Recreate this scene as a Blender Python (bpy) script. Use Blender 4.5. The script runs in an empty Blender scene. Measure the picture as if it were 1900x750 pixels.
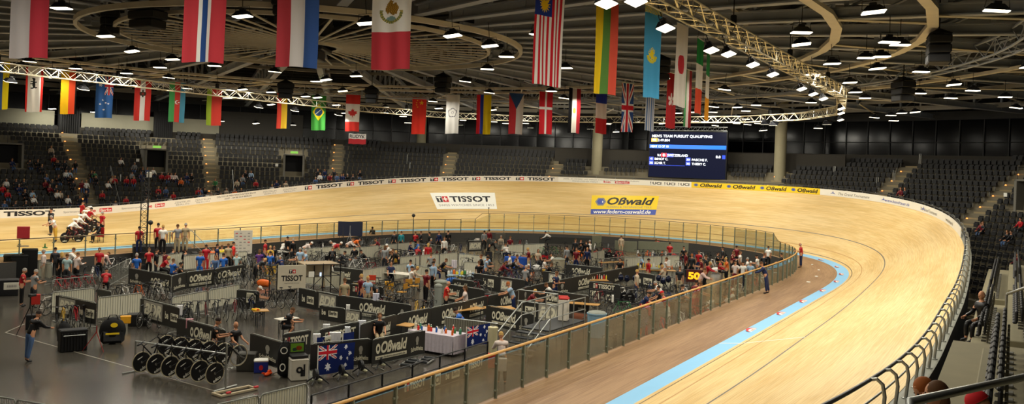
import bpy, math, random
from mathutils import Vector, Matrix, Euler
from math import sin, cos, tan, pi, sqrt, radians, atan2, hypot, floor
rnd = random.Random(7)
SC = bpy.context.scene
COL = SC.collection
# ---------------------------------------------------------------- camera
CX, CY, CZ, YAW, PIT, ROL, FPX, PPY = -32.76046, -30.60107, 6.29041, 0.52023, -0.00169, 0.0375, 1626.34887, 314.492
CP = Vector((CX, CY, CZ))
FW = Vector((cos(PIT)*cos(YAW), cos(PIT)*sin(YAW), sin(PIT)))
_R = Vector((sin(YAW), -cos(YAW), 0)); _U = _R.cross(FW)
RT = _R*cos(ROL)+_U*sin(ROL); UP = -_R*sin(ROL)+_U*cos(ROL)
def at(px, py, z):
    """the point at height z in the hall that lies along the sight line of photo pixel (px, py)"""
    d = FW*FPX+RT*(px-950)-UP*(py-PPY)
    return CP+d*((z-CZ)/d.z)
def at_depth(px, py, dep):
    return CP+(FW*FPX+RT*(px-950)-UP*(py-PPY))*(dep/FPX)
def pix(P):
    d = Vector(P)-CP; w = d.dot(FW)
    if w < .3: return None
    return (950+FPX*d.dot(RT)/w, PPY-FPX*d.dot(UP)/w, w)
cam = bpy.data.cameras.new('camera'); cob = bpy.data.objects.new('camera', cam); COL.objects.link(cob)
cam.sensor_width = 36; cam.lens = 36*FPX/1900; cam.shift_y = -(375-PPY)/1900; cam.clip_end = 500; cam.clip_start = .2
cob.matrix_world = Matrix(((RT.x, UP.x, -FW.x, CX), (RT.y, UP.y, -FW.y, CY), (RT.z, UP.z, -FW.z, CZ), (0, 0, 0, 1)))
SC.camera = cob
# ---------------------------------------------------------------- materials
def lin(c):
    if isinstance(c, str): c = tuple(int(c[i:i+2], 16)/255 for i in (0, 2, 4))
    return tuple((x/12.92 if x <= .04045 else ((x+.055)/1.055)**2.4) for x in c)
MATS = {}
def mat(name, col, rough=.6, metal=0., var=.12, scale=6., spec=.5, emit=None, es=1.):
    if name in MATS: return MATS[name]
    m = bpy.data.materials.new(name); m.use_nodes = True; nt = m.node_tree; b = nt.nodes['Principled BSDF']
    c = lin(col)
    b.inputs['Roughness'].default_value = rough; b.inputs['Metallic'].default_value = metal
    b.inputs['Specular IOR Level'].default_value = spec
    if var and not emit:
        tc = nt.nodes.new('ShaderNodeTexCoord'); n = nt.nodes.new('ShaderNodeTexNoise'); n.inputs['Scale'].default_value = scale
        n.inputs['Detail'].default_value = 4
        r = nt.nodes.new('ShaderNodeMix'); r.data_type = 'RGBA'
        r.inputs['A'].default_value = (*[max(0, x*(1-var)) for x in c], 1); r.inputs['B'].default_value = (*[min(1, x*(1+var)) for x in c], 1)
        nt.links.new(tc.outputs['Object'], n.inputs['Vector']); nt.links.new(n.outputs['Fac'], r.inputs['Factor'])
        nt.links.new(r.outputs['Result'], b.inputs['Base Color'])
    else:
        b.inputs['Base Color'].default_value = (*c, 1)
    if emit:
        b.inputs['Emission Color'].default_value = (*lin(emit), 1); b.inputs['Emission Strength'].default_value = es
    MATS[name] = m; return m
def cmat(hexc, rough=.75):
    return mat('cloth_'+hexc, hexc, rough, var=.15, scale=9, spec=.25)
# ---------------------------------------------------------------- mesh building
class MB:
    def __init__(s): s.v = []; s.f = []; s.m = []
    def add(s, vs, fs, m=0):
        o = len(s.v); s.v += [tuple(p) for p in vs]; s.f += [tuple(i+o for i in f) for f in fs]; s.m += [m]*len(fs); return s
    def quad(s, a, b, c, d, m=0): return s.add((a, b, c, d), ((0, 1, 2, 3),), m)
    def box(s, c, d, rz=0, m=0, ch=.0, M=None):
        x, y, z = d[0]/2, d[1]/2, d[2]/2; k = min(ch, x*.9, y*.9, z*.9)
        if k <= 0:
            vs = [(sx*x, sy*y, sz*z) for sx in (-1, 1) for sy in (-1, 1) for sz in (-1, 1)]
            fs = [(0, 1, 3, 2), (4, 6, 7, 5), (0, 4, 5, 1), (2, 3, 7, 6), (0, 2, 6, 4), (1, 5, 7, 3)]
        else:
            vs = []; fs = []
            for sx in (-1, 1):
                for sy in (-1, 1):
                    for sz in (-1, 1):
                        vs += [(sx*x, sy*(y-k), sz*(z-k)), (sx*(x-k), sy*y, sz*(z-k)), (sx*(x-k), sy*(y-k), sz*z)]
            I = lambda a, b, c, t: ((a*2+b)*2+c)*3+t
            for a in (0, 1):
                q = [I(a, 0, 0, 0), I(a, 1, 0, 0), I(a, 1, 1, 0), I(a, 0, 1, 0)]; fs.append(q if a else q[::-1])
                q = [I(0, a, 0, 1), I(1, a, 0, 1), I(1, a, 1, 1), I(0, a, 1, 1)]; fs.append(q[::-1] if a else q)
                q = [I(0, 0, a, 2), I(1, 0, a, 2), I(1, 1, a, 2), I(0, 1, a, 2)]; fs.append(q if a else q[::-1])
                for b in (0, 1):
                    fs.append([I(a, b, 0, 0), I(a, b, 1, 0), I(a, b, 1, 1), I(a, b, 0, 1)])
                    fs.append([I(a, 0, b, 0), I(a, 1, b, 0), I(a, 1, b, 2), I(a, 0, b, 2)])
                    fs.append([I(0, a, b, 1), I(1, a, b, 1), I(1, a, b, 2), I(0, a, b, 2)])
                    for e in (0, 1): fs.append([I(a, b, e, 0), I(a, b, e, 1), I(a, b, e, 2)])
        if M is None: M = Matrix.Translation(Vector(c)) @ Matrix.Rotation(rz, 4, 'Z')
        else: M = M @ Matrix.Translation(Vector(c)) @ Matrix.Rotation(rz, 4, 'Z')
        return s.add([M @ Vector(p) for p in vs], fs, m)
    def tube(s, pts, r, n=6, m=0, closed=False, caps=True):
        pts = [Vector(p) for p in pts]; N = len(pts); rings = []; up = None
        for i, p in enumerate(pts):
            a = pts[i-1] if (i or closed) else p; b = pts[(i+1) % N] if (i < N-1 or closed) else p
            t = (b-a).normalized() if (b-a).length > 1e-9 else Vector((0, 0, 1))
            if up is None: up = Vector((0, 0, 1)) if abs(t.z) < .9 else Vector((1, 0, 0))
            x = t.cross(up)
            if x.length < 1e-4: x = t.cross(Vector((1, 0, 0))); 
            x.normalize(); y = t.cross(x); up = -y if (-y).dot(up) > 0 else y
            rr = r[i] if isinstance(r, (list, tuple)) else r
            rings.append([p+x*(rr*cos(2*pi*k/n))+y*(rr*sin(2*pi*k/n)) for k in range(n)])
        vs = [q for R in rings for q in R]; fs = []
        for i in range(N if closed else N-1):
            j = (i+1) % N
            for k in range(n): fs.append((i*n+k, i*n+(k+1) % n, j*n+(k+1) % n, j*n+k))
        if caps and not closed: fs += [tuple(range(n))[::-1], tuple((N-1)*n+k for k in range(n))]
        return s.add(vs, fs, m)
    def lathe(s, prof, c=(0, 0, 0), n=12, m=0, M=None):
        """prof: (radius, z) pairs"""
        M = (M or Matrix()) @ Matrix.Translation(Vector(c)); vs = []; fs = []
        for r, z in prof: vs += [M @ Vector((r*cos(2*pi*k/n), r*sin(2*pi*k/n), z)) for k in range(n)]
        for i in range(len(prof)-1):
            for k in range(n): fs.append((i*n+k, i*n+(k+1) % n, (i+1)*n+(k+1) % n, (i+1)*n+k))
        fs += [tuple(range(n))[::-1], tuple((len(prof)-1)*n+k for k in range(n))]
        return s.add(vs, fs, m)
    def ell(s, c, r, nu=10, nv=7, m=0, M=None, cut=-1.):
        prof = []; c = Vector(c); vs = []; fs = []; M = M or Matrix()
        for j in range(nv):
            t = -pi/2+pi*j/(nv-1); t = max(t, math.asin(cut))
            vs += [M @ (c+Vector((r[0]*max(cos(t), .02)*cos(2*pi*k/nu), r[1]*max(cos(t), .02)*sin(2*pi*k/nu), r[2]*sin(t)))) for k in range(nu)]
        for j in range(nv-1):
            for k in range(nu): fs.append((j*nu+k, j*nu+(k+1) % nu, (j+1)*nu+(k+1) % nu, (j+1)*nu+k))
        fs += [tuple(range(nu))[::-1], tuple((nv-1)*nu+k for k in range(nu))]
        return s.add(vs, fs, m)
    def strip(s, A, B, m=0, closed=False):
        n = len(A); vs = list(A)+list(B)
        return s.add(vs, [(i, (i+1) % n, n+(i+1) % n, n+i) for i in range(n if closed else n-1)], m)
    def merge(s, o, M=None, mo=0):
        k = len(s.v); s.v += [tuple(M @ Vector(p)) for p in o.v] if M else o.v
        s.f += [tuple(i+k for i in f) for f in o.f]; s.m += [x+mo for x in o.m]; return s
    def mesh(s, name, mats, smooth=False):
        me = bpy.data.meshes.new(name); me.from_pydata(s.v, [], s.f)
        for x in (mats if isinstance(mats, (list, tuple)) else [mats]): me.materials.append(x)
        me.polygons.foreach_set('material_index', s.m)
        if smooth: me.polygons.foreach_set('use_smooth', [True]*len(s.f))
        me.update(); return me
    def build(s, name, mats, parent=None, loc=None, rz=0, smooth=False):
        return link(name, s.mesh(name, mats, smooth), parent, loc, rz)
def link(name, me, parent=None, loc=None, rz=0):
    o = bpy.data.objects.new(name, me); COL.objects.link(o)
    if parent: o.parent = parent
    if loc is not None: o.location = loc
    if rz: o.rotation_euler = (0, 0, rz)
    return o
THINGS = []
def tag(o, label, cat, group=None):
    o['label'] = label; o['category'] = cat
    if group: o['group'] = group
    THINGS.append(o); return o
def thing(name, label, cat, loc=(0, 0, 0), rz=0, group=None):
    return tag(link(name, None, None, loc, rz), label, cat, group)
def struct(o): o['kind'] = 'structure'; return o
def stuff(o): o['kind'] = 'stuff'; return o
def dup(root, loc=None, rz=None, label=None, group=None, M=None):
    r = root.copy(); COL.objects.link(r)
    if loc is not None: r.location = loc
    if rz is not None: r.rotation_euler = (0, 0, rz)
    if M is not None: r.matrix_world = M
    if label: r['label'] = label
    if group: r['group'] = group
    if 'category' in r: THINGS.append(r)
    for ch in KIDS.get(root.name, ()) or list(root.children):
        c = ch.copy(); COL.objects.link(c); c.parent = r
        for g in list(ch.children):
            d = g.copy(); COL.objects.link(d); d.parent = c
    return r
KIDS = {}
ORD = 'first second third fourth fifth sixth seventh eighth ninth tenth eleventh twelfth thirteenth fourteenth fifteenth sixteenth seventeenth eighteenth nineteenth twentieth'.split()
def nth(i): return ORD[i] if i < 20 else ('twenty-'+ORD[i-20] if i < 29 else 'number %d' % (i+1))
# ---------------------------------------------------------------- lettering
_TX = {}
def glyphs(txt, bold=.0, shear=0.):
    k = (txt, bold, shear)
    if k in _TX: return _TX[k]
    cu = bpy.data.curves.new('lettering', 'FONT'); cu.body = txt; cu.size = 1; cu.offset = bold; cu.shear = shear; cu.resolution_u = 3
    ob = bpy.data.objects.new('lettering', cu); COL.objects.link(ob)
    dg = bpy.context.evaluated_depsgraph_get(); me = bpy.data.meshes.new_from_object(ob.evaluated_get(dg))
    v = [(p.co.x, p.co.y) for p in me.vertices]; f = [tuple(p.vertices) for p in me.polygons]
    bpy.data.objects.remove(ob); bpy.data.curves.remove(cu); bpy.data.meshes.remove(me)
    x0 = min(p[0] for p in v); x1 = max(p[0] for p in v); y0 = min(p[1] for p in v); y1 = max(p[1] for p in v)
    _TX[k] = ([((x-x0)/(x1-x0), (y-y0)/(y1-y0)) for x, y in v], f, (x1-x0)/(y1-y0)); return _TX[k]
def put_text(mb, txt, fn, u0, v0, w, h, m=0, bold=.0, shear=0.):
    """letters filling the rectangle u0..u0+w, v0..v0+h of the surface fn(u, v)"""
    v, f, _ = glyphs(txt, bold, shear)
    return mb.add([fn(u0+a*w, v0+b*h) for a, b in v], f, m)
def put_rect(mb, fn, u0, v0, w, h, m=0, n=1):
    for i in range(n):
        a, b = u0+w*i/n, u0+w*(i+1)/n
        mb.quad(fn(a, v0), fn(b, v0), fn(b, v0+h), fn(a, v0+h), m)
def put_disc(mb, fn, u, v, ru, rv, m=0, n=16, r0=0.):
    P = [(cos(2*pi*k/n), sin(2*pi*k/n)) for k in range(n)]
    if r0: mb.strip([fn(u+a*ru, v+b*rv) for a, b in P], [fn(u+a*ru*r0, v+b*rv*r0) for a, b in P], m, True)
    else: mb.add([fn(u+a*ru, v+b*rv) for a, b in P], (tuple(range(n)),), m)
# ---------------------------------------------------------------- the track as a closed curve with banking
ZF = -1.0                       # infield floor; the black measuring line of the track is z = 0
T_R, T_LT, T_P, B0, B1, SB, LB, WB, DF, HF, HR, TW = 20.39937, 26.68945, 249.28656, .22742, .7776, 8.67553, 49.17014, .74391, 3.42856, 1.26, .715, 7.072
_Q = T_P/4; _LC = T_R*pi/2-T_LT/2; _N = 1600; _ds = T_P/_N
def _k(a): return 1/T_R if a < _LC else ((1-(a-_LC)/T_LT)/T_R if a < _LC+T_LT else 0)
def _fold(s):
    a = abs((s+2*_Q) % (4*_Q)-2*_Q); return 2*_Q-a if a > _Q else a
_TH = [0]; _XY = [(0, 0)]
for i in range(_N):
    s0 = -2*_Q+i*_ds; _TH.append(_TH[-1]+(_k(_fold(s0))+_k(_fold(s0+_ds)))/2*_ds)
_off = pi/2-_TH[_N//2]; _TH = [t+_off for t in _TH]
for i in range(_N):
    t = (_TH[i]+_TH[i+1])/2; _XY.append((_XY[-1][0]+cos(t)*_ds, _XY[-1][1]+sin(t)*_ds))
_xm = (max(p[0] for p in _XY)+min(p[0] for p in _XY))/2; _ym = _XY[_N//2][1]
_XY = [(x-_xm, y-_ym) for x, y in _XY]
def TP(s):
    t = ((s+2*_Q) % (4*_Q))/_ds; i = min(int(t), _N-1); f = t-i
    x = _XY[i][0]*(1-f)+_XY[i+1][0]*f; y = _XY[i][1]*(1-f)+_XY[i+1][1]*f; th = _TH[i]*(1-f)+_TH[i+1]*f
    q = min(max((_fold(s)-SB)/LB, 0), 1); q = q*q*(3-2*q)
    return x, y, sin(th), -cos(th), B1+(B0-B1)*q
def off(s, o, z):
    x, y, nx, ny, b = TP(s); return Vector((x+nx*o, y+ny*o, z))
def bank(s, w, dz=0.):
    x, y, nx, ny, b = TP(s); c, d = cos(b), sin(b)
    return Vector((x+nx*(w*c-dz*d), y+ny*(w*c-dz*d), w*d+dz*c))
ZB = -WB*sin(radians(6))        # inner edge of the blue band / apron level
def top(s, dz=0., out=0.):
    x, y, nx, ny, b = TP(s); r = TW*cos(b)+out
    return Vector((x+nx*r, y+ny*r, TW*sin(b)+dz))
SS = [-2*_Q+i*T_P/416 for i in range(417)]
# wood with boards running along the lap
def wood_mat(name, base, dark, scale=1.):
    m = bpy.data.materials.new(name); m.use_nodes = True; nt = m.node_tree; b = nt.nodes['Principled BSDF']; L = nt.links.new
    uv = nt.nodes.new('ShaderNodeUVMap'); uv.uv_map = 'UVMap'
    mp = nt.nodes.new('ShaderNodeMapping'); mp.inputs['Scale'].default_value = (.35*scale, 9*scale, 1)
    n1 = nt.nodes.new('ShaderNodeTexNoise'); n1.inputs['Scale'].default_value = 1.6; n1.inputs['Detail'].default_value = 6
    mp2 = nt.nodes.new('ShaderNodeMapping'); mp2.inputs['Scale'].default_value = (.12, .9, 1)
    n2 = nt.nodes.new('ShaderNodeTexNoise'); n2.inputs['Scale'].default_value = 1.; n2.inputs['Detail'].default_value = 3
    br = nt.nodes.new('ShaderNodeTexBrick'); br.inputs['Scale'].default_value = 1; br.inputs['Mortar Size'].default_value = .004
    br.inputs['Brick Width'].default_value = 5.5; br.inputs['Row Height'].default_value = .08
    br.inputs['Color1'].default_value = (.9, .9, .9, 1); br.inputs['Color2'].default_value = (1, 1, 1, 1); br.inputs['Mortar'].default_value = (.72, .7, .66, 1)
    for mpx in (mp, mp2): L(uv.outputs[0], mpx.inputs[0])
    L(mp.outputs[0], n1.inputs[0]); L(mp2.outputs[0], n2.inputs[0]); L(uv.outputs[0], br.inputs[0])
    ad = nt.nodes.new('ShaderNodeMath'); ad.operation = 'ADD'; L(n1.outputs[0], ad.inputs[0]); L(n2.outputs[0], ad.inputs[1])
    cr = nt.nodes.new('ShaderNodeValToRGB'); cr.color_ramp.elements[0].position = .7; cr.color_ramp.elements[1].position = 1.3 if False else 1.
    cr.color_ramp.elements[0].color = (*lin(dark), 1); cr.color_ramp.elements[1].color = (*lin(base), 1)
    sb = nt.nodes.new('ShaderNodeMath'); sb.operation = 'MULTIPLY'; sb.inputs[1].default_value = .85; L(ad.outputs[0], sb.inputs[0]); L(sb.outputs[0], cr.inputs[0])
    mx = nt.nodes.new('ShaderNodeMix'); mx.data_type = 'RGBA'; mx.blend_type = 'MULTIPLY'; mx.inputs['Factor'].default_value = 1
    L(cr.outputs[0], mx.inputs['A']); L(br.outputs[0], mx.inputs['B']); L(mx.outputs['Result'], b.inputs['Base Color'])
    b.inputs['Roughness'].default_value = .55; b.inputs['Specular IOR Level'].default_value = .3
    return m
M_WOOD = wood_mat('track_pine', 'E9CB90', 'D6B271')
M_APRON = wood_mat('apron_boards', 'A88663', '8E6D4E')
M_BLUE = mat('blue_paint', '86C2EA', .5, var=.05, scale=1)
M_LBLACK = mat('line_black', '6E5A3C', .5); M_LRED = mat('line_red', 'B98A4A', .5); M_LBLUE = mat('line_blue_grey', '70695F', .5)
M_WHITE = mat('white_paint', 'F4F2E6', .5, var=.04); M_BLACK = mat('black_paint', '15151A', .5); M_RED = mat('red_paint', 'C8202A', .5, var=.05)
M_YEL = mat('yellow_print', 'F2CE1E', .5, var=.04); M_NAVY = mat('blue_print', '4456A8', .5, var=.05); M_GREY = mat('grey_print', '8E8A84', .6)
M_STEEL = mat('galvanised_steel', 'A9ABA6', .38, .75, scale=20); M_DSTEEL = mat('dark_steel', '3B3D3F', .45, .5); M_BLACKM = mat('black_metal', '17181A', .45, .3)
M_CONC = mat('stand_concrete', '8C8573', .85, scale=2); M_DARK = mat('dark_cladding', '2B2A27', .8, scale=1.5); M_PLASTIC = mat('black_plastic', '1B1C1D', .5)
def loop_mesh(name, rows, mats, midx, fn, parent=None, uvs=True):
    """a strip mesh all round the lap; rows are offsets, fn(s, w) the point, midx the material of each gap"""
    n = len(SS); mb = MB()
    for w in rows: mb.v += [tuple(fn(s, w)) for s in SS]
    for j in range(len(rows)-1):
        for i in range(n-1):
            mb.f.append((j*n+i, j*n+i+1, (j+1)*n+i+1, (j+1)*n+i)[::-1]); mb.m.append(midx[j])
    me = mb.mesh(name, mats, True)
    if uvs:
        uv = me.uv_layers.new(name='UVMap'); co = []
        for l in me.loops:
            j, i = divmod(l.vertex_index, n); co += [SS[i], rows[j]]
        uv.data.foreach_set('uv', co)
    return struct(link(name, me, parent))
_rows = [0, .18, .235, .55, .87, .93, 1.6, 2.40, 2.47, 3.2, 4., 4.8, 5.6, 6.4, TW]
loop_mesh('track_floor', _rows, [M_WOOD, M_LBLACK, M_LRED, M_LBLUE], [0, 1, 0, 0, 2, 0, 0, 3, 0, 0, 0, 0, 0, 0], lambda s, w: bank(s, w))
loop_mesh('blue_band_floor', [-WB, 0], [M_BLUE], [0], lambda s, w: off(s, w, ZB*(-w/WB)))
loop_mesh('apron_floor', [-DF-.12, -2.2, -WB], [M_APRON], [0, 0], lambda s, w: off(s, w, ZB))
loop_mesh('wall_infield', [ZF-.05, ZB], [mat('pit_wall_grey', '3A3834', .7)], [0], lambda s, w: off(s, -DF-.12, w))
# outer edge: grey ledge, dark cladding outside down to the ground
loop_mesh('trim_1', [0, .32], [mat('ledge_grey', '8B8C80', .6)], [0], lambda s, w: top(s, -.01, w))
loop_mesh('wall_outer', [0, 1], [M_DARK], [0], lambda s, w: top(s, -.01, .32)*(1-w)+Vector((*top(s, 0, .1)[:2], ZF-2.2))*w)
# pursuit line across the near straight
def pix_s(px, py, z=0.):
    P = at(px, py, z); return min((abs(off(s*.1, 0, 0).x-P.x), s*.1) for s in range(-700, -200))[1]
SPUR = pix_s(1377, 638.5)
mb = MB()
for i in range(8):
    a, b = -WB+(2.45+WB)*i/8, -WB+(2.45+WB)*(i+1)/8
    q = lambda w, s: (bank(s, w, .004) if w >= 0 else off(s, w, ZB*(-w/WB)+.004))
    mb.quad(q(a, SPUR-.05), q(b, SPUR-.05), q(b, SPUR+.05), q(a, SPUR+.05))
struct(mb.build('finish_line_marking', M_WHITE))
# oval decals on the blue band
for i, (px, py) in enumerate([(1398, 613), (1452, 583), (1493, 560), (1528, 540), (1555, 523), (1566, 509.5), (1559, 496), (1534, 482.5)]):
    P = at(px, py, ZB/2); s0 = min(((off(s*.2, -WB/2, ZB/2)-P).length, s*.2) for s in range(-320, 60))[1]
    fn = lambda u, v: off(s0-u, -WB/2+v, ZB/2-v*.1+.004)
    fn2 = lambda u, v: off(s0-u, -WB/2+v, ZB/2-v*.1+.007)
    mb = MB(); put_disc(mb, fn, 0, 0, .55, .27, 0, 24)
    o = tag(mb.build('sponsor_decal', M_RED), 'red oval floor decal on the blue band, %s from the white finish line' % nth(i), 'decal', 'oval decals on the blue band')
    mb = MB(); put_disc(mb, fn2, 0, 0, .46, .16, 0, 20); mb.build('white_oval', M_WHITE, o)
    mb = MB(); put_text(mb, 'TISSOT', lambda u, v: off(s0-u, -WB/2+v, ZB/2-v*.1+.009), -.3, -.07, .6, .14, 0, .02); mb.build('lettering', M_RED, o)
for i, (px, py) in enumerate([(1507, 492), (1519, 502), (1515, 514), (1500, 524.5)]):
    P = at(px, py, ZB); mb = MB(); mb.box((0, 0, .03), (.24, .12, .06), .4*i, 0, .015)
    tag(mb.build('foam_pad', M_WHITE, None, P), 'small white foam pad on the brown apron, %s from the far end' % nth(i), 'pad', 'foam pads on the apron')
# inverse of the banking
def pix_bank(px, py, s0=-40, s1=70):
    best = None
    for i in range(int((s1-s0)*2)):
        s = s0+i*.5
        for j in range(29):
            w = j*.25; q = pix(bank(s, w))
            if q:
                e = (q[0]-px)**2+(q[1]-py)**2
                if best is None or e < best[0]: best = (e, s, w)
    _, s, w = best
    for st in (.2, .08, .03):
        for i in range(-4, 5):
            for j in range(-4, 5):
                q = pix(bank(s+i*st, w+j*st)); e = (q[0]-px)**2+(q[1]-py)**2
                if e < best[0]: best = (e, s+i*st, w+j*st)
        _, s, w = best
    return s, w
def tissot_logo(mb, fn, fn2, u, v, h):
    """black T box and red cross box of height h at (u, v); returns the width used"""
    put_rect(mb, fn, u, v, h, h, 0); put_rect(mb, fn2, u+h*.15, v+h*.68, h*.7, h*.17, 1); put_rect(mb, fn2, u+h*.4, v+h*.12, h*.2, h*.6, 1)
    put_rect(mb, fn, u+h*1.06, v, h, h, 2); put_rect(mb, fn2, u+h*1.22, v+h*.41, h*.68, h*.2, 1); put_rect(mb, fn2, u+h*1.46, v+h*.16, h*.2, h*.68, 1)
    return 2.06*h
PRINTS = [M_BLACK, M_WHITE, M_RED, M_YEL, M_NAVY, M_GREY]
# two big advertisements painted on the banking
def decal_frame(c):
    q = [pix_bank(*p) for p in c]      # bl, br, tl, tr in (s, w)
    def fn(dz):
        def f(u, v):
            s = (q[0][0]*(1-u)+q[1][0]*u)*(1-v)+(q[2][0]*(1-u)+q[3][0]*u)*v
            w = (q[0][1]*(1-u)+q[1][1]*u)*(1-v)+(q[2][1]*(1-u)+q[3][1]*u)*v
            return bank(s, w, dz)
        return f
    return fn
fr = decal_frame([(811, 388.5), (922, 388), (797.5, 358.5), (918, 358)])
mb = MB(); put_rect(mb, fr(.012), 0, 0, 1, 1, 0, 12)
o = tag(mb.build('banking_advertisement', M_WHITE), 'white watch advertisement slanting on the far banking', 'advertisement')
mb = MB(); f1, f2 = fr(.016), fr(.02); hh = .36
put_rect(mb, f1, .06, .42, .092, hh, 0); put_rect(mb, f2, .074, .68, .064, .06, 1); put_rect(mb, f2, .098, .47, .018, .22, 1)
put_rect(mb, f1, .158, .42, .092, hh, 2); put_rect(mb, f2, .172, .57, .064, .07, 1); put_rect(mb, f2, .195, .48, .018, .25, 1)
put_text(mb, 'TISSOT', f1, .28, .42, .64, hh, 0, .035); put_text(mb, 'SWISS WATCHES SINCE 1853', f1, .06, .16, .9, .13, 5, .0)
mb.build('lettering', PRINTS, o)
fr = decal_frame([(1096, 398), (1216, 399), (1098, 362.5), (1223, 364)])
mb = MB(); put_rect(mb, fr(.012), 0, .27, 1, .73, 0, 12); put_rect(mb, fr(.012), 0, 0, 1, .27, 1, 12)
o = tag(mb.build('banking_advertisement', [M_YEL, M_NAVY]), 'yellow and blue spring maker advertisement on the far banking', 'advertisement')
mb = MB(); f1, f2 = fr(.016), fr(.02)
put_disc(mb, f1, .14, .66, .085, .24, 5, 6); put_disc(mb, f2, .14, .66, .06, .17, 4, 6); put_rect(mb, f2, .13, .6, .05, .1, 1)
put_text(mb, 'Oßwald', f1, .24, .5, .7, .4, 0, .03, .25); put_text(mb, 'FEDERN & TECHNISCHE TEILE', f1, .24, .34, .68, .09, 5)
put_text(mb, 'www.federn-osswald.de', f1, .04, .04, .88, .2, 1, .02, .1)
mb.build('lettering', PRINTS, o)
# perimeter boards: printed panels all along the inside of the rail
BH = .56
_stab = [(s*.25, pix(top(s*.25, .1))) for s in range(-110, 300)]
_stab = sorted((p[0], s) for s, p in _stab if p and (s > -30))
def s_at(px):
    if px <= _stab[0][0]:
        (x0, a), (x1, b) = _stab[0], _stab[8]
    else:
        i = next((k for k in range(1, len(_stab)) if _stab[k][0] >= px), len(_stab)-1); (x0, a), (x1, b) = _stab[i-1], _stab[i]
    return a+(b-a)*(px-x0)/(x1-x0)
M_BOARD = mat('banner_white', 'E2DACB', .55, var=.05, scale=.5)
def board(px0, px1, col, label, items):
    sa, sb = s_at(px0), s_at(px1)
    if px1 > 1790: sb = -36.
    n = max(2, int(abs(sa-sb)/.6)); q = [sa+(sb-sa)*i/n for i in range(n+1)]
    mb = MB()
    P = [[top(s, z, o) for s in q] for z, o in ((0, -.03), (BH, -.03), (BH, .03), (0, .03))]
    for i in range(4): mb.strip(P[i], P[(i+1) % 4])
    mb.quad(*[r[0] for r in P]); mb.quad(*[r[-1] for r in P][::-1])
    o = tag(mb.build('perimeter_banner', col), label, 'banner', 'perimeter banners around the track')
    k = (sa-sb)/abs(sa-sb)
    for it in items:
        t, x0, x1, v0, v1 = it[:5]; m = it[5] if len(it) > 5 else 0; bold = it[6] if len(it) > 6 else .02; sh = it[7] if len(it) > 7 else 0
        s0, s1 = s_at(x0), s_at(x1); w = s0-s1
        f = lambda d: (lambda u, v: top(s0-u, v, -.03-d))
        mb = MB()
        if t == 'LOGO': tissot_logo(mb, f(.008), f(.012), 0, v0, v1-v0)
        elif t == 'RECT': put_rect(mb, f(.008), 0, v0, w, v1-v0, m, max(1, int(w/.5)))
        elif t == 'HEX': put_disc(mb, f(.008), w/2, (v0+v1)/2, w/2, (v1-v0)/2, 5, 6); put_disc(mb, f(.012), w/2, (v0+v1)/2, w*.3, (v1-v0)*.3, 4, 6)
        elif t == 'TRI':
            for a in (0, .33, .66):
                c = 2*pi*(a+.25); mb.add([f(.008)(w/2+.5*w*cos(c), .28+.2*sin(c)), f(.008)(w/2+.1*w*cos(c+2), .28+.05*sin(c+2)), f(.008)(w/2+.1*w*cos(c-2), .28+.05*sin(c-2))], ((0, 1, 2),), 4)
        else: put_text(mb, t, f(.008 if m != 1 else .014), 0, v0, w, v1-v0, m, bold, sh)
        if mb.f: mb.build('logo' if t in ('LOGO', 'HEX', 'TRI') else ('print_field' if t == 'RECT' else 'lettering'), PRINTS, o)
def beb(a, b):
    c = a+(b-a)*.42
    return [('be', a, a+(b-a)*.27, .17, .42, 2, .02), ('RECT', c+(b-a)*.02, b, .14, .42, 2), ('Berlin', c+(b-a)*.06, b-(b-a)*.04, .19, .38, 1, .01)]
def tis(a, b): return [('LOGO', a, b, .11, .45), ('TISSOT', a+(b-a)*.295, b, .11, .45, 0, .04)]
board(-60, 108, M_BOARD, 'white perimeter banner with large watch lettering behind the riders at the start', tis(-34, 101))
board(108, 214, M_BOARD, 'white perimeter banner with pale city slogan right of the start riders', [('Sportmetropole', 117, 158, .18, .36, 5, 0)]+beb(166, 207))
board(214, 314, M_BOARD, 'white perimeter banner with pale city slogan behind the lattice mast', [('Sportmetropole', 225, 261, .18, .36, 5, 0)]+beb(273, 305))
board(314, 396, M_BOARD, 'white perimeter banner with two faint grey logos right of the lattice mast', [('ZENTRUM', 323, 352, .26, .42, 5, 0), ('BERLIN', 326, 350, .1, .2, 5, 0), ('ZENTRUM', 361, 390, .26, .42, 5, 0), ('BERLIN', 364, 388, .1, .2, 5, 0)])
board(396, 480, M_BOARD, 'white perimeter banner printed with German championship title and date', [('DEUTSCHE MEISTERSCHAFTEN BAHN', 402, 474, .32, .46, 0, 0), ('30.07. - 04.08.2019 BERLIN', 416, 466, .1, .24, 0, 0)])
board(480, 558, M_BOARD, 'white perimeter banner with two faint grey logos left of the watch lettering', [('ZENTRUM', 487, 512, .26, .42, 5, 0), ('BERLIN', 490, 511, .1, .2, 5, 0), ('ZENTRUM', 524, 549, .26, .42, 5, 0), ('BERLIN', 527, 547, .1, .2, 5, 0)])
for i, (a, b, t0, t1) in enumerate([(558, 639, 565, 635), (639, 716, 643, 712), (716, 794, 720, 790), (794, 873, 798, 869), (873, 953, 876, 948), (953, 1036, 957, 1029)]):
    board(a, b, M_BOARD, 'white banner of bold watch lettering above far banking, %s from the left of six' % nth(i), tis(t0, t1))
M_BOARD2 = mat('banner_bright_white', 'EFEBDD', .5, var=.04, scale=.5)
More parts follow.
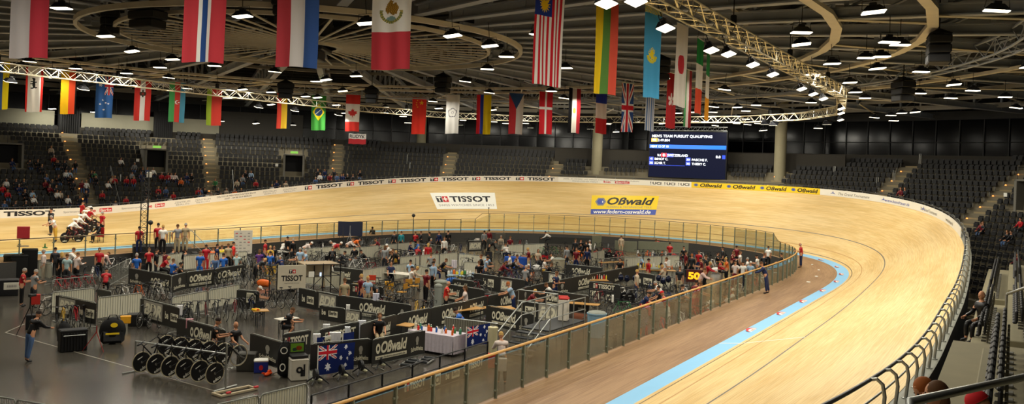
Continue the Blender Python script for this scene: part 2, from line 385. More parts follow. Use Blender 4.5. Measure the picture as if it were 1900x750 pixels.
board(1036, 1198, M_BOARD2, 'white banner with small grey world championship title left of the scoreboard', [('26.02 - 01.03.2020  UCI TRACK CYCLING WORLD CHAMPIONSHIPS', 1045, 1186, .32, .45, 5, .005), ('PRESENTED BY TISSOT', 1062, 1110, .1, .22, 5, 0)]+[(t, a, b, v0-.06, v1-.1, *r) for t, a, b, v0, v1, *r in beb(1120, 1168)])
for i, a in enumerate((1198, 1228, 1255)):
    board(a, (1228, 1255, 1283)[i], M_BOARD2, 'white perimeter banner with black cycling union initials, %s of three below scoreboard' % nth(i), [('UCI', (1211, 1237, 1263)[i], (1227, 1253, 1279)[i], .14, .42, 0, .03), ('RECT', (1207, 1233, 1259)[i], (1208.2, 1234.2, 1260.2)[i], .24, .44, 0), ('RECT', (1207, 1233, 1259)[i], (1208.2, 1234.2, 1260.2)[i], .13, .19, 0)])
for i, a in enumerate((1283, 1344, 1406, 1464)):
    b = (1344, 1406, 1464, 1522)[i]
    board(a, b, M_YEL, 'yellow spring maker banner above the banking, %s from the scoreboard' % nth(i), [('HEX', a+4, a+13, .12, .46), ('Oßwald', a+16, b-4, .1, .46, 0, .03, .2)])
for i, (a, b) in enumerate([(1522, 1616), (1616, 1690), (1690, 1742), (1742, 1800)]):
    board(a, b, M_BOARD2, 'white banner with pale script lettering on the right bend, %s from yellow banners' % nth(i),
          [('TRI', a+18, a+30, 0, .5), ('The Grand Tournament' if i % 2 == 0 else 'www.kondrauer.de', a+(b-a)*.36, b-2, .14, .38, 4 if i % 2 else 5, .01, .3)] if i < 3 else [('www.kondrauer.de', a+(b-a)*.3, b-20, .14, .38, 5, .01, .3)])
# top rail with hooped brackets
rail = thing('track_handrail', 'grey steel double handrail running around the top of the banking', 'handrail', (0, 0, 0))
for z, o_, r in ((HR, .0, .035), (.36, .02, .022)):
    MB().tube([top(s, z, o_) for s in SS[:-1]], r, 6, 0, True).build('rail', M_DSTEEL if r > .03 else M_STEEL, rail, smooth=True)
br = []
s = -108.
while s < 72:
    P = top(s); q = pix(P); x, y, nx, ny, b = TP(s); n = Vector((nx, ny, 0)); Z = Vector((0, 0, 1))
    pts = [P+n*.2, P+n*.24+Z*.45, P+n*.2+Z*.66, P+n*.1+Z*.74, P+Z*(HR)]
    br.append(((P-CP).length, pts, P)); s += 1.62
br.sort(key=lambda t: t[0])
vis = [b_ for b_ in br if (lambda q: q and -30 < q[0] < 1930 and q[1] < 800)(pix(b_[2]))]
for d, pts, P in vis[:96]:
    Z = Vector((0, 0, 1)); m_ = MB().tube([pts[0]-Z*.01, pts[0]+Z*.015, pts[0]+Z*.02]+pts[1:], [.08, .08, .034]+[.034]*(len(pts)-1), 6); m_.build('bracket', M_STEEL, rail, smooth=False)
m_ = MB()
for d, pts, P in vis[96:]: m_.tube(pts, .03, 4)
if m_.f: stuff(m_.build('bracket_run', M_STEEL, rail))
# ---------------------------------------------------------------- infield floor, stands, facade
def floor_mat():
    m = mat('infield_floor', '46423B', .28, var=.10, scale=.25, spec=.55); nt = m.node_tree; b = nt.nodes['Principled BSDF']
    tc = nt.nodes.new('ShaderNodeTexCoord'); n = nt.nodes.new('ShaderNodeTexNoise'); n.inputs['Scale'].default_value = .35; n.inputs['Detail'].default_value = 3
    r = nt.nodes.new('ShaderNodeMapRange'); r.inputs['To Min'].default_value = .14; r.inputs['To Max'].default_value = .26
    nt.links.new(tc.outputs['Object'], n.inputs[0]); nt.links.new(n.outputs[0], r.inputs[0]); nt.links.new(r.outputs[0], b.inputs['Roughness'])
    return m
mb = MB(); n = len(SS)-1
mb.add([off(s, -DF-.12, ZF) for s in SS[:-1]], (tuple(range(n)),)); struct(mb.build('floor', floor_mat()))
# hall floor under the stands
RO = 65.
mb = MB(); mb.add([(RO*1.05*cos(2*pi*k/72), RO*1.05*sin(2*pi*k/72), ZF-2.2) for k in range(72)], (tuple(range(72)),))
struct(mb.build('floor_lower', M_CONC))
def zst(R): return 6.8+(R-58.7)*.57        # tread level of the bowl at radius R
def outer_dist(x, y):
    """distance outside the top edge of the banking (rough)"""
    best = 1e9
    for s in SS[::4]:
        P = top(s, 0, .34); d = (P.x-x)**2+(P.y-y)**2
        if d < best: best = d; bp = P; bs = s
    X, Y, nx, ny, b = TP(bs); return ((x-bp.x)*nx+(y-bp.y)*ny)
ROWS = [61.1-.8*k for k in range(0, 29)]
def rmax(a): return 61.2 if a > 35 else 60.4 if a > 15 else 58.8 if a > -16 else 60.4 if a > -30 else 61.2   # tread radii
AIS = [93, 80.1, 66.9, 53.4, 39.6, 26.8, 14.4, 2.3, -10.2, -21.8, -31.9, -42, -52]
A0_, A1_ = -62, 100
# treads as one stepped concrete bowl
mb = MB(); NA = 108
for R in ROWS:
    z = zst(R); P = []
    for i in range(NA+1):
        a = radians(A0_+(A1_-A0_)*i/NA); P.append((cos(a), sin(a)))
    for i in range(NA):
        (c0, s0), (c1, s1) = P[i], P[i+1]; c, s = (c0+c1)/2, (s0+s1)/2
        if outer_dist((R-.4)*c, (R-.4)*s) < .45 or R > rmax(A0_+(A1_-A0_)*(i+.5)/NA): continue
        a, b = R-.4, R+.4
        mb.quad((a*c0, a*s0, z), (b*c0, b*s0, z), (b*c1, b*s1, z), (a*c1, a*s1, z)); mb.quad((a*c0, a*s0, z-.46), (a*c0, a*s0, z), (a*c1, a*s1, z), (a*c1, a*s1, z-.46))
struct(mb.build('floor_terraces', mat('terrace_concrete', '746C58', .85, scale=1.5)))
def ring_wall(name, R, z0, z1, a0, a1, m, th=.2, n=None):
    n = n or max(2, int(abs(a1-a0)/2)); mb = MB(); A = [radians(a0+(a1-a0)*i/n) for i in range(n+1)]
    L = [[(r*cos(a), r*sin(a), z) for a in A] for r, z in ((R, z0), (R, z1), (R+th, z1), (R+th, z0))]
    for i in range(4): mb.strip(L[i], L[(i+1) % 4])
    mb.quad(*[l[0] for l in L]); mb.quad(*[l[-1] for l in L][::-1]); return struct(mb.build(name, m))
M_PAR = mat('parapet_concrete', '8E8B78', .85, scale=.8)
ring_wall('wall_parapet', 61.75, 5., 8.9, -62, 100, mat('parapet_dark', '332F27', .85))
ring_wall('wall_parapet', 59.3, 5., 8.75, -16, 15, mat('parapet_dark', '332F27', .85))
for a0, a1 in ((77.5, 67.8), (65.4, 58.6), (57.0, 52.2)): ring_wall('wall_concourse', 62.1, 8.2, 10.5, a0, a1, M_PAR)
for a0, a1 in ((52.2, 43.5),): ring_wall('wall_concourse', 62.3, 8.2, 11.6, a0, a1, mat('concourse_dark', '3A3731', .85))  # taller wall stretch in a darker colour
for a in (66.6, 57.8): # black curtained boxes that break the concourse wall
    c = Vector((61.6*cos(radians(a)), 61.6*sin(radians(a)), 8.3)); mb = MB()
    mb.box((0, 0, 1.), (1.6, 1.9, 3.6), 0, 0, .06)
    for k in range(-4, 5): mb.tube([(-.82, k*.2, -.7), (-.82, k*.2, 2.7)], .06, 6)
    tag(mb.build('curtain_booth', mat('black_curtain', '0C0C0D', .9), None, c, radians(a)), 'black curtained booth behind the top seats, %s on the left' % ('nearer the photo edge' if a > 60 else 'below the eagle flag'), 'booth')
# glass facade: dark panes between mullions, concourse slab behind
def glass_mat(name, tint, rough, al, spec=.5):
    m = bpy.data.materials.new(name); m.use_nodes = True; nt = m.node_tree; b = nt.nodes['Principled BSDF']; out = nt.nodes['Material Output']
    tr = nt.nodes.new('ShaderNodeBsdfTransparent'); tr.inputs[0].default_value = (*lin(tint), 1)
    gl = nt.nodes.new('ShaderNodeBsdfGlossy'); gl.inputs['Roughness'].default_value = rough; gl.inputs[0].default_value = (.8, .85, .85, 1)
    fr = nt.nodes.new('ShaderNodeFresnel'); fr.inputs[0].default_value = 1.35
    mx = nt.nodes.new('ShaderNodeMixShader'); ad = nt.nodes.new('ShaderNodeMath'); ad.operation = 'MULTIPLY'; ad.inputs[1].default_value = al
    nt.links.new(fr.outputs[0], ad.inputs[0]); nt.links.new(ad.outputs[0], mx.inputs[0]); nt.links.new(tr.outputs[0], mx.inputs[1]); nt.links.new(gl.outputs[0], mx.inputs[2])
    nt.links.new(mx.outputs[0], out.inputs[0]); nt.nodes.remove(b); return m
M_NIGHT = mat('night_glass', '060607', .15, spec=.1, var=0)
for k in range(27):
    a = -62+6*k
    w = struct(link('window_%d' % (k+1), None, None)); w.empty_display_size = .1
    a0, a1 = radians(a), radians(a+6); R = 64.2
    mb = MB(); q = [radians(a+6*i/3) for i in range(4)]
    mb.strip([(R*cos(t), R*sin(t), 8.2) for t in q], [(R*cos(t), R*sin(t), 13.2) for t in q]); struct(mb.build('pane', M_NIGHT, w))
    mb = MB()
    for t in q[:-1]: mb.box(((R-.06)*cos(t), (R-.06)*sin(t), 10.7), (.14, .07, 5.), t, 0, .01)
    mb.tube([((R-.06)*cos(t), (R-.06)*sin(t), 10.2) for t in q], .035, 4); struct(mb.build('mullions', mat('mullion_grey', '2E2E2E', .6), w))
    struct(mb and w)
ring_wall('wall_facade', 65.2, ZF-2.2, 16, 100, 298, M_DARK)
ring_wall('wall_facade', 65.2, ZF-2.2, 8.4, -62, 100, M_DARK)
ring_wall('wall_backing', 65.1, 8.2, 16, -62, 100, mat('night_backing', '050506', .9))
# round concrete columns
M_COL = mat('column_concrete', '8E876C', .8, scale=1.2)
for i, (px, az) in enumerate(((2, 30.6), (1105, 9.9), (1460, -10.1), (1870, -31.4), (3, -52))):
    rc = 57.9 if abs(az) < 20 else 62.9; x, y = rc*cos(radians(az)), rc*sin(radians(az))
    mb = MB(); mb.lathe([(.575, 3.), (.575, 13.), (.6, 13.05), (.6, 14.)], n=28); mb.lathe([(.585, 9.6), (.585, 9.66)], n=28)
    struct(mb.build('pillar', M_COL, None, (x, y, 0), smooth=False))
# ---------------------------------------------------------------- seats
M_SEAT = mat('seat_charcoal', '0B0B0C', .65, var=.1); M_SEATB = mat('seat_bracket', '6C6A62', .6, .3)
def seat_parts():
    b = MB(); b.box((.10, 0, .62), (.05, .40, .32), 0, 0, .02); b.box((.085, 0, .79), (.05, .36, .04), 0, 0, .015)
    p = MB(); p.box((-.02, 0, .56), (.07, .38, .30), 0, 0, .025); p.box((-.05, 0, .42), (.10, .36, .05), 0, 0, .02)
    k = MB(); k.box((.16, 0, .38), (.04, .08, .30), 0, 0, .01); k.box((.10, 0, .28), (.16, .06, .05), 0, 0, .01); k.box((.2, 0, .02), (.1, .16, .04), 0, 0, .01)
    return b, p, k
_b, _p, _k2 = seat_parts(); SEATME = [_b.mesh('backrest', M_SEAT), _p.mesh('seat_pan', M_SEAT), _k2.mesh('bracket', M_SEATB)]
VOM = [(76.0, 3.6), (59.2, .9), (44.4, .9), (33., 0), (-36.6, 1.9)]          # angle, half-width (m)
VOM = [v for v in VOM if v[1]]
def in_vom(R, a):
    for va, hw in VOM:
        if 53.4 < R < 59.2 and abs(a-va)*pi/180*R < hw+.5: return True
    return False
seats = []
def degrees_(a): return a
for ri, R in enumerate(ROWS):
    for si in range(len(AIS)-1):
        aL, aR = AIS[si], AIS[si+1]; wid = (aL-aR)*pi/180*R-1.3; n = int(wid/.52)
        for k in range(n):
            a = aR+((aL-aR)-(n-1)*.52/R*180/pi)/2+k*.52/R*180/pi
            if in_vom(R, a): continue
            x, y = R*cos(radians(a)), R*sin(radians(a))
            if si < 0 or outer_dist(x*(R-.5)/R, y*(R-.5)/R) < .95: continue
            P = Vector((x, y, zst(R))); q = pix(P+Vector((0, 0, .6)))
            if not q or q[0] < -220 or q[0] > 2300 or q[1] < 150: continue
            # hidden behind the rail of the banking?
            if R > rmax(degrees_(a)) or (R > 60 and min(abs(a-66.6), abs(a-57.8)) < 1.2): continue
            seats.append((q[2], q, P, radians(a), ri, si, k, n))
def behind_rail(P, q):
    i = min(range(len(_stab)), key=lambda j: abs(_stab[j][0]-q[0])) if q[0] < 1790 else None
    if i is None: return False
    tq = pix(top(_stab[i][1], HR)); return tq and tq[1] < q[1]-5
def seat_thing(P, rz, label, group):
    t = thing('spectator_seat', label, 'seat', P, rz, group)
    for nm, me in zip(('backrest', 'seat_pan', 'bracket'), SEATME): link(nm, me, t)
    return t
PIL = (9.9, -10.1)
def degang(a): return a*180/pi
seats.sort(key=lambda t: t[0])
vis = []; rest = []
seats = [s_ for s_ in seats if min(abs(degang(s_[3]-radians(z))) for z in PIL) > 1.2 or s_[4] not in (3, 4, 5)]
for s_ in seats:
    q = s_[1]
    if len(vis) < 142 and -5 < q[0] < 1905 and not behind_rail(s_[2], q): vis.append(s_)
    else: rest.append(s_)
AN = {0: 'far left', 1: 'far left', 2: 'left', 3: 'left', 4: 'centre', 5: 'centre', 6: 'scoreboard', 7: 'second pillar', 8: 'right bend', 9: 'right edge', 10: 'right edge', 11: 'right edge'}
for d, q, P, a, ri, si, k, n in vis:
    seat_thing(P, a, 'charcoal flip seat, %s row from the top, %s seat in stand block %d' % (nth(ri), nth(k), si+1), 'charcoal seats right of the track')
mb = MB()
for d, q, P, a, ri, si, k, n in rest:
    M = Matrix.Translation(P) @ Matrix.Rotation(a, 4, 'Z')
    mb.box((.11, 0, .64), (.06, .40, .34), 0, 0, 0, M); mb.box((-.03, 0, .56), (.08, .38, .30), 0, 0, 0, M); mb.box((.15, 0, .2), (.05, .08, .4), 0, 1, 0, M)
o = stuff(mb.build('stand_seating', [M_SEAT, M_SEATB])); tag(o, 'rows of charcoal flip seats filling the distant stands', 'seats')
# orange step lights and pale steps of the aisles
M_STEPL = mat('step_light', '40200C', emit='FF9A4A', es=5.)
M_STAIR = mat('aisle_steps', '8F7F5E', .85)
for ai, aa in enumerate(AIS):
    mb = MB(); lb = []
    for ri, R in enumerate(ROWS):
        a = radians(aa); x, y = R*cos(a), R*sin(a)
        if outer_dist(x, y) < .9 or R > rmax(aa): continue
        for h in (0, .24): mb.box(((R-.4+h*.83+.2)*cos(a), (R-.4+h*.83+.2)*sin(a), zst(R)-.228+h+.005-.114+.114), (.4, 1.1, .23), a)
        if ri % 2 == 0 and (ri < 11 or ai in (1, 2, 3)): lb.append(((R-.42)*cos(a)-.42*sin(a), (R-.42)*sin(a)+.42*cos(a), zst(R)+.03))
    if mb.f: struct(mb.build('floor_aisle_steps', M_STAIR))
    for j, p in enumerate(lb):
        q = pix(p)
        if not q or not (-10 < q[0] < 1910): continue
        m2 = MB(); m2.lathe([(.07, -.02), (.08, .0), (.06, .06), (.02, .08)], n=10)
        t = tag(m2.build('step_light', M_STEPL, None, p), 'small orange step light, %s from the top of stair aisle %d from the left' % (nth(j), ai), 'light', 'orange step lights')
# portals (vomitories)
for i, (va, hw) in enumerate(VOM):
    a = radians(va); t = thing('stand_portal', ('wide dark portal at the far left edge of the stand', 'dark doorway portal in the left stand, below the second aisle', 'dark doorway portal in the left stand, below the brazil coloured flag', 'grey walled portal at the right edge of the stand')[i], 'portal', (54.2*cos(a), 54.2*sin(a), zst(54.2)-.1), a)
    H = zst(59.)-zst(54.2)+.0
    mb = MB()
    for sgn in (-1, 1): mb.box((2.4, sgn*(hw+.12), H/2), (4.8, .22, H), 0, 0, .02)
    mb.box((2.4, 0, H-.06), (4.8, hw*2+.46, .16), 0, 0, .02); mb.build('side_walls', mat('portal_wall', '77746A', .8), t)
    mb = MB(); mb.box((2.9, 0, H/2-.08), (3.7, hw*2, H-.16), 0, 0, .02); mb.build('passage_shade', mat('portal_shade', '08080A', .9), t)  # solid near-black block, the shade inside the opening put in as colour
    mb = MB()
    for sgn in (-1, 1): mb.tube([(.2, sgn*(hw+.12), H), (.2, sgn*(hw+.12), H+.95), (4.6, sgn*(hw+.12), H+.95), (4.6, sgn*(hw+.12), H)], .03, 6)
    mb.build('guard_rail', M_DSTEEL, t)
    mb = MB(); mb.box((-.04, 0, H+.22), (.08, .8, .24), 0, 0, .02); mb.build('exit_sign', mat('exit_green', '1E5A20', emit='9BE05A', es=1.6), t)
    mb = MB(); mb.box((-.02, hw+.9, H*.55), (.03, .3, .3), 0, 0, .01); mb.build('paper_notice', M_WHITE, t)
# guard rails in front of the aisles
for i, (px, py, x2, y2) in enumerate([(190, 305, 238, 366), (205, 325, 0, 0), (433, 312, 459, 345), (1543, 310, 0, 0), (1727, 317, 0, 0), (1695, 330, 0, 0), (1760, 290, 0, 0), (741, 285, 0, 0), (748, 298, 0, 0)]):
    P = at_depth(px, py+14, 92 if px < 1000 else 84)
    r = hypot(P.x, P.y); k = 1
    R = 61
    while R > 44 and True:
        Q = Vector((P.x*R/r, P.y*R/r, zst(R))); q = pix(Q)
        if q and q[1] > py+18: break
        R -= .4
    th_ = atan2(P.y, P.x); m2 = MB(); Q = Vector((R*cos(th_), R*sin(th_), zst(R)))
    if x2:
        pts = [Q+Vector((0, 0, .0)), Q+Vector((0, 0, 1.))]
        E = [Q+Vector((-cos(th_)*.8*j, -sin(th_)*.8*j, 1.-.48*j)) for j in range(0, 8)]
        m2.tube(pts, .03, 6); m2.tube(E, .03, 6)
        for e in E[1::2]: m2.tube([e, e-Vector((0, 0, 1.))], .025, 6)
        tag(m2.build('stair_rail', M_STEEL), 'sloping steel handrail on the stand stairs, %s from the left' % nth(i), 'handrail')
    else:
        m2.tube([Q, Q+Vector((0, 0, 1.1))], .035, 8); m2.tube([Q+Vector((0, 0, 1.1)), Q+Vector((-.3*cos(th_), -.3*sin(th_), 1.1)), Q+Vector((-.3*cos(th_), -.3*sin(th_), 0))], .03, 6)
        tag(m2.build('aisle_hoop', M_STEEL), 'pale steel hoop rail standing among the seats, %s from the left' % nth(i), 'handrail')
# near stand at the lower right: ledge, two straight rows seen end-on, a handrail
M_NEAR = mat('near_concrete', '7C7458', .85, scale=2)
mb = MB()
mb.box((-19.5, -31.6, 2.85), (15, 4., .30)); mb.box((-19.5, -29.66, 1.), (15, .12, 3.9), 0, 1)
mb.box((4, -31.6, 1.75), (32, 4., .3), 0, 0); mb.box((4, -29.62, .0), (32, .1, 3.6), 0, 1)
struct(mb.build('floor_near_stand', [M_NEAR, M_DARK]))
mb = MB()
NB_ = [(-27, -14.2, -30.2, 3., -21.6, 15), (-8.4, 2, -29.75, 1.9, -8.1, 19), (3.6, 15.4, -29.75, 1.9, 4., 21)]
for x0, x1, yf, zz, xs, n in NB_:
    for k in range(3 if zz > 2 else 4):
        y0 = yf-.78*k; mb.box(((x0+x1)/2, (y0-34)/2, zz+.14+.2*k), (x1-x0, y0+34, .28+.4*k), 0, 0, .02)
struct(mb.build('floor_near_tiers', mat('near_tier', '7A7358', .85, scale=2)))
nc = 0
for row, (y, z, xs) in enumerate([(yf-.25-.78*k, zz+.28+.4*k, [xs+.5*i for i in range(n-2*k if zz > 2 else n)]) for x0, x1, yf, zz, xs, n in NB_ for k in range(3)]):
    for i, x in enumerate(xs):
        if len(vis)+nc >= 300: break
        nc += 1
        seat_thing((x, y, z), -pi/2, 'charcoal flip seat by the lower right track wall, %s row, %s seat' % (nth(row), nth(i)), 'charcoal seats at the lower right')
def rail_run(name, pts, r, posts, h, m, label, cat='handrail'):
    t = thing(name, label, cat); MB().tube(pts, r, 8).build('rail', m, t, smooth=True)
    for p in posts: MB().tube([p, Vector(p)-Vector((0, 0, h))], r*.9, 8).build('post', m, t)
    return t
p0, p1 = at_depth(1688, 746, 5.2), at_depth(1915, 697, 6.6)
rail_run('stair_handrail', [p0-Vector((0, 0, .5)), p0, p1], .028, [p1], p1.z-3.6, M_STEEL, 'pale steel handrail in front of two spectators at lower right')
P0 = at_depth(1868, 500+62, 18); 
rail_run('stair_handrail', [Vector((-13.2, -30.55, 4.2)), Vector((-13.2, -31.6, 4.75)), Vector((-13.2, -32.2, 5.0))], .025, [Vector((-13.2, -30.55, 4.2)), Vector((-13.2, -31.6, 4.75))], 1.0, M_STEEL, 'steel handrail between seat blocks at the right edge')
# scoreboard in front of the facade
MS = mat('screen_dark', '04050A', .5, spec=.1, emit='10142C', es=2.2); MSB = mat('screen_blue', '1458C8', .3, emit='1668D8', es=2.6); MSW = mat('screen_white', 'F0F4FF', .3, emit='F2F6FF', es=3.6)
MSO = mat('screen_orange', 'F0B040', .3, emit='F2B54A', es=2.6); MSR = mat('screen_red', 'E02030', .3, emit='E02838', es=2.4); MSI = mat('screen_indigo', '2440C0', .3, emit='2846C8', es=2.2)
XS = 56.5
def sat(px, py):
    d = FW*FPX+RT*(px-950)-UP*(py-PPY); return CP+d*((XS-CP.x)/d.x)
c = [sat(1205, 329), sat(1347, 331.5), sat(1205, 245.5), sat(1347, 244.5)]
y0, y1 = (c[0].y+c[2].y)/2, (c[1].y+c[3].y)/2; z0, z1 = (c[0].z+c[1].z)/2, (c[2].z+c[3].z)/2
sb = thing('scoreboard', 'large dark video scoreboard showing team pursuit results above the far bend', 'scoreboard', (XS, (y0+y1)/2, z0))
Wd, Hd = y0-y1, z1-z0
f_ = lambda d: (lambda u, v: Vector((-d, Wd/2-u*Wd, v*Hd)))
mb = MB(); mb.box((.2, 0, Hd/2), (.38, Wd+.2, Hd+.15), 0, 0, .03); mb.build('cabinet', M_BLACKM, sb)
mb = MB(); put_rect(mb, f_(.02), 0, 0, 1, 1); mb.build('screen', MS, sb)
mb = MB(); put_rect(mb, f_(.03), .0, .63, 1, .085); mb.build('blue_bar', MSB, sb)
mb = MB(); put_rect(mb, f_(.03), .02, .775, .085, .08); mb.build('orange_field', MSO, sb)
mb = MB(); put_rect(mb, f_(.03), .16, .44, .075, .09); mb.build('swiss_flag', MSR, sb)
mb = MB()
for u, v, w in ((0, .36, .06), (0, .27, .06), (.49, .36, .06), (.49, .27, .06), (.235, .44, .09), (.955, .43, .04)): put_rect(mb, f_(.028), u, v, w, .08)
put_rect(mb, f_(.028), 0, .255, .48, .008); mb.build('number_fields', MSI, sb)
mb = MB()
for t, u, v, w, h, b in (("MEN'S TEAM PURSUIT QUALIFYING", .03, .865, .79, .07, .006), ('3:49.804', .11, .785, .16, .055, .002), ('WR', .035, .79, .05, .05, .001), ('HEAT 12 OF 18', .015, .65, .24, .05, .006), ('SUI', .11, .455, .045, .05, .001),
        ('SWITZERLAND', .245, .455, .27, .055, .006), ('0.0', .875, .445, .06, .055, .006), ('41', .015, .375, .03, .045, .001), ('IMHOF C.', .075, .372, .18, .05, .006), ('302', .008, .285, .045, .045, .001), ('SCHIR T.', .075, .282, .15, .05, .006),
        ('301', .5, .375, .045, .045, .001), ('PASCHE F.', .57, .372, .2, .05, .006), ('303', .5, .285, .045, .045, .001), ('THIERY C.', .57, .282, .18, .05, .006)):
    put_text(mb, t, f_(.04), u, v, w, h, 0, b)
put_rect(mb, f_(.04), .19, .455, .015, .06); put_rect(mb, f_(.04), .176, .478, .043, .014)
mb.build('screen_text', MSW, sb)
mb = MB(); T0, T1 = Vector((.2, -Wd/2, Hd+.1)), Vector((.2, Wd/2, Hd+.1))
for dz, dx in ((.05, -.2), (.05, .2), (.45, 0)): mb.tube([T0+Vector((dx, 0, dz)), T1+Vector((dx, 0, dz))], .03, 5)
for i in range(16):
    a, b = T0.lerp(T1, i/16), T0.lerp(T1, (i+.5)/16); mb.tube([a+Vector((-.2, 0, .05)), b+Vector((0, 0, .45)), T0.lerp(T1, (i+1)/16)+Vector((-.2, 0, .05))], .018, 4)
mb.build('hanging_truss', M_STEEL, sb)
mb = MB()
for sy in (-1, 1): mb.tube([(.2, sy*Wd*.35, Hd+.5), (.2, sy*Wd*.35, 14.4-z0)], .02, 5)
mb.build('suspension_cables', M_DSTEEL, sb)
# fan banner hung on the left concourse
P = at_depth(663, 258, 97); fb = thing('fan_banner', 'white over red fan banner hung behind the upper seats', 'banner', P, atan2(P.y, P.x))
g_ = lambda d: (lambda u, v: Vector((-d, (.5-u)*1.9, (v-.5)*1.15+.02*sin(u*14))))
mb = MB()
for i in range(12): put_rect(mb, g_(.02), i/12, .5, 1/12, .5, 0); put_rect(mb, g_(.02), i/12, 0, 1/12, .5, 1)
mb.build('cloth', [cmat('D8D2CC'), cmat('B02A30')], fb); mb = MB(); put_text(mb, 'RUDYK', g_(.03), .06, .58, .88, .32, 0, .03); mb.build('lettering', M_BLACK, fb)
# ---------------------------------------------------------------- roof: deck, radial trusses, ring beams, oculus
M_DECK = mat('roof_deck', '201F1C', .85, scale=1.2); M_BEAM = mat('roof_beam_paint', '9AA0A8', .55, scale=2.); M_RING = mat('ring_beam_cream', 'D2CAB4', .6, scale=2); M_RINGD = mat('ring_beam_dark', '8A8578', .6)
mb = MB()
for k in range(96):
    a, b = 2*pi*k/96, 2*pi*(k+1)/96
    mb.add([(10.4*cos(a), 10.4*sin(a), 15.4), (66*cos(a), 66*sin(a), 15.1), (66*cos(b), 66*sin(b), 15.1), (10.4*cos(b), 10.4*sin(b), 15.4)], ((0, 1, 2, 3),))
    if k % 1 == 0:
        for r0 in range(12, 62, 3):
            mb.box(((r0+.5)*cos((a+b)/2), (r0+.5)*sin((a+b)/2), 15.1), (.14, 2*pi*r0/96, .3), (a+b)/2)
struct(mb.build('ceiling', M_DECK))
mb = MB(); mb.lathe([(11, 15.9), (11, 16.3), (66, 15.8), (66, 15.4)], n=48); 
struct(mb.build('ceiling_topping', M_DARK))
ZC = 12.35
mb = MB()
mb.box((36.2, 0, ZC), (52, .42, .06)); mb.box((36.2, 0, ZC+.2), (52, .08, .4)); mb.box((36.2, 0, ZC+.4), (52, .42, .06)); mb.box((36.2, 0, 14.55), (52, .3, .3))
for i in range(15):
    r = 11+3.5*i; mb.box((r, 0, (ZC+14.5)/2+.1), (.16, .16, 14.4-ZC)); mb.tube([(r, 0, ZC+.4), (r+3.5, 0, 14.4)], .06, 4)
tr = mb.mesh('roof_beam', M_BEAM)
for k in range(40): struct(link('roof_beam', tr, None, None, 2*pi*(k+.5)/40))
def ring(name, R, z, w, h, m, n=48, a0=0., a1=2*pi):
    mb = MB(); q = [a0+(a1-a0)*i/n for i in range(n)]
    L = [[Vector((r*cos(a), r*sin(a), zz)) for a in q] for r, zz in ((R-w/2, z), (R-w/2, z+h), (R+w/2, z+h), (R+w/2, z))]
    for i in range(4): mb.strip(L[i], L[(i+1) % 4], 0, True)
    return struct(mb.build(name, m))
for R, z, w, h, m in ((10.5, 12.0, .16, .22, M_RING), (8.9, 12.0, .14, .16, M_RING), (14., 12.75, .2, .2, M_RINGD), (17.5, 12.75, .2, .2, M_RINGD), (21., 12.75, .2, .2, M_RINGD), (24.6, 12.2, .4, .16, M_RING), (28., 12.2, .4, .16, M_RING),
        (35.5, 12.2, .3, .16, M_RING), (40, 12.75, .2, .25, M_RINGD), (45, 12.75, .2, .25, M_RINGD), (50, 12.75, .2, .25, M_RINGD), (56, 12.6, .3, .4, M_RINGD), (64, 12.3, .5, .8, M_DARK)):
    ring('ring_beam', R, z, w, h, m)
# bracing bars between the ring beams, alternating
mb = MB()
for k in range(24):
    a = 2*pi*(k+.25)/24
    for r0, r1, d in ((24.6, 28, .06), (28, 35.5, .1), (35.5, 45, -.1), (45, 56, .1)):
        mb.tube([(r0*cos(a), r0*sin(a), 12.3), (r1*cos(a+d), r1*sin(a+d), 12.3)], .06, 4)
struct(mb.build('roof_bracing_beam', M_RING))
# oculus: radial slats and a hub
mb = MB()
for k in range(52):
    a = 2*pi*k/52; M = Matrix.Rotation(a, 4, 'Z'); mb.box((5.2, 0, 12.05), (7.3, .1, .05), 0, 0, 0, M)
mb.lathe([(1.6, 11.9), (1.6, 12.3), (1.3, 12.3), (1.3, 11.9)], n=24)
struct(mb.build('ceiling_slats', M_RING))
mb = MB(); mb.box((0, 0, 12.6), (2.2, 1.7, 1.8), .5, 0, .05); mb.box((0, 0, 11.5), (1.5, 1.2, .5), .5, 0, .05); mb.tube([(0, 0, 13), (0, 0, 16)], .2, 8)
tag(mb.build('hoist_unit', M_BLACKM), 'dark hoist unit at the hub of the round roof opening', 'hoist')
mb = MB()
for k in range(8):
    a = 2*pi*(k+.3)/8; mb.tube([(1.3*cos(a), 1.3*sin(a), 12.9), (10.4*cos(a), 10.4*sin(a), 13.6)], .12, 5)
mb.lathe([(10.6, 15.3), (10.6, 15.5), (0.5, 15.7), (.5, 15.5)], n=48)
struct(mb.build('ceiling_oculus', M_DARK))
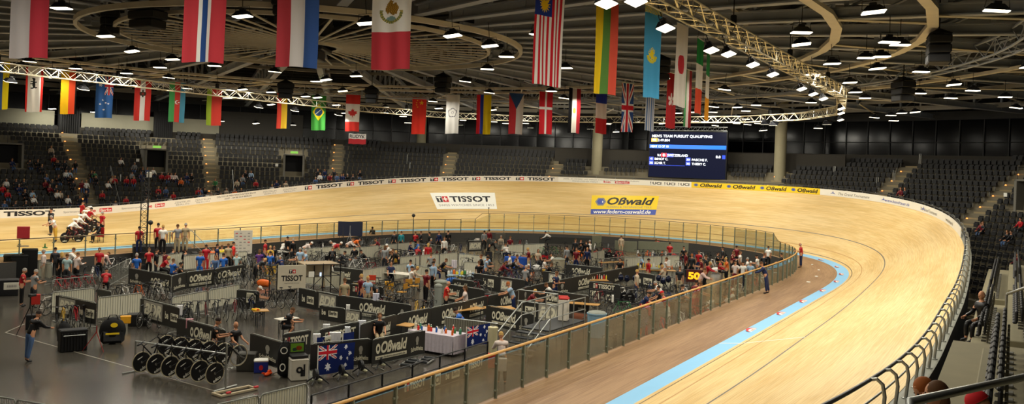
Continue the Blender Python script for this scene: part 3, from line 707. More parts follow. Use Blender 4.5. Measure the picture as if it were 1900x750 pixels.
# catwalk truss ring
def truss(mb, pts, w=.5, step=.6, r=.028, rd=.016):
    """triangular-webbed box truss along a polyline"""
    pts = [Vector(p) for p in pts]; L = [0]
    for a, b in zip(pts, pts[1:]): L.append(L[-1]+(b-a).length)
    def P(d):
        i = next((k for k in range(1, len(L)) if L[k] >= d-1e-6), len(L)-1); t = (d-L[i-1])/max(L[i]-L[i-1], 1e-6); p = pts[i-1].lerp(pts[i], t)
        a = pts[i]-pts[i-1]; a.z = 0; a.normalize(); s = Vector((-a.y, a.x, 0)); return p, s
    n = int(L[-1]/step); C = [[], [], [], []]
    for i in range(n+1):
        p, s = P(L[-1]*i/n)
        for j, (x, z) in enumerate(((-1, 0), (1, 0), (1, 1), (-1, 1))): C[j].append(p+s*(x*w/2)+Vector((0, 0, z*w)))
    for c in C: mb.tube(c[::2]+([c[-1]] if n % 2 else []), r, 5)
    for i in range(n):
        for j in range(4):
            k = (j+1) % 4; a, b = (C[j][i], C[k][i+1]) if i % 2 else (C[k][i], C[j][i+1]); mb.tube([a, b], rd, 3, 0, False, False)
        if i % 4 == 0:
            for j in range(4): mb.tube([C[j][i], C[(j+1) % 4][i]], rd, 3, 0, False, False)
    return C
mb = MB(); truss(mb, [(31.6*cos(2*pi*k/60), 31.6*sin(2*pi*k/60), 11.9) for k in range(61)], .7, 1.2, .05, .03)
struct(mb.build('ring_truss_beam', M_BEAM))
# lighting truss over the track
TZ = 10.75
pth = [(-46, -22.3, TZ), (-8, -22.3, TZ), (17, -22.4, TZ), (29, -20.4, TZ), (35.5, -16.5, TZ), (39.2, -11, TZ), (40.6, -4, TZ), (40.4, 5, TZ), (38.8, 11.5, TZ), (35, 16, TZ), (28, 19, TZ), (16, 20, TZ), (0, 20.4, TZ), (-30, 20.4, TZ)]
mb = MB(); truss(mb, pth, .5, .62, .03, .017)
M_ALU = mat('truss_aluminium', 'E6DEC4', .3, .75, scale=10)
lt = thing('lighting_truss', 'bright aluminium lighting truss hanging along the near straight and bend', 'truss')
mb.build('lattice', M_ALU, lt)
mb = MB()
for i in range(len(pth)-1):
    a, b = Vector(pth[i]), Vector(pth[i+1]); n = max(1, int((b-a).length/7))
    for k in range(n): p = a.lerp(b, (k+.5)/n); mb.tube([p+Vector((0, 0, .5)), p+Vector((0, 0, ZC+.1-TZ))], .018, 4); mb.box(p+Vector((0, 0, .7)), (.25, .2, .4), .3, 0, .03)
mb.build('hoist_chains', M_BLACKM, lt)
# ---------------------------------------------------------------- lamps
M_HOUS = mat('lamp_housing', '1C1D22', .5, .3); M_LENS = mat('lamp_lens', 'FFF4DC', .3, emit='FFF3D6', es=7.)
def lamp_meshes(w, d):
    h = MB(); a = [(-w/2, -d/2, 0), (w/2, -d/2, 0), (w/2, d/2, 0), (-w/2, d/2, 0)]; b = [(-w*.24, -d*.28, .19), (w*.24, -d*.28, .19), (w*.24, d*.28, .19), (-w*.24, d*.28, .19)]
    h.add(a+b, [(0, 1, 5, 4), (1, 2, 6, 5), (2, 3, 7, 6), (3, 0, 4, 7), (4, 5, 6, 7)])
    h.box((0, 0, .23), (w*.3, d*.4, .1), 0, 0, .02)
    e = MB(); e.box((0, 0, -.015), (w*.94, d*.94, .04), 0, 0, .015)
    y = MB(); y.tube([(-w*.45, 0, .08), (-w*.4, 0, .34), (w*.4, 0, .34), (w*.45, 0, .08)], .012, 5); y.tube([(0, 0, .34), (0, 0, .95)], .014, 5)
    return h.mesh('housing', M_HOUS), e.mesh('lens', M_LENS), y.mesh('yoke', M_BLACKM)
LM = lamp_meshes(.72, .38); LF = lamp_meshes(.72, .36)
LAMPS = '''114,15 196,67 245,95 320,110 297,125 398,122 235,136 225,144 41,122 55,114 140,127 98,143 245,159 313,144 347,164 450,166 422,182 97,202 175,208 262,214 332,220 410,225 475,229
510,133 587,151 605,148 661,141 503,171 567,179 589,181 636,169 624,195 637,210 681,43 840,66 909,85 940,105 904,128 863,151 803,188 814,201 715,199 748,216 757,228 859,223 848,219 908,172 914,204 917,226 503,194 543,232 939,229 450,30
1000,64 1049,126 1023,169 1046,182 975,229 1230,147 1344,166 1324,198 1285,208 1258,210 1323,208 1368,199 1384,206 1403,195 1384,221 1308,226 1327,233 1180,227 1229,229 1128,230 1143,245 1290,225 1367,229 1387,231 1407,229 1416,242
1487,60 1487,82 1621,22 1650,78 1670,83 1635,105 1607,107 1628,127 1544,118 1507,138 1577,153 1587,171 1605,182 1709,133 1706,173 1770,157 1805,168 1764,182 1885,200 1622,218 1673,210 1653,214 1658,224 1698,208 1518,238 1505,190'''
lamps = []
for i, t in enumerate(LAMPS.split()):
    px, py = map(float, t.split(',')); P = at(px, py, 11.35); R_ = hypot(P.x, P.y)
    if R_ > 57: P = P*1; f = at(px, py, 10.6); P = f
    if hypot(P.x, P.y) > 60.5: P = Vector(P); sc = 60/hypot(P.x, P.y); P = at_depth(px, py, pix(P)[2]*sc)
    lamps.append((P, px, py))
OFFL = [(x, y) for x in (-30, -22, -14) for y in (-26, -19, -8, 4, 16, 25)]+[(-4, -30), (10, -31), (24, -30)]
for x, y in OFFL: lamps.append((Vector((x, y, 11.35)), None, None))
LCOL = (1., .94, .80)
def area(P, tgt, e, size=.8, spread=180, nm='lamp_light'):
    l = bpy.data.lights.new(nm, 'AREA'); l.shape = 'RECTANGLE'; l.size = size; l.size_y = size*.6; l.energy = e; l.color = LCOL; l.spread = radians(spread)
    o = bpy.data.objects.new(nm, l); COL.objects.link(o); o.location = P
    o.rotation_euler = (Vector(tgt)-P).to_track_quat('-Z', 'Y').to_euler(); return o
def near_track(P):
    d = outer_dist(P.x, P.y); return -11 < d < 3
for i, (P, px, py) in enumerate(sorted(lamps, key=lambda t: (t[1] if t[1] is not None else -1, t[2] or 0))):
    lab = 'floodlight under the roof'
    t = thing('high_bay_lamp', lab, 'lamp', P, rnd.uniform(-.25, .25)+radians(112), 'lamps under the roof'); t['px'] = 0
    tilt = rnd.choice((0, 0, .06, .12, -.08)); t.rotation_euler = (tilt*.6, tilt, t.rotation_euler[2])
    for nm, me in zip(('housing', 'lens', 'yoke'), LM): link(nm, me, t)
    if px is None: t['label'] = 'bright floodlight hanging under the roof above the camera side, outside the view'; del t['label']; t['label'] = 'floodlight under the near roof, %s of the row outside the photo' % nth(i)
    del t['px']
    tr_ = near_track(P)
    area(P-Vector((0, 0, .06)), P-Vector((P.x*-.03, P.y*-.03, 5)), 250 if tr_ else 480)
# floods on the truss, each on a hanging arm
k = 0
for px, py in [(1125, 6), (1235, 52), (1320, 93), (1352, 100), (1397, 120), (1434, 138), (1478, 158), (1503, 180), (1541, 193), (1562, 205), (1572, 217), (1558, 224), (1420, 228), (1436, 246-16), (1180, 20-18), (1480, 166), (540, 192), (740, 208), (250, 157), (100, 146), (640, 200), (870, 220), (960, 224), (1050, 225), (1130, 226)]:
    P = at(px, py, TZ-.3) if px > 1440 or px < 1120 else at(px, py, TZ-.45)
    near = min((Vector((a[0], a[1], 0)).lerp(Vector((b[0], b[1], 0)), j/10) for a, b in zip(pth, pth[1:]) for j in range(11)), key=lambda v: (v-Vector((P.x, P.y, 0))).length)
    P = Vector((near.x, near.y, TZ-.5)) if px > 1440 or px < 1120 else P
    tgt = top(0, 0) if False else Vector((P.x, P.y*1.18 if abs(P.y) > 8 else P.y, 0))
    if P.x > 30: tgt = Vector((P.x*1.25, P.y*1.15, 2.5))
    t = thing('truss_floodlight', 'bright floodlight clamped under the aluminium lighting truss, %s of its row' % nth(k), 'lamp', P, 0, 'floodlights on the lighting truss')
    d = (tgt-P).normalized(); t.rotation_euler = (-d).to_track_quat('Z', 'Y').to_euler()
    for nm, me in zip(('housing', 'lens', 'yoke'), LF): link(nm, me, t)
    area(P+d*.08, tgt, 620 if px < 1000 else 240); k += 1
for i, x in enumerate((-40, -32, -24, -16)):  # unseen floodlights added on both truss runs to brighten the straights
    for y, e in ((-22.3, 250), (20.4, 650)):
        P = Vector((x, y, TZ-.5)); t = thing('truss_floodlight', 'added floodlight on the unseen %s truss run, %s of four' % ('near' if y < 0 else 'far', nth(i)), 'lamp', P, 0, 'floodlights on the lighting truss')
        for nm, me in zip(('housing', 'lens', 'yoke'), LF): link(nm, me, t)
        area(P-Vector((0, 0, .08)), (x, y*1.2, 0), e)
# loudspeaker clusters
for i, (px, py, z, w) in enumerate([(275, 12, 12.2, 1.6), (205, 28, 12.6, 1.3), (1742, 76, 11.8, 1.5), (538, 5, 12.2, 1.3), (1676, 158, 11.5, 1.2), (1225, 118, 12, 1.2), (690, 170, 11.6, 1.), (530, 160, 11.6, 1.2), (1440, 208, 11.9, 1.1), (822, 148, 12, 1.)]):
    P = at(px, py, z); mb = MB()
    for j in range(3): mb.box((0, 0, -.36*j), (w*(1-.1*j), .8, .32), .0, 0, .04)
    mb.add([(-w/2, -.4, .2), (w/2, -.4, .2), (w/2, .4, .2), (-w/2, .4, .2), (0, 0, .5)], [(0, 1, 4), (1, 2, 4), (2, 3, 4), (3, 0, 4)])
    mb.tube([(0, 0, .5), (0, 0, 1.6)], .03, 5)
    tag(mb.build('loudspeaker_cluster', mat('speaker_black', '0B0B0C', .7), None, P, atan2(P.y, P.x)+pi/2), 'black loudspeaker cluster hanging from the roof, %s' % ('behind the white and red flag', 'left of the roof opening', 'largest one at the upper right', 'above the red white blue flag', 'right of the truss corner', 'left of the green white orange flag', 'above the maple leaf flag', 'above the black gold red flag', 'over the second pillar', 'right of the eagle flag')[i], 'loudspeaker')
# ---------------------------------------------------------------- flags
def flag_mat():
    m = bpy.data.materials.new('flag_cloth'); m.use_nodes = True; nt = m.node_tree; b = nt.nodes['Principled BSDF']; out = nt.nodes['Material Output']
    a = nt.nodes.new('ShaderNodeAttribute'); a.attribute_name = 'Col'; w = nt.nodes.new('ShaderNodeTexNoise'); w.inputs['Scale'].default_value = 60
    r = nt.nodes.new('ShaderNodeMix'); r.data_type = 'RGBA'; r.blend_type = 'MULTIPLY'; r.inputs['Factor'].default_value = .12
    nt.links.new(a.outputs['Color'], r.inputs['A']); nt.links.new(w.outputs['Color'], r.inputs['B']); nt.links.new(r.outputs['Result'], b.inputs['Base Color'])
    b.inputs['Roughness'].default_value = .8; b.inputs['Specular IOR Level'].default_value = .15
    t = nt.nodes.new('ShaderNodeBsdfTranslucent'); nt.links.new(a.outputs['Color'], t.inputs['Color']); mx = nt.nodes.new('ShaderNodeMixShader'); mx.inputs[0].default_value = .5
    nt.links.new(b.outputs[0], mx.inputs[1]); nt.links.new(t.outputs[0], mx.inputs[2]); nt.links.new(mx.outputs[0], out.inputs[0]); return m
M_FLAG = flag_mat()
RED, WHT, BLU, YEL, GRN, BLK = 'CF2A36', 'F0EFEC', '2C4E9C', 'F4CC20', '2E8B45', '141416'
def V(*c): return lambda u, v: c[min(int(u*len(c)), len(c)-1)]
def VW(*cw): 
    def f(u, v):
        for c, w in cw:
            if u < w: return c
        return cw[-1][0]
    return f
def H(*c): return lambda u, v: c[min(int((1-v)*len(c)), len(c)-1)]
def star(x, y, n=5, k=.42):
    """x, y relative to the star's radius"""
    r = hypot(x, y); a = (atan2(x, y) % (2*pi/n)); a = min(a, 2*pi/n-a); t = a/(pi/n)
    return r < k/(k+(1-k)*1.0*(1-t)) * (1-t+t*1.0)*1.0*(1-(1-k)*t) if False else r < 1-(1-k)*t**.8
def inpoly(x, y, P):
    c = False; j = len(P)-1
    for i in range(len(P)):
        if (P[i][1] > y) != (P[j][1] > y) and x < (P[j][0]-P[i][0])*(y-P[i][1])/(P[j][1]-P[i][1])+P[i][0]: c = not c
        j = i
    return c
def jack(a, b, c0=BLU):
    """union jack, a in -1..1 along its length (aspect 2), b in -1..1"""
    x, y = a*2, b
    if abs(y) < .2 or abs(x) < .2: return RED
    if abs(y) < .33 or abs(x) < .33: return WHT
    d1 = abs(y-x/2)*.894; d2 = abs(y+x/2)*.894
    if d1 < .07 and ((x > 0) == (y > 0)) or d2 < .07: return RED
    if d1 < .2 or d2 < .2: return WHT
    return c0
ASP = 2.6
def norway(u, v):
    du, dv = abs(u-.5), abs(v-.72)*ASP
    if du < .07 or dv < .07: return '31508F'
    if du < .145 or dv < .145: return WHT
    return 'C8434C'
def mexico(u, v):
    if v > .667: return '2E6B45'
    if v < .333: return 'CC4450'
    x, y = (u-.5), (v-.515)*ASP
    if inpoly(x, y-.04, [(-.16, -.02), (-.12, .12), (-.04, .22), (.06, .2), (.02, .14), (.12, .16), (.19, .05), (.14, -.1), (.03, -.12), (-.06, -.06), (-.1, -.1)]): return '8A6A30' if (int(x*60)+int(y*60)) % 3 else 'B89040'
    r = hypot(x, y*1.1+.02)
    if .21 < r < .28 and y < .02: return '6B7A48' if int(atan2(y, x)*9) % 2 else 'B8A860'
    if hypot(x*1., (y+.17)*2.) < .12: return '7FA0A0'
    return WHT
def malaysia(u, v):
    if v > .685 and u < .56:
        x, y = (u-.33)/.2, (v-.79)*ASP/.2
        if hypot(x, y) < .98 and star(x, y, 14, .55): return 'F2C624'
        if .9 < hypot((u-.28)/.3, (v-.93)*ASP/.3) < 1.0: return 'F2C624'
        return '2B3F8F'
    return (RED, WHT)[min(int(u*14), 13) % 2]
def kazakh(u, v):
    if v > .93: return ('E3C94A', '8FB8B8')[int(u*14+v*60) % 2]
    x, y = (u-.5), (v-.48)*ASP; r = hypot(x, y)
    if r < .13: return 'F0D830'
    if r < .21 and int(atan2(y, x)*14) % 2: return 'F0D830'
    if .2 < hypot(x, y-.03) < .3 and y < -.04: return 'D8CC40'
    return '4FA6D8'
def disc(bg, fg, cu, cv, r): return lambda u, v: fg if hypot((u-cu), (v-cv)*ASP) < r else bg
def berlin(u, v):
    if u < .13 or u > .84: return 'D8352F'
    x, y = u-.47, (v-.61)*ASP
    for cx, cy, rx, ry in ((0, 0, .09, .24), (.0, .27, .08, .09), (-.13, .14, .1, .035), (-.14, .02, .09, .03), (.11, .12, .06, .03), (-.1, -.22, .1, .04), (.1, -.2, .09, .04), (-.06, .33, .07, .03)):
        if ((x-cx)/rx)**2+((y-cy)/ry)**2 < 1: return '1A1A1A'
    return 'F2EFE6'
def austral(u, v):
    if u > .5 and v > .55: return jack((v-.775)/.225, (u-.75)/.25)
    for cx, cy, r, n in ((.26, .79, .12, 7), (.6, .36, .075, 7), (.28, .33, .075, 7), (.75, .44-.1, .075, 7), (.5, .2, .075, 7), (.42, .43, .07, 7)):
        if star((u-cx)/r, (v-cy)*ASP/r, n, .5): return 'E8ECF4'
    return '3C6CB0'
def austria(u, v):
    if .36 < u < .64:
        x, y = (u-.5), (v-.67)*ASP
        if hypot(x/.17, y/.24) < 1 and (abs(x) < .05 or abs(y) < .12) or hypot(x, y-.2) < .06: return '4A4036' if hypot(x, y) > .07 else 'A04038'
        return WHT
    x, y = (u-.5), (v-.67)*ASP
    if hypot(x/.2, y/.22) < 1 and y > -.1: return '4A4036'
    return 'DA3F38'
def azer(u, v):
    if u < .36: return '4FA860'
    if u > .68: return '4F90AC'
    x, y = (u-.5)/.13, (v-.5)*ASP/.13
    if hypot(x, y) < 1 and hypot(x-.3, y) > .78 or hypot(x-.75, y) < .35: return WHT
    return 'D0443C'
def brazil(u, v):
    x, y = abs(u-.5), abs(v-.5)*ASP
    if hypot(u-.5, (v-.5)*ASP) < .28:
        return 'D8E0D8' if abs((v-.5)*ASP-(u-.5)*.9-.03) < .035 else '33507C'
    return 'F0D818' if x/.42+y/.62 < 1 else '3F8E3C'
LEAF = [(0, 1), (.16, .68), (.34, .78), (.26, .35), (.5, .55), (.56, .42), (.9, .48), (.78, .2), (.95, .08), (.45, -.28), (.52, -.5), (.05, -.42), (.05, -.8)]
LEAF = LEAF+[(-x, y) for x, y in LEAF[::-1]]
def canada(u, v):
    if v > .745 or v < .26: return 'D43A34'
    return 'C83838' if inpoly((u-.5)/.36, (v-.49)*ASP/.36, LEAF) else 'E8E2DC'
def china(u, v):
    if star((u-.66)/.17, (v-.86)*ASP/.17): return 'F2C030'
    for cx, cy in ((.36, .92), (.3, .86), (.3, .8), (.38, .74)):
        if star((u-cx)/.06, (v-cy)*ASP/.06): return 'F2C030'
    return 'DC3A2E'
def taipei(u, v):
    x, y = u-.5, (v-.54)*ASP; r = hypot(x, y); a = atan2(x, y)
    R = .27+.07*abs(sin(2.5*a+pi/2))
    if R*.82 < r < R or .07 < r < .1: return '77767C'
    return 'D9D7D3'
def czech(u, v):
    y = v
    if v > .62 and abs(u-.5) < (v-.62)/.38*.5+.02: return '34507C'
    return 'C23A40' if u < .5 else 'D8D4D0'
def denmark(u, v): return WHT if abs(u-.5) < .08 or abs(v-.61)*ASP < .08 else 'CE2A34'
def egypt(u, v):
    if hypot((u-.5)/.1, (v-.5)*ASP/.16) < 1: return 'C8A850'
    return (BLK, 'DCD8CC', 'A83038')[min(int(u*3), 2)]
def brit(u, v): return jack((v-.5)*2, (u-.5)*2, '35508A')
def greece(u, v): return ('D8DCE4', '6C86B4')[int(u*9) % 2]
def hongkong(u, v):
    x, y = u-.5, (v-.52)*ASP; r = hypot(x, y); a = atan2(x, y)
    return 'F0E0DC' if r < .32*abs(cos(2.5*a))**.6 and r > .03 else 'B82C30'
def ausflag(u, v):
    if u < .5 and v > .5: return jack((u-.25)/.25, (v-.75)/.25, '1E2C66')
    for cx, cy, r in ((.25, .24, .09), (.75, .86, .055), (.88, .62, .055), (.62, .5, .055), (.75, .2, .055), (.81, .43, .035)):
        if star((u-cx)*2/r/2, (v-cy)/r/2*1.1, 7, .5): return 'F0F2F8'
    return '1E2C66'
def flag_mesh(name, fn, w, h, nu, nv, seed, amp=.05, folds=2.2):
    r = random.Random(seed); p1, p2, p3 = r.uniform(0, 6), r.uniform(0, 6), r.uniform(0, 6); mb = MB()
    for j in range(nv+1):
        for i in range(nu+1):
            u, v = i/nu, j/nv; k = (.35+.65*(1-v))
            x = (u-.5)*w*(1-.03*(1-v))+.012*sin(v*5+p3)
            y = amp*k*(sin(u*folds*2*pi+p1+v*1.3)+.5*sin(u*folds*3.7+p2-v*2))
            mb.v.append((x, y, (v-1)*h+.02*sin(u*5+p2)*(1-v)))
    for j in range(nv):
        for i in range(nu): a = j*(nu+1)+i; mb.f.append((a, a+1, a+nu+2, a+nu+1)); mb.m.append(0)
    me = mb.mesh(name, M_FLAG, True)
    at_ = me.color_attributes.new('Col', 'FLOAT_COLOR', 'CORNER'); buf = []
    for j in range(nv):
        for i in range(nu): c = lin(fn((i+.5)/nu, (j+.5)/nv)); buf += [*c, 1.]*4
    at_.data.foreach_set('color', buf); return me
FLAGS = [ # px centre, px bottom, px width, seen from the camera; design; label
 (53, 108, 62, V('B9B3B4', 'B53A46'), 'hanging flag, white left half and red right half, at far left', 0),
 (376, 116, 75, norway, 'hanging red flag with blue and white cross band', 0), (549, 125, 76, V('B8434C', 'DCD8D8', '3F5FA0'), 'large hanging flag in red, white and blue upright stripes', 0),
 (723, 129, 74, mexico, 'hanging green white and red flag with a brown bird emblem', 0), (1015, 159, 54, malaysia, 'red and white pinstriped flag with yellow sun on blue corner', 1),
 (1121, 175, 42, VW(('F2CC2A', .33), ('5E8A44', .68), ('DB5A48', 1)), 'hanging flag in yellow, green and salmon red upright stripes', 1), (1207, 182, 32, kazakh, 'sky blue hanging flag with yellow sun emblem', 1),
 (1261, 198, 21, disc('E4DED6', 'C83C44', .5, .52, .3), 'white hanging flag with one red disc', 1), (1295, 211, 12, H('2E9650', 'ECE8DE', 'E8583C'), 'narrow hanging flag seen edge-on, green over white over red', 1),
 (1310, 223, 6, H('3FA060', 'EFEBE0', 'EFA030'), 'thinnest edge-on flag, green over white over orange', 1),
 (4, 203, 20, V('3A5A90', 'E8D426'), 'blue and yellow upright striped flag at the photo left edge', 0), (62, 208, 29, berlin, 'white hanging flag with black bear between red edges', 0),
 (126, 212, 27, VW(('F2BE1E', .5), ('E0502C', .9), (BLK, 1)), 'hanging flag in yellow and orange red upright halves', 0), (192, 219, 30, austral, 'hanging blue flag with white stars and small union cross on top', 0),
 (263, 224, 30, austria, 'hanging red white red flag with dark eagle shield', 0), (327, 227, 29, azer, 'hanging green red blue flag with white crescent', 0), (396, 233, 30, VW(('9CB83C', .33), ('D8483E', 1)), 'hanging flag, one third green and two thirds red', 0),
 (526, 239, 28, VW(('D8483A', .3), ('F2C63A', .7), ('2A2C2E', 1)), 'hanging flag in red, gold and black upright stripes', 0), (590, 242, 29, brazil, 'hanging green flag with yellow diamond and blue disc', 0), (653, 244, 29, canada, 'hanging red and white flag with red maple leaf', 0),
 (776, 249, 29, china, 'plain red hanging flag with small yellow stars on top', 0), (838, 248, 25, taipei, 'white hanging flag with grey blossom ring', 0), (896, 249, 27, VW(('D42A34', .26), ('3040A0', .48), ('F0D020', 1)), 'hanging flag in red, blue and wide yellow upright stripes', 0),
 (956, 249, 27, czech, 'hanging red and white flag with blue wedge on top', 1), (1011, 249, 25, denmark, 'red hanging flag with a plain white cross', 1), (1064, 247, 22, egypt, 'hanging flag in black, white and dark red upright stripes', 1),
 (1114, 248, 21, H('2C3C9C', 'E4DED8', 'CC3438'), 'hanging flag, blue over white over red, below the yellow green one', 1), (1162, 245, 22, brit, 'hanging blue flag with red and white crosses and diagonals', 1), (1205, 243, 17, greece, 'hanging flag of thin blue and white stripes below sky blue one', 1),
 (1243, 238, 17, hongkong, 'dark red hanging flag with white flower', 1), (1274, 236, 13, V('3C7A48', 'DCD4CC', 'B04048'), 'narrow hanging flag in green, white and dark red stripes', 1)]
FZ, FH, FWD = 12.0, 3.12, 1.2
for i, (px, yb, w, fn, lab, sgn) in enumerate(FLAGS):
    P = at(px, yb, FZ-FH); q = pix(P); dep = q[2]; P.z = FZ
    real = min(w*dep/FPX, 1.28); W = FWD if w < 60 else max(FWD, real)
    rel = math.acos(min(real/W, 1.)); ray = atan2(P.y-CY, P.x-CX)
    rz = ray-pi/2+(rel if sgn else -rel)
    t = thing('hanging_flag', lab, 'flag', P, rz, 'flags hanging from the roof')
    big = w > 38
    link('cloth', flag_mesh('flag_cloth', fn, W, FH, 60 if big else 40, 120 if big else 84, i, .034 if rel < 1 else .025), t)
    m_ = MB(); m_.tube([(-W/2-.04, 0, .03), (W/2+.04, 0, .03)], .025, 6); m_.build('top_rod', M_STEEL, t)
    m_ = MB()
    for s in (-1, 1): m_.tube([(s*W*.42, 0, .03), (s*W*.3, 0, .5)], .006, 4)
    m_.build('cords', M_DSTEEL, t)
# ---------------------------------------------------------------- people
def skin_mesh(name, V_, E_, R_, mats, sub=1):
    me = bpy.data.meshes.new(name); me.from_pydata(V_, E_, []); ob = bpy.data.objects.new(name, me); COL.objects.link(ob)
    md = ob.modifiers.new('skin', 'SKIN'); md.use_smooth_shade = True
    if not me.skin_vertices:
        bpy.context.view_layer.objects.active = ob
    sv = me.skin_vertices[0].data
    for i, r in enumerate(R_): sv[i].radius = r if isinstance(r, tuple) else (r, r); sv[i].use_root = (i == 0)
    if sub: s = ob.modifiers.new('sub', 'SUBSURF'); s.levels = s.render_levels = sub
    dg = bpy.context.evaluated_depsgraph_get(); out = bpy.data.meshes.new_from_object(ob.evaluated_get(dg))
    bpy.data.objects.remove(ob); bpy.data.meshes.remove(me)
    v = [tuple(p.co) for p in out.vertices]; f = [tuple(p.vertices) for p in out.polygons]; bpy.data.meshes.remove(out)
    m = MB(); m.v = v; m.f = f; m.m = [0]*len(f); return m
POSES = { # pelvis z, lean, head pitch, (hipL, kneeL, hipR, kneeR), (armL pitch, abduct, elbow), (armR ...)
 'stand': (.98, .02, .05, (.03, .03, -.03, .03), (.06, .12, .2), (.02, .14, .15)),
 'hip': (.98, -.02, .0, (.05, .05, -.02, .0), (-.25, .62, .9), (-.1, .15, .25)),
 'hold': (.98, .06, .35, (.04, .04, -.02, .03), (.35, .12, 1.35), (.3, .14, 1.45)),
 'walk': (.95, .06, .05, (.38, .12, -.3, .35), (-.3, .12, .3), (.35, .12, .4)),
 'reach': (.97, .12, .1, (.1, .1, -.08, .05), (1.1, .1, .25), (.9, .15, .4)),
 'bend': (.92, 1.05, .5, (-.1, .05, -.22, .0), (.25, .1, .35), (.4, .1, .3)),
 'lean': (.95, .42, .2, (-.05, .05, -.2, .0), (.8, .15, .55), (.8, .15, .55)),
 'crouch': (.42, .55, .25, (1.95, 2.2, 1.5, 2.15), (.9, .15, .6), (.7, .15, .9)),
 'sit': (.55, .08, .05, (1.45, 1.4, 1.5, 1.5), (.55, .12, .6), (.5, .14, .7)),
 'sitlean': (.55, .62, .3, (1.5, 1.5, 1.35, 1.3), (.75, .12, .75), (.85, .12, .6)),
 'rider': (.98, 1.0, -.25, (1.2, 1.0, .75, .95), (.75, .08, .45), (.75, .08, .45)),
 'push': (.92, .55, .1, (.2, .15, -.35, .1), (1.1, .1, .3), (1.2, .1, .2)),
}
def fk(pose):
    pz, lean, hp, legs, aL, aR = POSES[pose]; J = {}
    d = Vector((sin(lean), 0, cos(lean))); P = Vector((0, 0, pz)); J['pel'] = P
    J['wai'] = P+d*.15; J['che'] = P+d*.32; J['upp'] = P+d*.45; J['nek'] = P+d*.53
    hl = lean*.45+hp; dh = Vector((sin(hl), 0, cos(hl))); J['hed'] = J['nek']+dh*.15; J['dh'] = dh
    for s, (h, k), (a, ab, e) in ((1, legs[:2], aL), (-1, legs[2:], aR)):
        t = 'L' if s > 0 else 'R'
        J['hip'+t] = P+Vector((0, s*.095, -.05)); J['kne'+t] = J['hip'+t]+Vector((sin(h), s*.03, -cos(h)))*.43
        q = h-k; J['ank'+t] = J['kne'+t]+Vector((sin(q), 0, -cos(q)))*.42; J['toe'+t] = J['ank'+t]+Vector((.17, s*.02, -.045))
        J['sho'+t] = J['upp']+Vector((0, s*.175, 0))-d*.03
        u = Vector((sin(a)*cos(ab), s*sin(ab), -cos(a)*cos(ab))); J['elb'+t] = J['sho'+t]+u*.28
        b = a+e; w = Vector((sin(b)*cos(ab*.3), -s*sin(ab*.5)*(.6 if ab > .3 else .2), -cos(b)*cos(ab*.3))).normalized(); J['wri'+t] = J['elb'+t]+w*.25; J['dw'+t] = w
    return J
_PC = {}
M_SKIN = mat('skin', 'C08A68', .6, var=.06, spec=.3); M_SHOE = mat('shoe_dark', '1B1A1C', .6); M_EYE = mat('eye_dark', '17100C', .4)
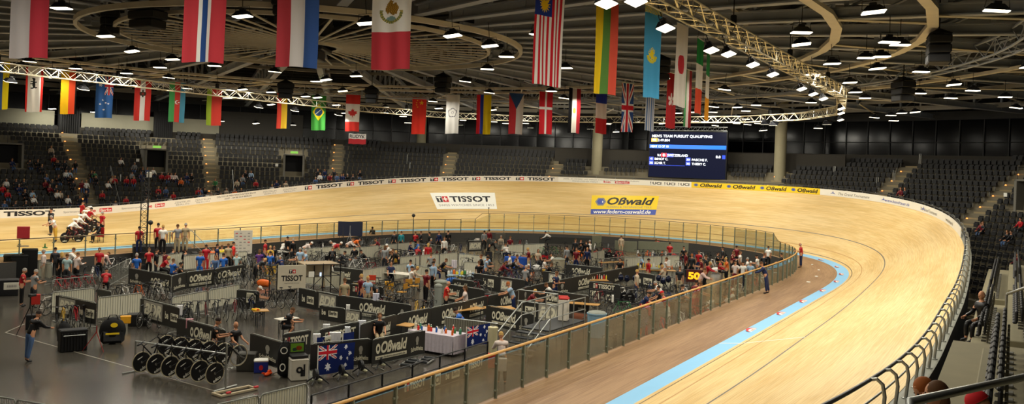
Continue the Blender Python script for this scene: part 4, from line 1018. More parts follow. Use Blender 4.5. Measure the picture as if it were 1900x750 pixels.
def person_meshes(pose):
    if pose in _PC: return _PC[pose]
    J = fk(pose); V_, E_, R_ = [], [], []
    def ad(p, r, par=None):
        V_.append(tuple(p)); R_.append(r)
        if par is not None: E_.append((par, len(V_)-1))
        return len(V_)-1
    pel = ad(J['pel'], .125); wai = ad(J['wai'], .115, pel); che = ad(J['che'], .135, wai); upp = ad(J['upp'], .105, che); nek = ad(J['nek'], .055, upp); ad(J['nek']+J['dh']*.08, .052, nek)
    for t, s in (('L', 1), ('R', -1)):
        sh = ad(J['sho'+t], .062, upp); el = ad(J['elb'+t], .043, sh); wr = ad(J['wri'+t], .028, el); dw = J['dw'+t]
        pl = ad(J['wri'+t]+dw*.055, (.036, .02), wr); sd = Vector((0, 1, 0)).cross(dw).normalized() if abs(dw.y) < .9 else Vector((1, 0, 0))
        cu = Vector((0, -s, 0))
        for i, (o, ln) in enumerate(((-.027, .06), (-.009, .075), (.009, .07), (.027, .052))):
            b = J['wri'+t]+dw*.085+sd*o; k = ad(b, .0095, pl); m_ = ad(b+dw*ln*.5+cu*.006, .0085, k); ad(b+dw*ln*.85+cu*.022, .007, m_)
        th = ad(J['wri'+t]+dw*.04+sd*.04, .011, pl); ad(J['wri'+t]+dw*.075+sd*.055+cu*.012, .009, th)
        hi = ad(J['hip'+t], .095, pel); kn = ad(J['kne'+t], .058, hi); an = ad(J['ank'+t], .038, kn); ad(J['toe'+t], (.042, .03), ad(J['ank'+t]+Vector((.05, 0, -.035)), .043, an))
    b = skin_mesh('body', V_, E_, R_, None)
    zmin = min(v[2] for v in b.v)
    nv = len(b.v)
    for i, f in enumerate(b.f):
        c = sum((Vector(b.v[k]) for k in f), Vector())/len(f)
        if min((c-J['ankL']).length-.0, (c-J['toeL']).length, (c-J['ankR']).length, (c-J['toeR']).length) < .11 and c.z < max(J['ankL'].z, J['ankR'].z)+.02 and (c.z < J['ankL'].z+.03 or c.z < J['ankR'].z+.03): b.m[i] = 1
    H_ = Matrix.Translation(J['hed']) @ J['dh'].to_track_quat('Z', 'X').to_matrix().to_4x4()
    # orientation: head z along dh, face towards +x
    y = Vector((0, 1, 0)); x = y.cross(J['dh']).normalized(); H_ = Matrix((( x.x, y.x, J['dh'].x, J['hed'].x), (x.y, y.y, J['dh'].y, J['hed'].y), (x.z, y.z, J['dh'].z, J['hed'].z), (0, 0, 0, 1)))
    b.ell((0, 0, .01), (.096, .077, .118), 12, 9, 0, H_); b.ell((.03, 0, -.06), (.06, .055, .05), 8, 6, 0, H_)
    b.ell((.1, 0, -.01), (.02, .013, .026), 6, 5, 0, H_); b.ell((.087, 0, -.058), (.012, .026, .008), 6, 4, 1, H_)
    for s in (-1, 1): b.ell((-.005, s*.079, 0), (.018, .01, .03), 6, 5, 0, H_); b.ell((.083, s*.03, .022), (.012, .014, .009), 6, 4, 2, H_)
    hair = {}
    h = MB(); h.ell((-.016, 0, .04), (.1, .087, .102), 12, 9, 0, H_, -.35); hair['short'] = h
    h = MB(); h.ell((-.02, 0, .036), (.102, .092, .106), 12, 9, 0, H_, -.35); h.ell((-.075, 0, -.06), (.05, .08, .13), 10, 7, 0, H_); hair['long'] = h
    h = MB(); h.ell((-.006, 0, .05), (.103, .088, .09), 12, 9, 0, H_, -.1); h.box((.12, 0, .045), (.09, .13, .014), 0, 0, .005, H_); hair['cap'] = h
    h = MB(); h.ell((-.02, 0, .05), (.135, .1, .1), 12, 9, 0, H_, -.3); h.lathe([(.085, 0), (.06, .1), (.015, .18)], (0, 0, 0), 10, 0, H_ @ Matrix.Translation((-.1, 0, .05)) @ Matrix.Rotation(-pi/2, 4, 'Y')); hair['helmet'] = h
    h = MB(); h.ell((-.045, 0, -.0), (.06, .083, .06), 10, 7, 0, H_); hair['bald'] = h
    res = {'body': None, 'zmin': zmin, 'H': max(v[2] for v in b.v), 'head': H_}
    res['body'] = b.mesh('body', [M_SKIN, M_SHOE, M_EYE], True)
    res['hair'] = {k: m_.mesh('hair', cmat('3A2A20'), True) for k, m_ in hair.items()}
    def shirt(long):
        V2, E2, R2 = [], [], []
        def ad(p, r, par=None):
            V2.append(tuple(p)); R2.append(r)
            if par is not None: E2.append((par, len(V2)-1))
            return len(V2)-1
        d = (J['wai']-J['pel']).normalized()
        w = ad(J['wai'], .142); ad(J['pel']-d*.05, .15, w); c = ad(J['che'], .165, w); u = ad(J['upp']-d*.005, .142, c); ad(J['upp']+d*.09, .075, u)
        for t in 'LR':
            s = ad(J['sho'+t], .09, u); e = J['elb'+t]
            if long: k = ad(e, .058, s); ad(J['wri'+t].lerp(e, .08), .043, k)
            else: ad(J['sho'+t].lerp(e, .62), .068, s)
        return skin_mesh('shirt', V2, E2, R2, None).mesh('shirt', cmat('B02020'), True)
    def trs(long):
        V2, E2, R2 = [], [], []
        def ad(p, r, par=None):
            V2.append(tuple(p)); R2.append(r)
            if par is not None: E2.append((par, len(V2)-1))
            return len(V2)-1
        d = (J['wai']-J['pel']).normalized(); p = ad(J['pel'], .138); ad(J['pel']+d*.06, .132, p)
        for t in 'LR':
            h = ad(J['hip'+t], .112, p); k = J['kne'+t]
            if long: q = ad(k, .078, h); ad(J['ank'+t]+(k-J['ank'+t])*.1, .058, q)
            else: ad(J['hip'+t].lerp(k, .85), .088, h)
        return skin_mesh('trousers', V2, E2, R2, None).mesh('trousers', cmat('202020'), True)
    res['shirt'] = {0: shirt(0), 1: shirt(1)}; res['trs'] = {0: trs(0), 1: trs(1)}
    _PC[pose] = res; return res
def setmat(o, m, k=0): o.material_slots[k].link = 'OBJECT'; o.material_slots[k].material = m
CN = {'B02028': 'red', 'D8342C': 'bright red', '6E1822': 'maroon', '161618': 'black', '2A2C30': 'charcoal', 'E8E4DC': 'white', '9AB4CC': 'pale blue', '2A62B4': 'blue', '1E2A50': 'navy', '8A8C8C': 'grey', 'C0AE94': 'beige', 'A89878': 'khaki', 'D8B8B0': 'pale pink', '5A3478': 'purple',
      'E8D040': 'yellow', 'E06A28': 'orange', '3A7A48': 'green', '2A8A94': 'teal', 'D8C8C0': 'off-white', '4A6288': 'denim blue', 'C8A040': 'mustard yellow', 'A0B8B8': 'pale grey'}
CK = {v: k for k, v in CN.items()}
HAIRC = {'dark': '241A14', 'brown': '5A3C22', 'fair': 'C09A58', 'grey': '9A948C', 'red': 'A05A28', 'white': 'E4E0D8', 'black': '121110', 'redcap': 'C42026'}
PT = {'stand': 'standing', 'hip': 'standing hand on hip', 'hold': 'standing with raised forearms', 'walk': 'walking', 'reach': 'reaching forward', 'bend': 'bent over', 'lean': 'leaning forward', 'crouch': 'crouching', 'sit': 'sitting', 'sitlean': 'sitting hunched forward', 'rider': 'on a track bike', 'push': 'pushing forward'}
PEOPLE = []
def person(P, face, pose='stand', sh='red', tr='black', hair=('short', 'dark'), long=0, tl=1, sc=1., label=None, group=None):
    m = person_meshes(pose); hs, hc = hair
    t = link('person', None, None, Vector(P)-Vector((0, 0, m['zmin']*sc if pose != 'rider' else 0)), face); t.scale = (sc, sc, sc)
    link('body', m['body'], t); o = link('shirt', m['shirt'][long], t); setmat(o, cmat(CK[sh])); o = link('trousers', m['trs'][tl], t); setmat(o, cmat(CK[tr]))
    if hs: o = link('cap' if hs == 'cap' else 'helmet' if hs == 'helmet' else 'hair', m['hair'][hs], t); setmat(o, cmat(HAIRC[hc]))
    base = label or ('person in %s %s and %s %s %s' % (sh, 'top' if long else 'shirt', tr, 'trousers' if tl else 'shorts', PT[pose]))
    t['category'] = 'person'
    if group: t['group'] = group
    THINGS.append(t); AUTO.append((t, base, bool(label))); return t
AUTO = []
# ---------------------------------------------------------------- bicycles
M_TYRE = mat('tyre_black', '161616', .8); M_RIM = mat('rim_grey', '8C8A82', .4, .4); M_DISC = mat('disc_black', '121214', .35, .0); M_LTYRE = mat('tyre_tan', 'B8AC8C', .7)
WR = .335
RY = Matrix.Rotation(pi/2, 4, 'X')
def wheel_mb(disc):
    w, t = MB(), MB(); t.tube([(WR*cos(2*pi*k/28), 0, WR*sin(2*pi*k/28)) for k in range(28)], .014, 6, 0, True)
    if disc:
        w.lathe([(.0, .012), (.31, .008), (.325, 0), (.31, -.008), (0, -.012)], (0, 0, 0), 28, 0, RY); w.lathe([(.04, -.03), (.04, .03)], (0, 0, 0), 10, 1, RY)
        for sgn in (-1, 1): # printed swoosh
            f = lambda u, v: Vector((u, sgn*.0135, v)); put_text(w, 'edco', f, -.17, -.26, .3, .11, 2, .02); put_rect(w, f, -.1, .14, .22, .03, 2)
    else:
        w.tube([(.31*cos(2*pi*k/28), 0, .31*sin(2*pi*k/28)) for k in range(28)], .013, 5, 1, True); w.lathe([(.028, -.035), (.028, .035)], (0, 0, 0), 10, 1, RY)
        for k in range(16):
            a = 2*pi*k/16; w.tube([(.02*cos(a), .02*(-1)**k, .02*sin(a)), (.31*cos(a+.12*(-1)**(k//2)), 0, .31*sin(a+.12*(-1)**(k//2)))], .0035, 3, 1, False, False)
    return w, t
def bike_mbs():
    RW, FWH, BB = Vector((-.42, 0, WR)), Vector((.56, 0, WR)), Vector((0, 0, .28)); ST, HT, HB = Vector((-.15, 0, .78)), Vector((.40, 0, .80)), Vector((.45, 0, .66))
    f = MB()
    for a, b, r in ((BB, ST, .022), (BB, HB, .026), (ST, HT, .018), (HT, HB, .024), (ST, ST+(ST-BB)*.2, .016)): f.tube([a, b], r, 8)
    for s in (-1, 1):
        o = Vector((0, s*.05, 0)); f.tube([BB, RW+o], .012, 6); f.tube([ST, RW+o], .010, 6); f.tube([HB+o*.6, FWH+o], .015, 6)
    f.box(HB, (.05, .09, .05), 0, 0, .015)
    h = MB(); h.tube([HT, HT+Vector((.09, 0, .05))], .014, 6)
    for s in (-1, 1):
        c = HT+Vector((.09, 0, .05)); h.tube([c, c+Vector((.01, s*.19, 0)), c+Vector((.09, s*.2, -.01)), c+Vector((.12, s*.2, -.07)), c+Vector((.09, s*.2, -.13)), c+Vector((.0, s*.2, -.14))], .013, 6)
    s_ = MB(); tp = ST+(ST-BB)*.24; s_.ell(tp+Vector((-.04, 0, .02)), (.13, .065, .03), 10, 6); s_.ell(tp+Vector((.08, 0, .02)), (.1, .025, .022), 8, 5)
    c = MB(); c.lathe([(.0, -.004), (.095, -.004), (.095, .004), (0, .004)], (0, .045, .28), 18, 0, Matrix()@Matrix.Identity(4)) if False else c.tube([(.085*cos(2*pi*k/18), -.05, .28+.085*sin(2*pi*k/18)) for k in range(18)], .008, 4, 0, True)
    c.tube([(0, -.09, .28), (0, .09, .28)], .022, 8)
    for s, sg in ((-.08, 1), (.08, -1)):
        e = Vector((sg*.13, s, .28-sg*.1)); c.tube([(0, s, .28), e], .011, 5); c.box(e+Vector((0, s*.6, 0)), (.09, .08, .02), 0, 0, .005)
    return f, h, s_, c, RW, FWH
_f, _h, _s, _c, RWP, FWP = bike_mbs(); _w0, _t0 = wheel_mb(0); _w1, _t1 = wheel_mb(1)
WM = [M_DISC, M_RIM, M_WHITE]
BM = {'frame': _f.mesh('frame', cmat('161618', .35)), 'handlebar': _h.mesh('handlebar', cmat('161618', .35)), 'saddle': _s.mesh('saddle', cmat('161618', .35), True), 'crankset': _c.mesh('crankset', M_STEEL),
      'w0': _w0.mesh('wheel', WM), 'w1': _w1.mesh('wheel', WM), 't': _t0.mesh('tyre', M_TYRE)}
_all = {}
def bike_all(dr, df):
    if (dr, df) not in _all:
        m = MB()
        for p, k in ((_f, 0), (_h, 1), (_s, 1), (_c, 2)): m.merge(p, None, k)
        for d, P in ((dr, RWP), (df, FWP)): m.merge((_w1 if d else _w0), Matrix.Translation(P), 3); m.merge(_t0, Matrix.Translation(P), 1)
        _all[dr, df] = m.mesh('track_bike', [cmat('161618', .35), M_TYRE, M_STEEL, M_DISC, M_RIM, M_WHITE])
    return _all[dr, df]
def bike(P, rz, col='black', dr=0, df=0, full=True, lean=.06, pitch=0., M=None, label=None, tyre=None, group='bikes in the pits'):
    mw = M if M is not None else Matrix.Translation(Vector(P)) @ Matrix.Rotation(rz, 4, 'Z') @ Matrix.Rotation(pitch, 4, 'Y') @ Matrix.Rotation(lean, 4, 'X')
    cm = cmat(CK[col], .35)
    if full:
        t = link('track_bike', None); t.matrix_world = mw
        for nm in ('frame', 'handlebar', 'saddle', 'crankset'):
            o = link(nm, BM[nm], t)
            if nm == 'frame': setmat(o, cm)
        for d, Q in ((dr, RWP), (df, FWP)):
            o = link('wheel', BM['w1' if d else 'w0'], t, Q); y = link('tyre', BM['t'], o)
            if tyre: setmat(y, tyre)
    else:
        t = link('track_bike', bike_all(dr, df)); t.matrix_world = mw; setmat(t, cm)
    base = label or '%s track bike with %s' % (col, 'disc wheels' if dr and df else 'a rear disc wheel' if dr else 'spoked wheels')
    t['category'] = 'bicycle'; t['group'] = group; THINGS.append(t); AUTO.append((t, base, bool(label))); return t
# ---------------------------------------------------------------- barriers and banners
def barrier_mbs(L=2.2, Hh=1.1):
    f = MB(); x = L/2; f.tube([(-x, 0, .18), (-x, 0, Hh-.12), (-x+.04, 0, Hh-.03), (-x+.12, 0, Hh), (x-.12, 0, Hh), (x-.04, 0, Hh-.03), (x, 0, Hh-.12), (x, 0, .18)], .021, 6, 0, True)
    b = MB()
    for k in range(1, 18): b.tube([(-x+L*k/18, 0, .18), (-x+L*k/18, 0, Hh)], .0075, 4, 0, False, False)
    ft = MB(); ft.tube([(0, -.3, .012), (0, -.12, .05), (0, .12, .05), (0, .3, .012)], .018, 5); ft.tube([(0, 0, .05), (0, 0, .2)], .018, 5)
    s = MB()
    for k in range(16): a, c = -x+.03+(L-.06)*k/16, -x+.03+(L-.06)*(k+1)/16; s.box(((a+c)/2, .03+.006*(-1)**k, .64), ((L-.06)/16+.004, .008, .84))
    return f, b, ft, s
_bf, _bb, _bt, _bs = barrier_mbs(); M_BARR = mat('barrier_steel', '8A8C84', .45, .5); M_SHEET = mat('barrier_sheet', 'E2DEC8', .75, var=.05)
BA = (_bf.mesh('frame', M_BARR, True), _bb.mesh('bars', M_BARR), _bt.mesh('foot', M_BARR), _bs.mesh('cover_sheet', M_SHEET))
_bar_all = {}
def barrier(A, B, sheet=False, full=True, label=None, col=None):
    A, B = Vector(A), Vector(B); d = B-A; L = hypot(d.x, d.y); rz = atan2(d.y, d.x); C = (A+B)/2; C.z = ZF; k = L/2.2
    if full:
        t = link('crowd_barrier', None, None, C, rz); t.scale = (k, 1, 1)
        link('frame', BA[0], t); link('bars', BA[1], t)
        for s in (-1, 1): link('foot', BA[2], t, (s*.85, 0, 0))
        if sheet: link('cover_sheet', BA[3], t)
    else:
        if sheet not in _bar_all:
            m = MB()
            for p in (_bf, _bb): m.merge(p)
            for s in (-1, 1): m.merge(_bt, Matrix.Translation((s*.85, 0, 0)))
            if sheet: m.merge(_bs, None, 1)
            _bar_all[sheet] = m.mesh('crowd_barrier', [M_BARR, M_SHEET])
        t = link('crowd_barrier', _bar_all[sheet], None, C, rz); t.scale = (k, 1, 1)
    t['category'] = 'barrier'; t['group'] = 'crowd barriers in the pits'; THINGS.append(t)
    AUTO.append((t, label or ('crowd barrier covered in white sheet' if sheet else 'bare steel crowd barrier'), bool(label))); return t
M_BAN = mat('banner_black', '24231F', .55, var=.1, scale=1.2); M_LET = mat('banner_lettering', 'E0DAC0', .55, var=0); M_LETG = mat('banner_lettering_grey', '9A968A', .55, var=0); M_LETR = mat('banner_red', 'C8323A', .55, var=0)
BPR = [M_LET, M_BAN, M_LETR, M_LETG]
def beer(m, f, u, v, w, h): # small figure emblem over a curved word
    put_disc(m, f(.014), u+w/2, v+h*.75, w*.13, h*.2, 3, 10); put_rect(m, f(.014), u+w*.42, v+h*.45, w*.16, h*.2, 3)
    put_text(m, 'Schultheiss', lambda a, b: f(.014)(a, b+.25*h*(.25-((a-u)/w-.5)**2)), u, v+.06*h, w, h*.26, 0, .02)
def banner_items(m, f, it):
    for t, u, v, w, h in it:
        if t == 'BDR': put_rect(m, f(.008), u-.03*w, v-.05, w*1.08, h+.12, 3); put_text(m, 'BDR', f(.018), u, v+.12*h, w, h*.85, 0, .05, .3); put_text(m, 'BUND DEUTSCHER RADFAHRER', f(.018), u, v-.03, w*.98, h*.1, 0, .0)
        elif t == 'OSS':
            put_disc(m, f(.014), u+w*.07, v+h*.6, w*.07, h*.3, 0, 12, .45); put_text(m, 'Oßwald', f(.014), u+w*.16, v+h*.3, w*.84, h*.68, 0, .035, .2); put_rect(m, f(.008), u, v-.02*h, w, h*.2, 0); put_text(m, 'www.federn-osswald.de', f(.018), u+.03*w, v+.02*h, w*.92, h*.13, 1, .01)
        elif t == 'TIS':
            put_rect(m, f(.008), u, v+h*.35, w*.09, h*.6, 0); put_rect(m, f(.008), u+w*.11, v+h*.35, w*.09, h*.6, 2); put_rect(m, f(.018), u+w*.125, v+h*.6, w*.06, h*.12, 0); put_rect(m, f(.018), u+w*.148, v+h*.42, w*.018, h*.45, 0)
            put_rect(m, f(.018), u+w*.015, v+h*.72, w*.06, h*.12, 1); put_rect(m, f(.018), u+w*.037, v+h*.42, w*.018, h*.4, 1)
            put_text(m, 'TISSOT', f(.008), u+w*.23, v+h*.35, w*.77, h*.6, 0, .035); put_text(m, 'OFFICIAL TIMEKEEPER', f(.008), u+w*.3, v+h*.1, w*.6, h*.13, 3)
        elif t == 'BEB': put_text(m, 'be', f(.008), u, v, w*.26, h, 0, .03); put_rect(m, f(.008), u+w*.44, v-.04, w*.58, h*1.05, 0); put_text(m, 'Berlin', f(.018), u+w*.5, v+.04, w*.46, h*.7, 1, .02)
        elif t == 'BEER': beer(m, f, u, v, w, h)
        elif t == 'UCI': put_rect(m, f(.008), u-.06, v-.06, w+.12, h+.12, 0); put_text(m, 'UCI', f(.018), u, v, w, h, 1, .03)
        else: put_text(m, t, f(.008), u, v, w, h, 0, .03)
def banner(A, B, items, label, h=.86, ztop=1.07, full=True, col=None, thick=.02):
    """cloth hung on the camera side of a barrier from A (left in view) to B"""
    A, B = Vector(A), Vector(B); d = (B-A); L = hypot(d.x, d.y); rz = atan2(d.y, d.x); C = Vector((A.x, A.y, ZF+ztop-h))
    n = Vector((sin(rz), -cos(rz), 0)); C += n*.035
    t = link('sponsor_banner', None, None, C, rz)
    m = MB(); N = max(3, int(L/.3)); yy = lambda u: .002*sin(u*7+C.x)
    F = [[Vector((L*i/N, yy(L*i/N)-o, z)) for i in range(N+1)] for o, z in ((0, 0), (0, h), (-thick, h), (-thick, 0))]
    for i in range(4): m.strip(F[i], F[(i+1) % 4])
    m.quad(*[r[0] for r in F]); m.quad(*[r[-1] for r in F][::-1])
    m.build('cloth', col or M_BAN, t)
    f = lambda dd: (lambda u, v: Vector((u, yy(u)-dd, v)))
    m = MB(); banner_items(m, f, [(a, u*L, v*h, w*L, hh*h) for a, u, v, w, hh in items])
    if m.f: m.build('lettering', BPR, t)
    t['category'] = 'banner'; t['group'] = 'sponsor banners in the pits'; THINGS.append(t); AUTO.append((t, label, False)); return t
# ---------------------------------------------------------------- glass fences round the infield
M_GLASS = glass_mat('fence_glass', 'F4F4EC', .03, .55); M_HAND = mat('handrail_wood', 'D9A85C', .45, var=.1); M_POST = mat('post_grey_green', '7E8578', .45, .35); M_DRAIL = mat('rail_dark', '6B5A3A', .5)
def fence(s0, s1, step, ztop, label, hand, rr, mid=None, ramp=None):
    t = thing('glass_fence', label, 'fence'); n = int(abs(s1-s0)/step); q = [s0+(s1-s0)*i/n for i in range(n+1)]
    zt = ramp or (lambda s: ztop)
    MB().tube([off(s, -DF, zt(s)) for s in [s0+(s1-s0)*i/(n*2) for i in range(2*n+1)]], rr, 8).build('handrail', hand, t, smooth=True)
    if mid: MB().tube([off(s, -DF, mid) for s in q], .014, 5).build('middle_rail', M_DRAIL, t)
    for a, b in zip(q, q[1:]):
        k = .03 if a < b else -.03
        A, B = off(a+k, -DF, ZB+.05), off(b-k, -DF, ZB+.05); m = MB(); d = (B-A).normalized(); nn = Vector((-d.y, d.x, 0))*.006
        A2, B2 = off(a+k, -DF, zt(a)-.09), off(b-k, -DF, zt(b)-.09)
        m.add([A-nn, B-nn, B2-nn, A2-nn, A+nn, B+nn, B2+nn, A2+nn], [(0, 1, 2, 3), (7, 6, 5, 4), (0, 4, 5, 1), (3, 2, 6, 7), (0, 3, 7, 4), (1, 5, 6, 2)]); m.build('glass_panel', M_GLASS, t)
    for i, s in enumerate(q):
        x, y, nx, ny, b = TP(s); rz = atan2(ny, nx); m = MB(); P = off(s, -DF, 0)
        m.box(P+Vector((0, 0, (zt(s)+ZB-.1)/2)), (.09, .045, zt(s)-ZB+.1), rz, 0, .008)
        for z in (ZB+.22, zt(s)-.3):
            m.box(P+Vector((0, 0, z)), (.05, .17, .05), rz, 0, .01)
        m.build('post', M_POST, t)
fence(-94, -21, 1.52, ZB+HF, 'glass fence with a wooden handrail between infield and near straight', M_HAND, .042)
fence(-21, 22.5, 1.75, 1.78, 'taller glass fence with thin rails around the far bend of the infield', M_DRAIL, .022, .95, lambda s: 1.78 if -19.5 < s < 20.5 else 1.22)
fence(22.5, 80, 2.02, ZB+HF, 'glass fence along the far straight behind the pits', M_DRAIL, .028, .35)
# ---------------------------------------------------------------- general helpers for the pits
def seg(px0, y0, px1, y1, z=ZF+1.1): return at(px0, y0, z), at(px1, y1, z)
def line(px0, y0, px1, y1, sheet=False, label=None, ln=2.2):
    A, B = seg(px0, y0, px1, y1); L = (B-A).length; n = max(1, round(L/ln))
    for i in range(n): barrier(A.lerp(B, (i+.02)/n), A.lerp(B, (i+.98)/n), sheet, (A-CP).length < 46, label)
def ban(px0, y0, px1, y1, items, label, bars=True, **k):
    A, B = seg(px0, y0, px1, y1); banner(A, B, items, label, **k)
    if bars: line(px0, y0, px1, y1)
OB = 'black banner with round emblem and slanted lettering'
BD = 'black banner with large grey federation initials'
TB = 'black banner with white watch brand lettering'
# main lines of black banners, left in view to right
ban(105, 547, 180, 562, [('BDR', .1, .25, .38, .62), ('BEB', .6, .3, .36, .4)], BD)
ban(262, 553, 334, 571, [('BDR', .12, .2, .45, .7), ('BEB', .66, .35, .32, .36)], BD)
ban(182, 536, 207, 541, [('Schultheiss', .1, .3, .8, .4)], 'small black banner with white lettering behind the dark bags')
ban(240, 497, 318, 511, [('OSS', .55, .12, .42, .62), ('BEER', .05, .1, .32, .7)], OB)
ban(319, 512, 345, 505, [('BEER', .1, .1, .8, .75)], 'black banner with a pale beer emblem left of the blue standing man')
ban(346, 505, 397, 499, [('OSS', .1, .14, .8, .7)], OB); ban(398, 499, 452, 491, [('OSS', .1, .14, .8, .7)], OB)
ban(330, 589, 420, 612, [('OSS', .3, .16, .5, .7)], OB); ban(466, 618, 528, 636, [('BEER', .3, .1, .5, .7)], 'black banner with grey emblem beside the bald man')
ban(440, 537, 482, 541, [('UCI', .5, .45, .3, .4)], 'black banner with white union initials near the red chair')
ban(588, 540, 630, 548, [('BDR', .15, .2, .7, .68)], BD); ban(556, 534, 587, 540, [('BEB', .2, .3, .7, .4)], 'black banner below the white sponsor booth')
ban(630, 548, 764, 566, [('OSS', .3, .14, .36, .72), ('BEER', .8, .1, .17, .7)], OB)
ban(594, 566, 642, 573, [('BEB', .1, .4, .6, .4)], 'low black banner with city slogan behind the tissue paper', h=.6); ban(642, 574, 672, 578, [('BDR', .05, .25, .8, .62)], BD, h=.6); line(673, 578, 700, 582)
ban(525, 620, 576, 612, [('TIS', .05, .2, .85, .7)], TB); ban(593, 611, 668, 596, [('TIS', .12, .25, .75, .62)], TB)
ban(576, 638, 690, 628, [('BEER', .68, .12, .26, .7)], 'black banner behind the large blue starred flag'); ban(690, 630, 788, 612, [('OSS', .06, .18, .58, .72), ('BEER', .72, .12, .24, .74)], OB)
ban(668, 602, 736, 583, [('OSS', .5, .2, .3, .6)], OB)
ban(736, 583, 800, 571, [('OSS', .32, .12, .55, .72)], OB); ban(800, 571, 862, 559, [('OSS', .3, .12, .6, .72)], OB); ban(862, 559, 904, 549, [('OSS', .2, .12, .6, .72)], OB)
ban(905, 549, 958, 539, [('OSS', .42, .12, .5, .72)], OB); ban(958, 539, 984, 531, [('BEER', .3, .12, .6, .72)], 'black banner with beer emblem in the long pit wall')
ban(984, 531, 1060, 515, [('BEER', .6, .1, .3, .7)], 'plain black stretch of the long pit wall'); ban(1060, 515, 1120, 504, [('OSS', .2, .14, .5, .7)], OB); ban(1120, 504, 1184, 492, [('BEER', .3, .1, .3, .7)], 'black banner at the far end of the long pit wall')
ban(903, 566, 992, 583, [('OSS', .14, .18, .5, .68), ('BEER', .72, .1, .26, .72)], OB)
ban(958, 557, 1000, 562, [('BEB', .06, .3, .82, .5)], 'black banner with white city slogan left of large initials'); ban(1000, 562, 1047, 569, [('BDR', .04, .2, .9, .7)], BD)
ban(1012, 537, 1046, 543, [('OSS', .1, .2, .85, .68)], OB); ban(1046, 543, 1094, 549, [('BEER', .6, .1, .3, .6)], 'black banner behind the orange table and white sack')
ban(1094, 522, 1152, 529, [('TIS', .14, .55, .68, .42), ('UCI', .08, .14, .22, .34), ('BEB', .42, .16, .3, .28)], TB, h=1.0)
ban(1180, 505, 1214, 510, [('BEB', .1, .3, .8, .45)], 'black banner with city slogan near the red lap display'); ban(1214, 510, 1252, 515, [('BDR', .1, .2, .84, .7)], BD)
ban(1050, 490, 1118, 497, [('OSS', .18, .2, .5, .65)], OB); ban(1008, 503, 1048, 508, [('BDR', .3, .2, .55, .65)], BD)
ban(650, 526, 712, 533, [('TIS', .1, .42, .66, .5)], TB); ban(618, 495, 674, 501, [('OSS', .2, .3, .4, .5)], OB)
ban(840, 517, 880, 522, [('OSS', .1, .2, .6, .65)], OB); ban(880, 507, 975, 520, [('BEB', .2, .3, .2, .5), ('BDR', .55, .2, .2, .6)], BD)
ban(830, 527, 900, 538, [('OSS', .0, .2, .35, .6)], OB)
ban(940, 455, 952, 452, [('BDR', .1, .2, .8, .6)], BD); ban(868, 447, 894, 446, [('BDR', .1, .2, .8, .6)], BD)
# pale covered barriers
for a in ((95, 543, 178, 534), (180, 553, 266, 543), (318, 552, 447, 527), (272, 478, 340, 468), (340, 474, 460, 466), (560, 496, 640, 506), (672, 501, 766, 487), (630, 462, 770, 449), (742, 477, 850, 468), (850, 470, 905, 476), (930, 455, 1012, 452), (1158, 478, 1262, 474), (560, 462, 632, 456), (1096, 470, 1122, 464), (770, 492, 800, 497), (860, 485, 905, 488)): line(*a, sheet=True)
for a in ((768, 452, 850, 458), (1180, 470, 1262, 470), (1120, 480, 1180, 474), (905, 442, 935, 450), (690, 446, 740, 440), (95, 520, 175, 512), (200, 500, 240, 480), (70, 486, 98, 492)): line(*a)
line(70, 483, 98, 488, True)
line(398, 752, 482, 733, True, 'white covered crowd barrier at the bottom edge'); line(482, 733, 572, 711, True, 'white covered crowd barrier at the bottom edge'); line(-30, 732, 30, 742, False, 'bare crowd barrier at the lower left corner'); line(30, 742, 88, 752, False, 'bare crowd barrier at the lower left corner')
# low dark fence with sponsor strip beside the glass fence
def dark_fence(px0, px1, yt0, yt1):
    A, B = at(px0, yt0, ZF+1.0), at(px1, yt1, ZF+1.0); d = B-A; L = d.length; rz = atan2(d.y, d.x)
    t = thing('dark_railing', 'black steel railing with low sponsor strip beside the near glass fence', 'railing', (A.x, A.y, ZF), rz); n = max(2, int(L/1.5))
    for z in (1.0, .62): MB().tube([(0, 0, z), (L, 0, z)], .022, 6).build('rail', M_BLACKM, t)
    for i in range(n+1): MB().box((L*i/n, 0, .5), (.05, .05, 1.), 0, 0, .008).build('post', M_BLACKM, t)
    m = MB()
    for i in range(n): m.box((L*(i+.5)/n, -.04, .28), (L/n-.01, .02, .54), 0, 0, .004)
    m.build('strip_panel', M_BAN, t); m = MB(); f = lambda dd: (lambda u, v: Vector((u, -.05-dd, v)))
    banner_items(m, f, [('TIS', L*.45, .08, L*.12, .42), ('UCI', L*.61, .14, L*.05, .26), ('BEB', L*.70, .16, L*.09, .24), ('TIS', L*.82, .08, L*.14, .42)]); m.build('lettering', BPR, t)
dark_fence(578, 905, 734, 634)
# ---------------------------------------------------------------- bike rows
def inside(P, gap=.95):
    s = min(SS, key=lambda s: (off(s, -DF, P.z)-P).length); x, y, nx, ny, b = TP(s); d = (P-off(s, -DF, P.z)).dot(Vector((nx, ny, 0)))
    return P-Vector((nx, ny, 0))*max(0, d+gap)
def row(px0, y0, px1, y1, n, col='black', dr=0, df=0, ang=None, lift=0., cols=None, pitch=0.):
    A, B = at(px0, y0, ZF+lift), at(px1, y1, ZF+lift); d = B-A; rz = atan2(d.y, d.x)+(pi/2 if ang is None else radians(ang))
    for i in range(n):
        P = inside(A.lerp(B, (i+.5)/n)); c = cols[i % len(cols)] if cols else col
        bike(P, rz+rnd.uniform(-.12, .12), c, dr, df, (P-CP).length < 47, rnd.uniform(-.1, .1), pitch, tyre=None)
row(340, 600, 475, 588, 8, cols=['black', 'black', 'maroon', 'charcoal', 'black', 'maroon'], ang=75); row(215, 566, 312, 553, 8, cols=['black', 'white', 'black', 'orange', 'charcoal'], ang=80)
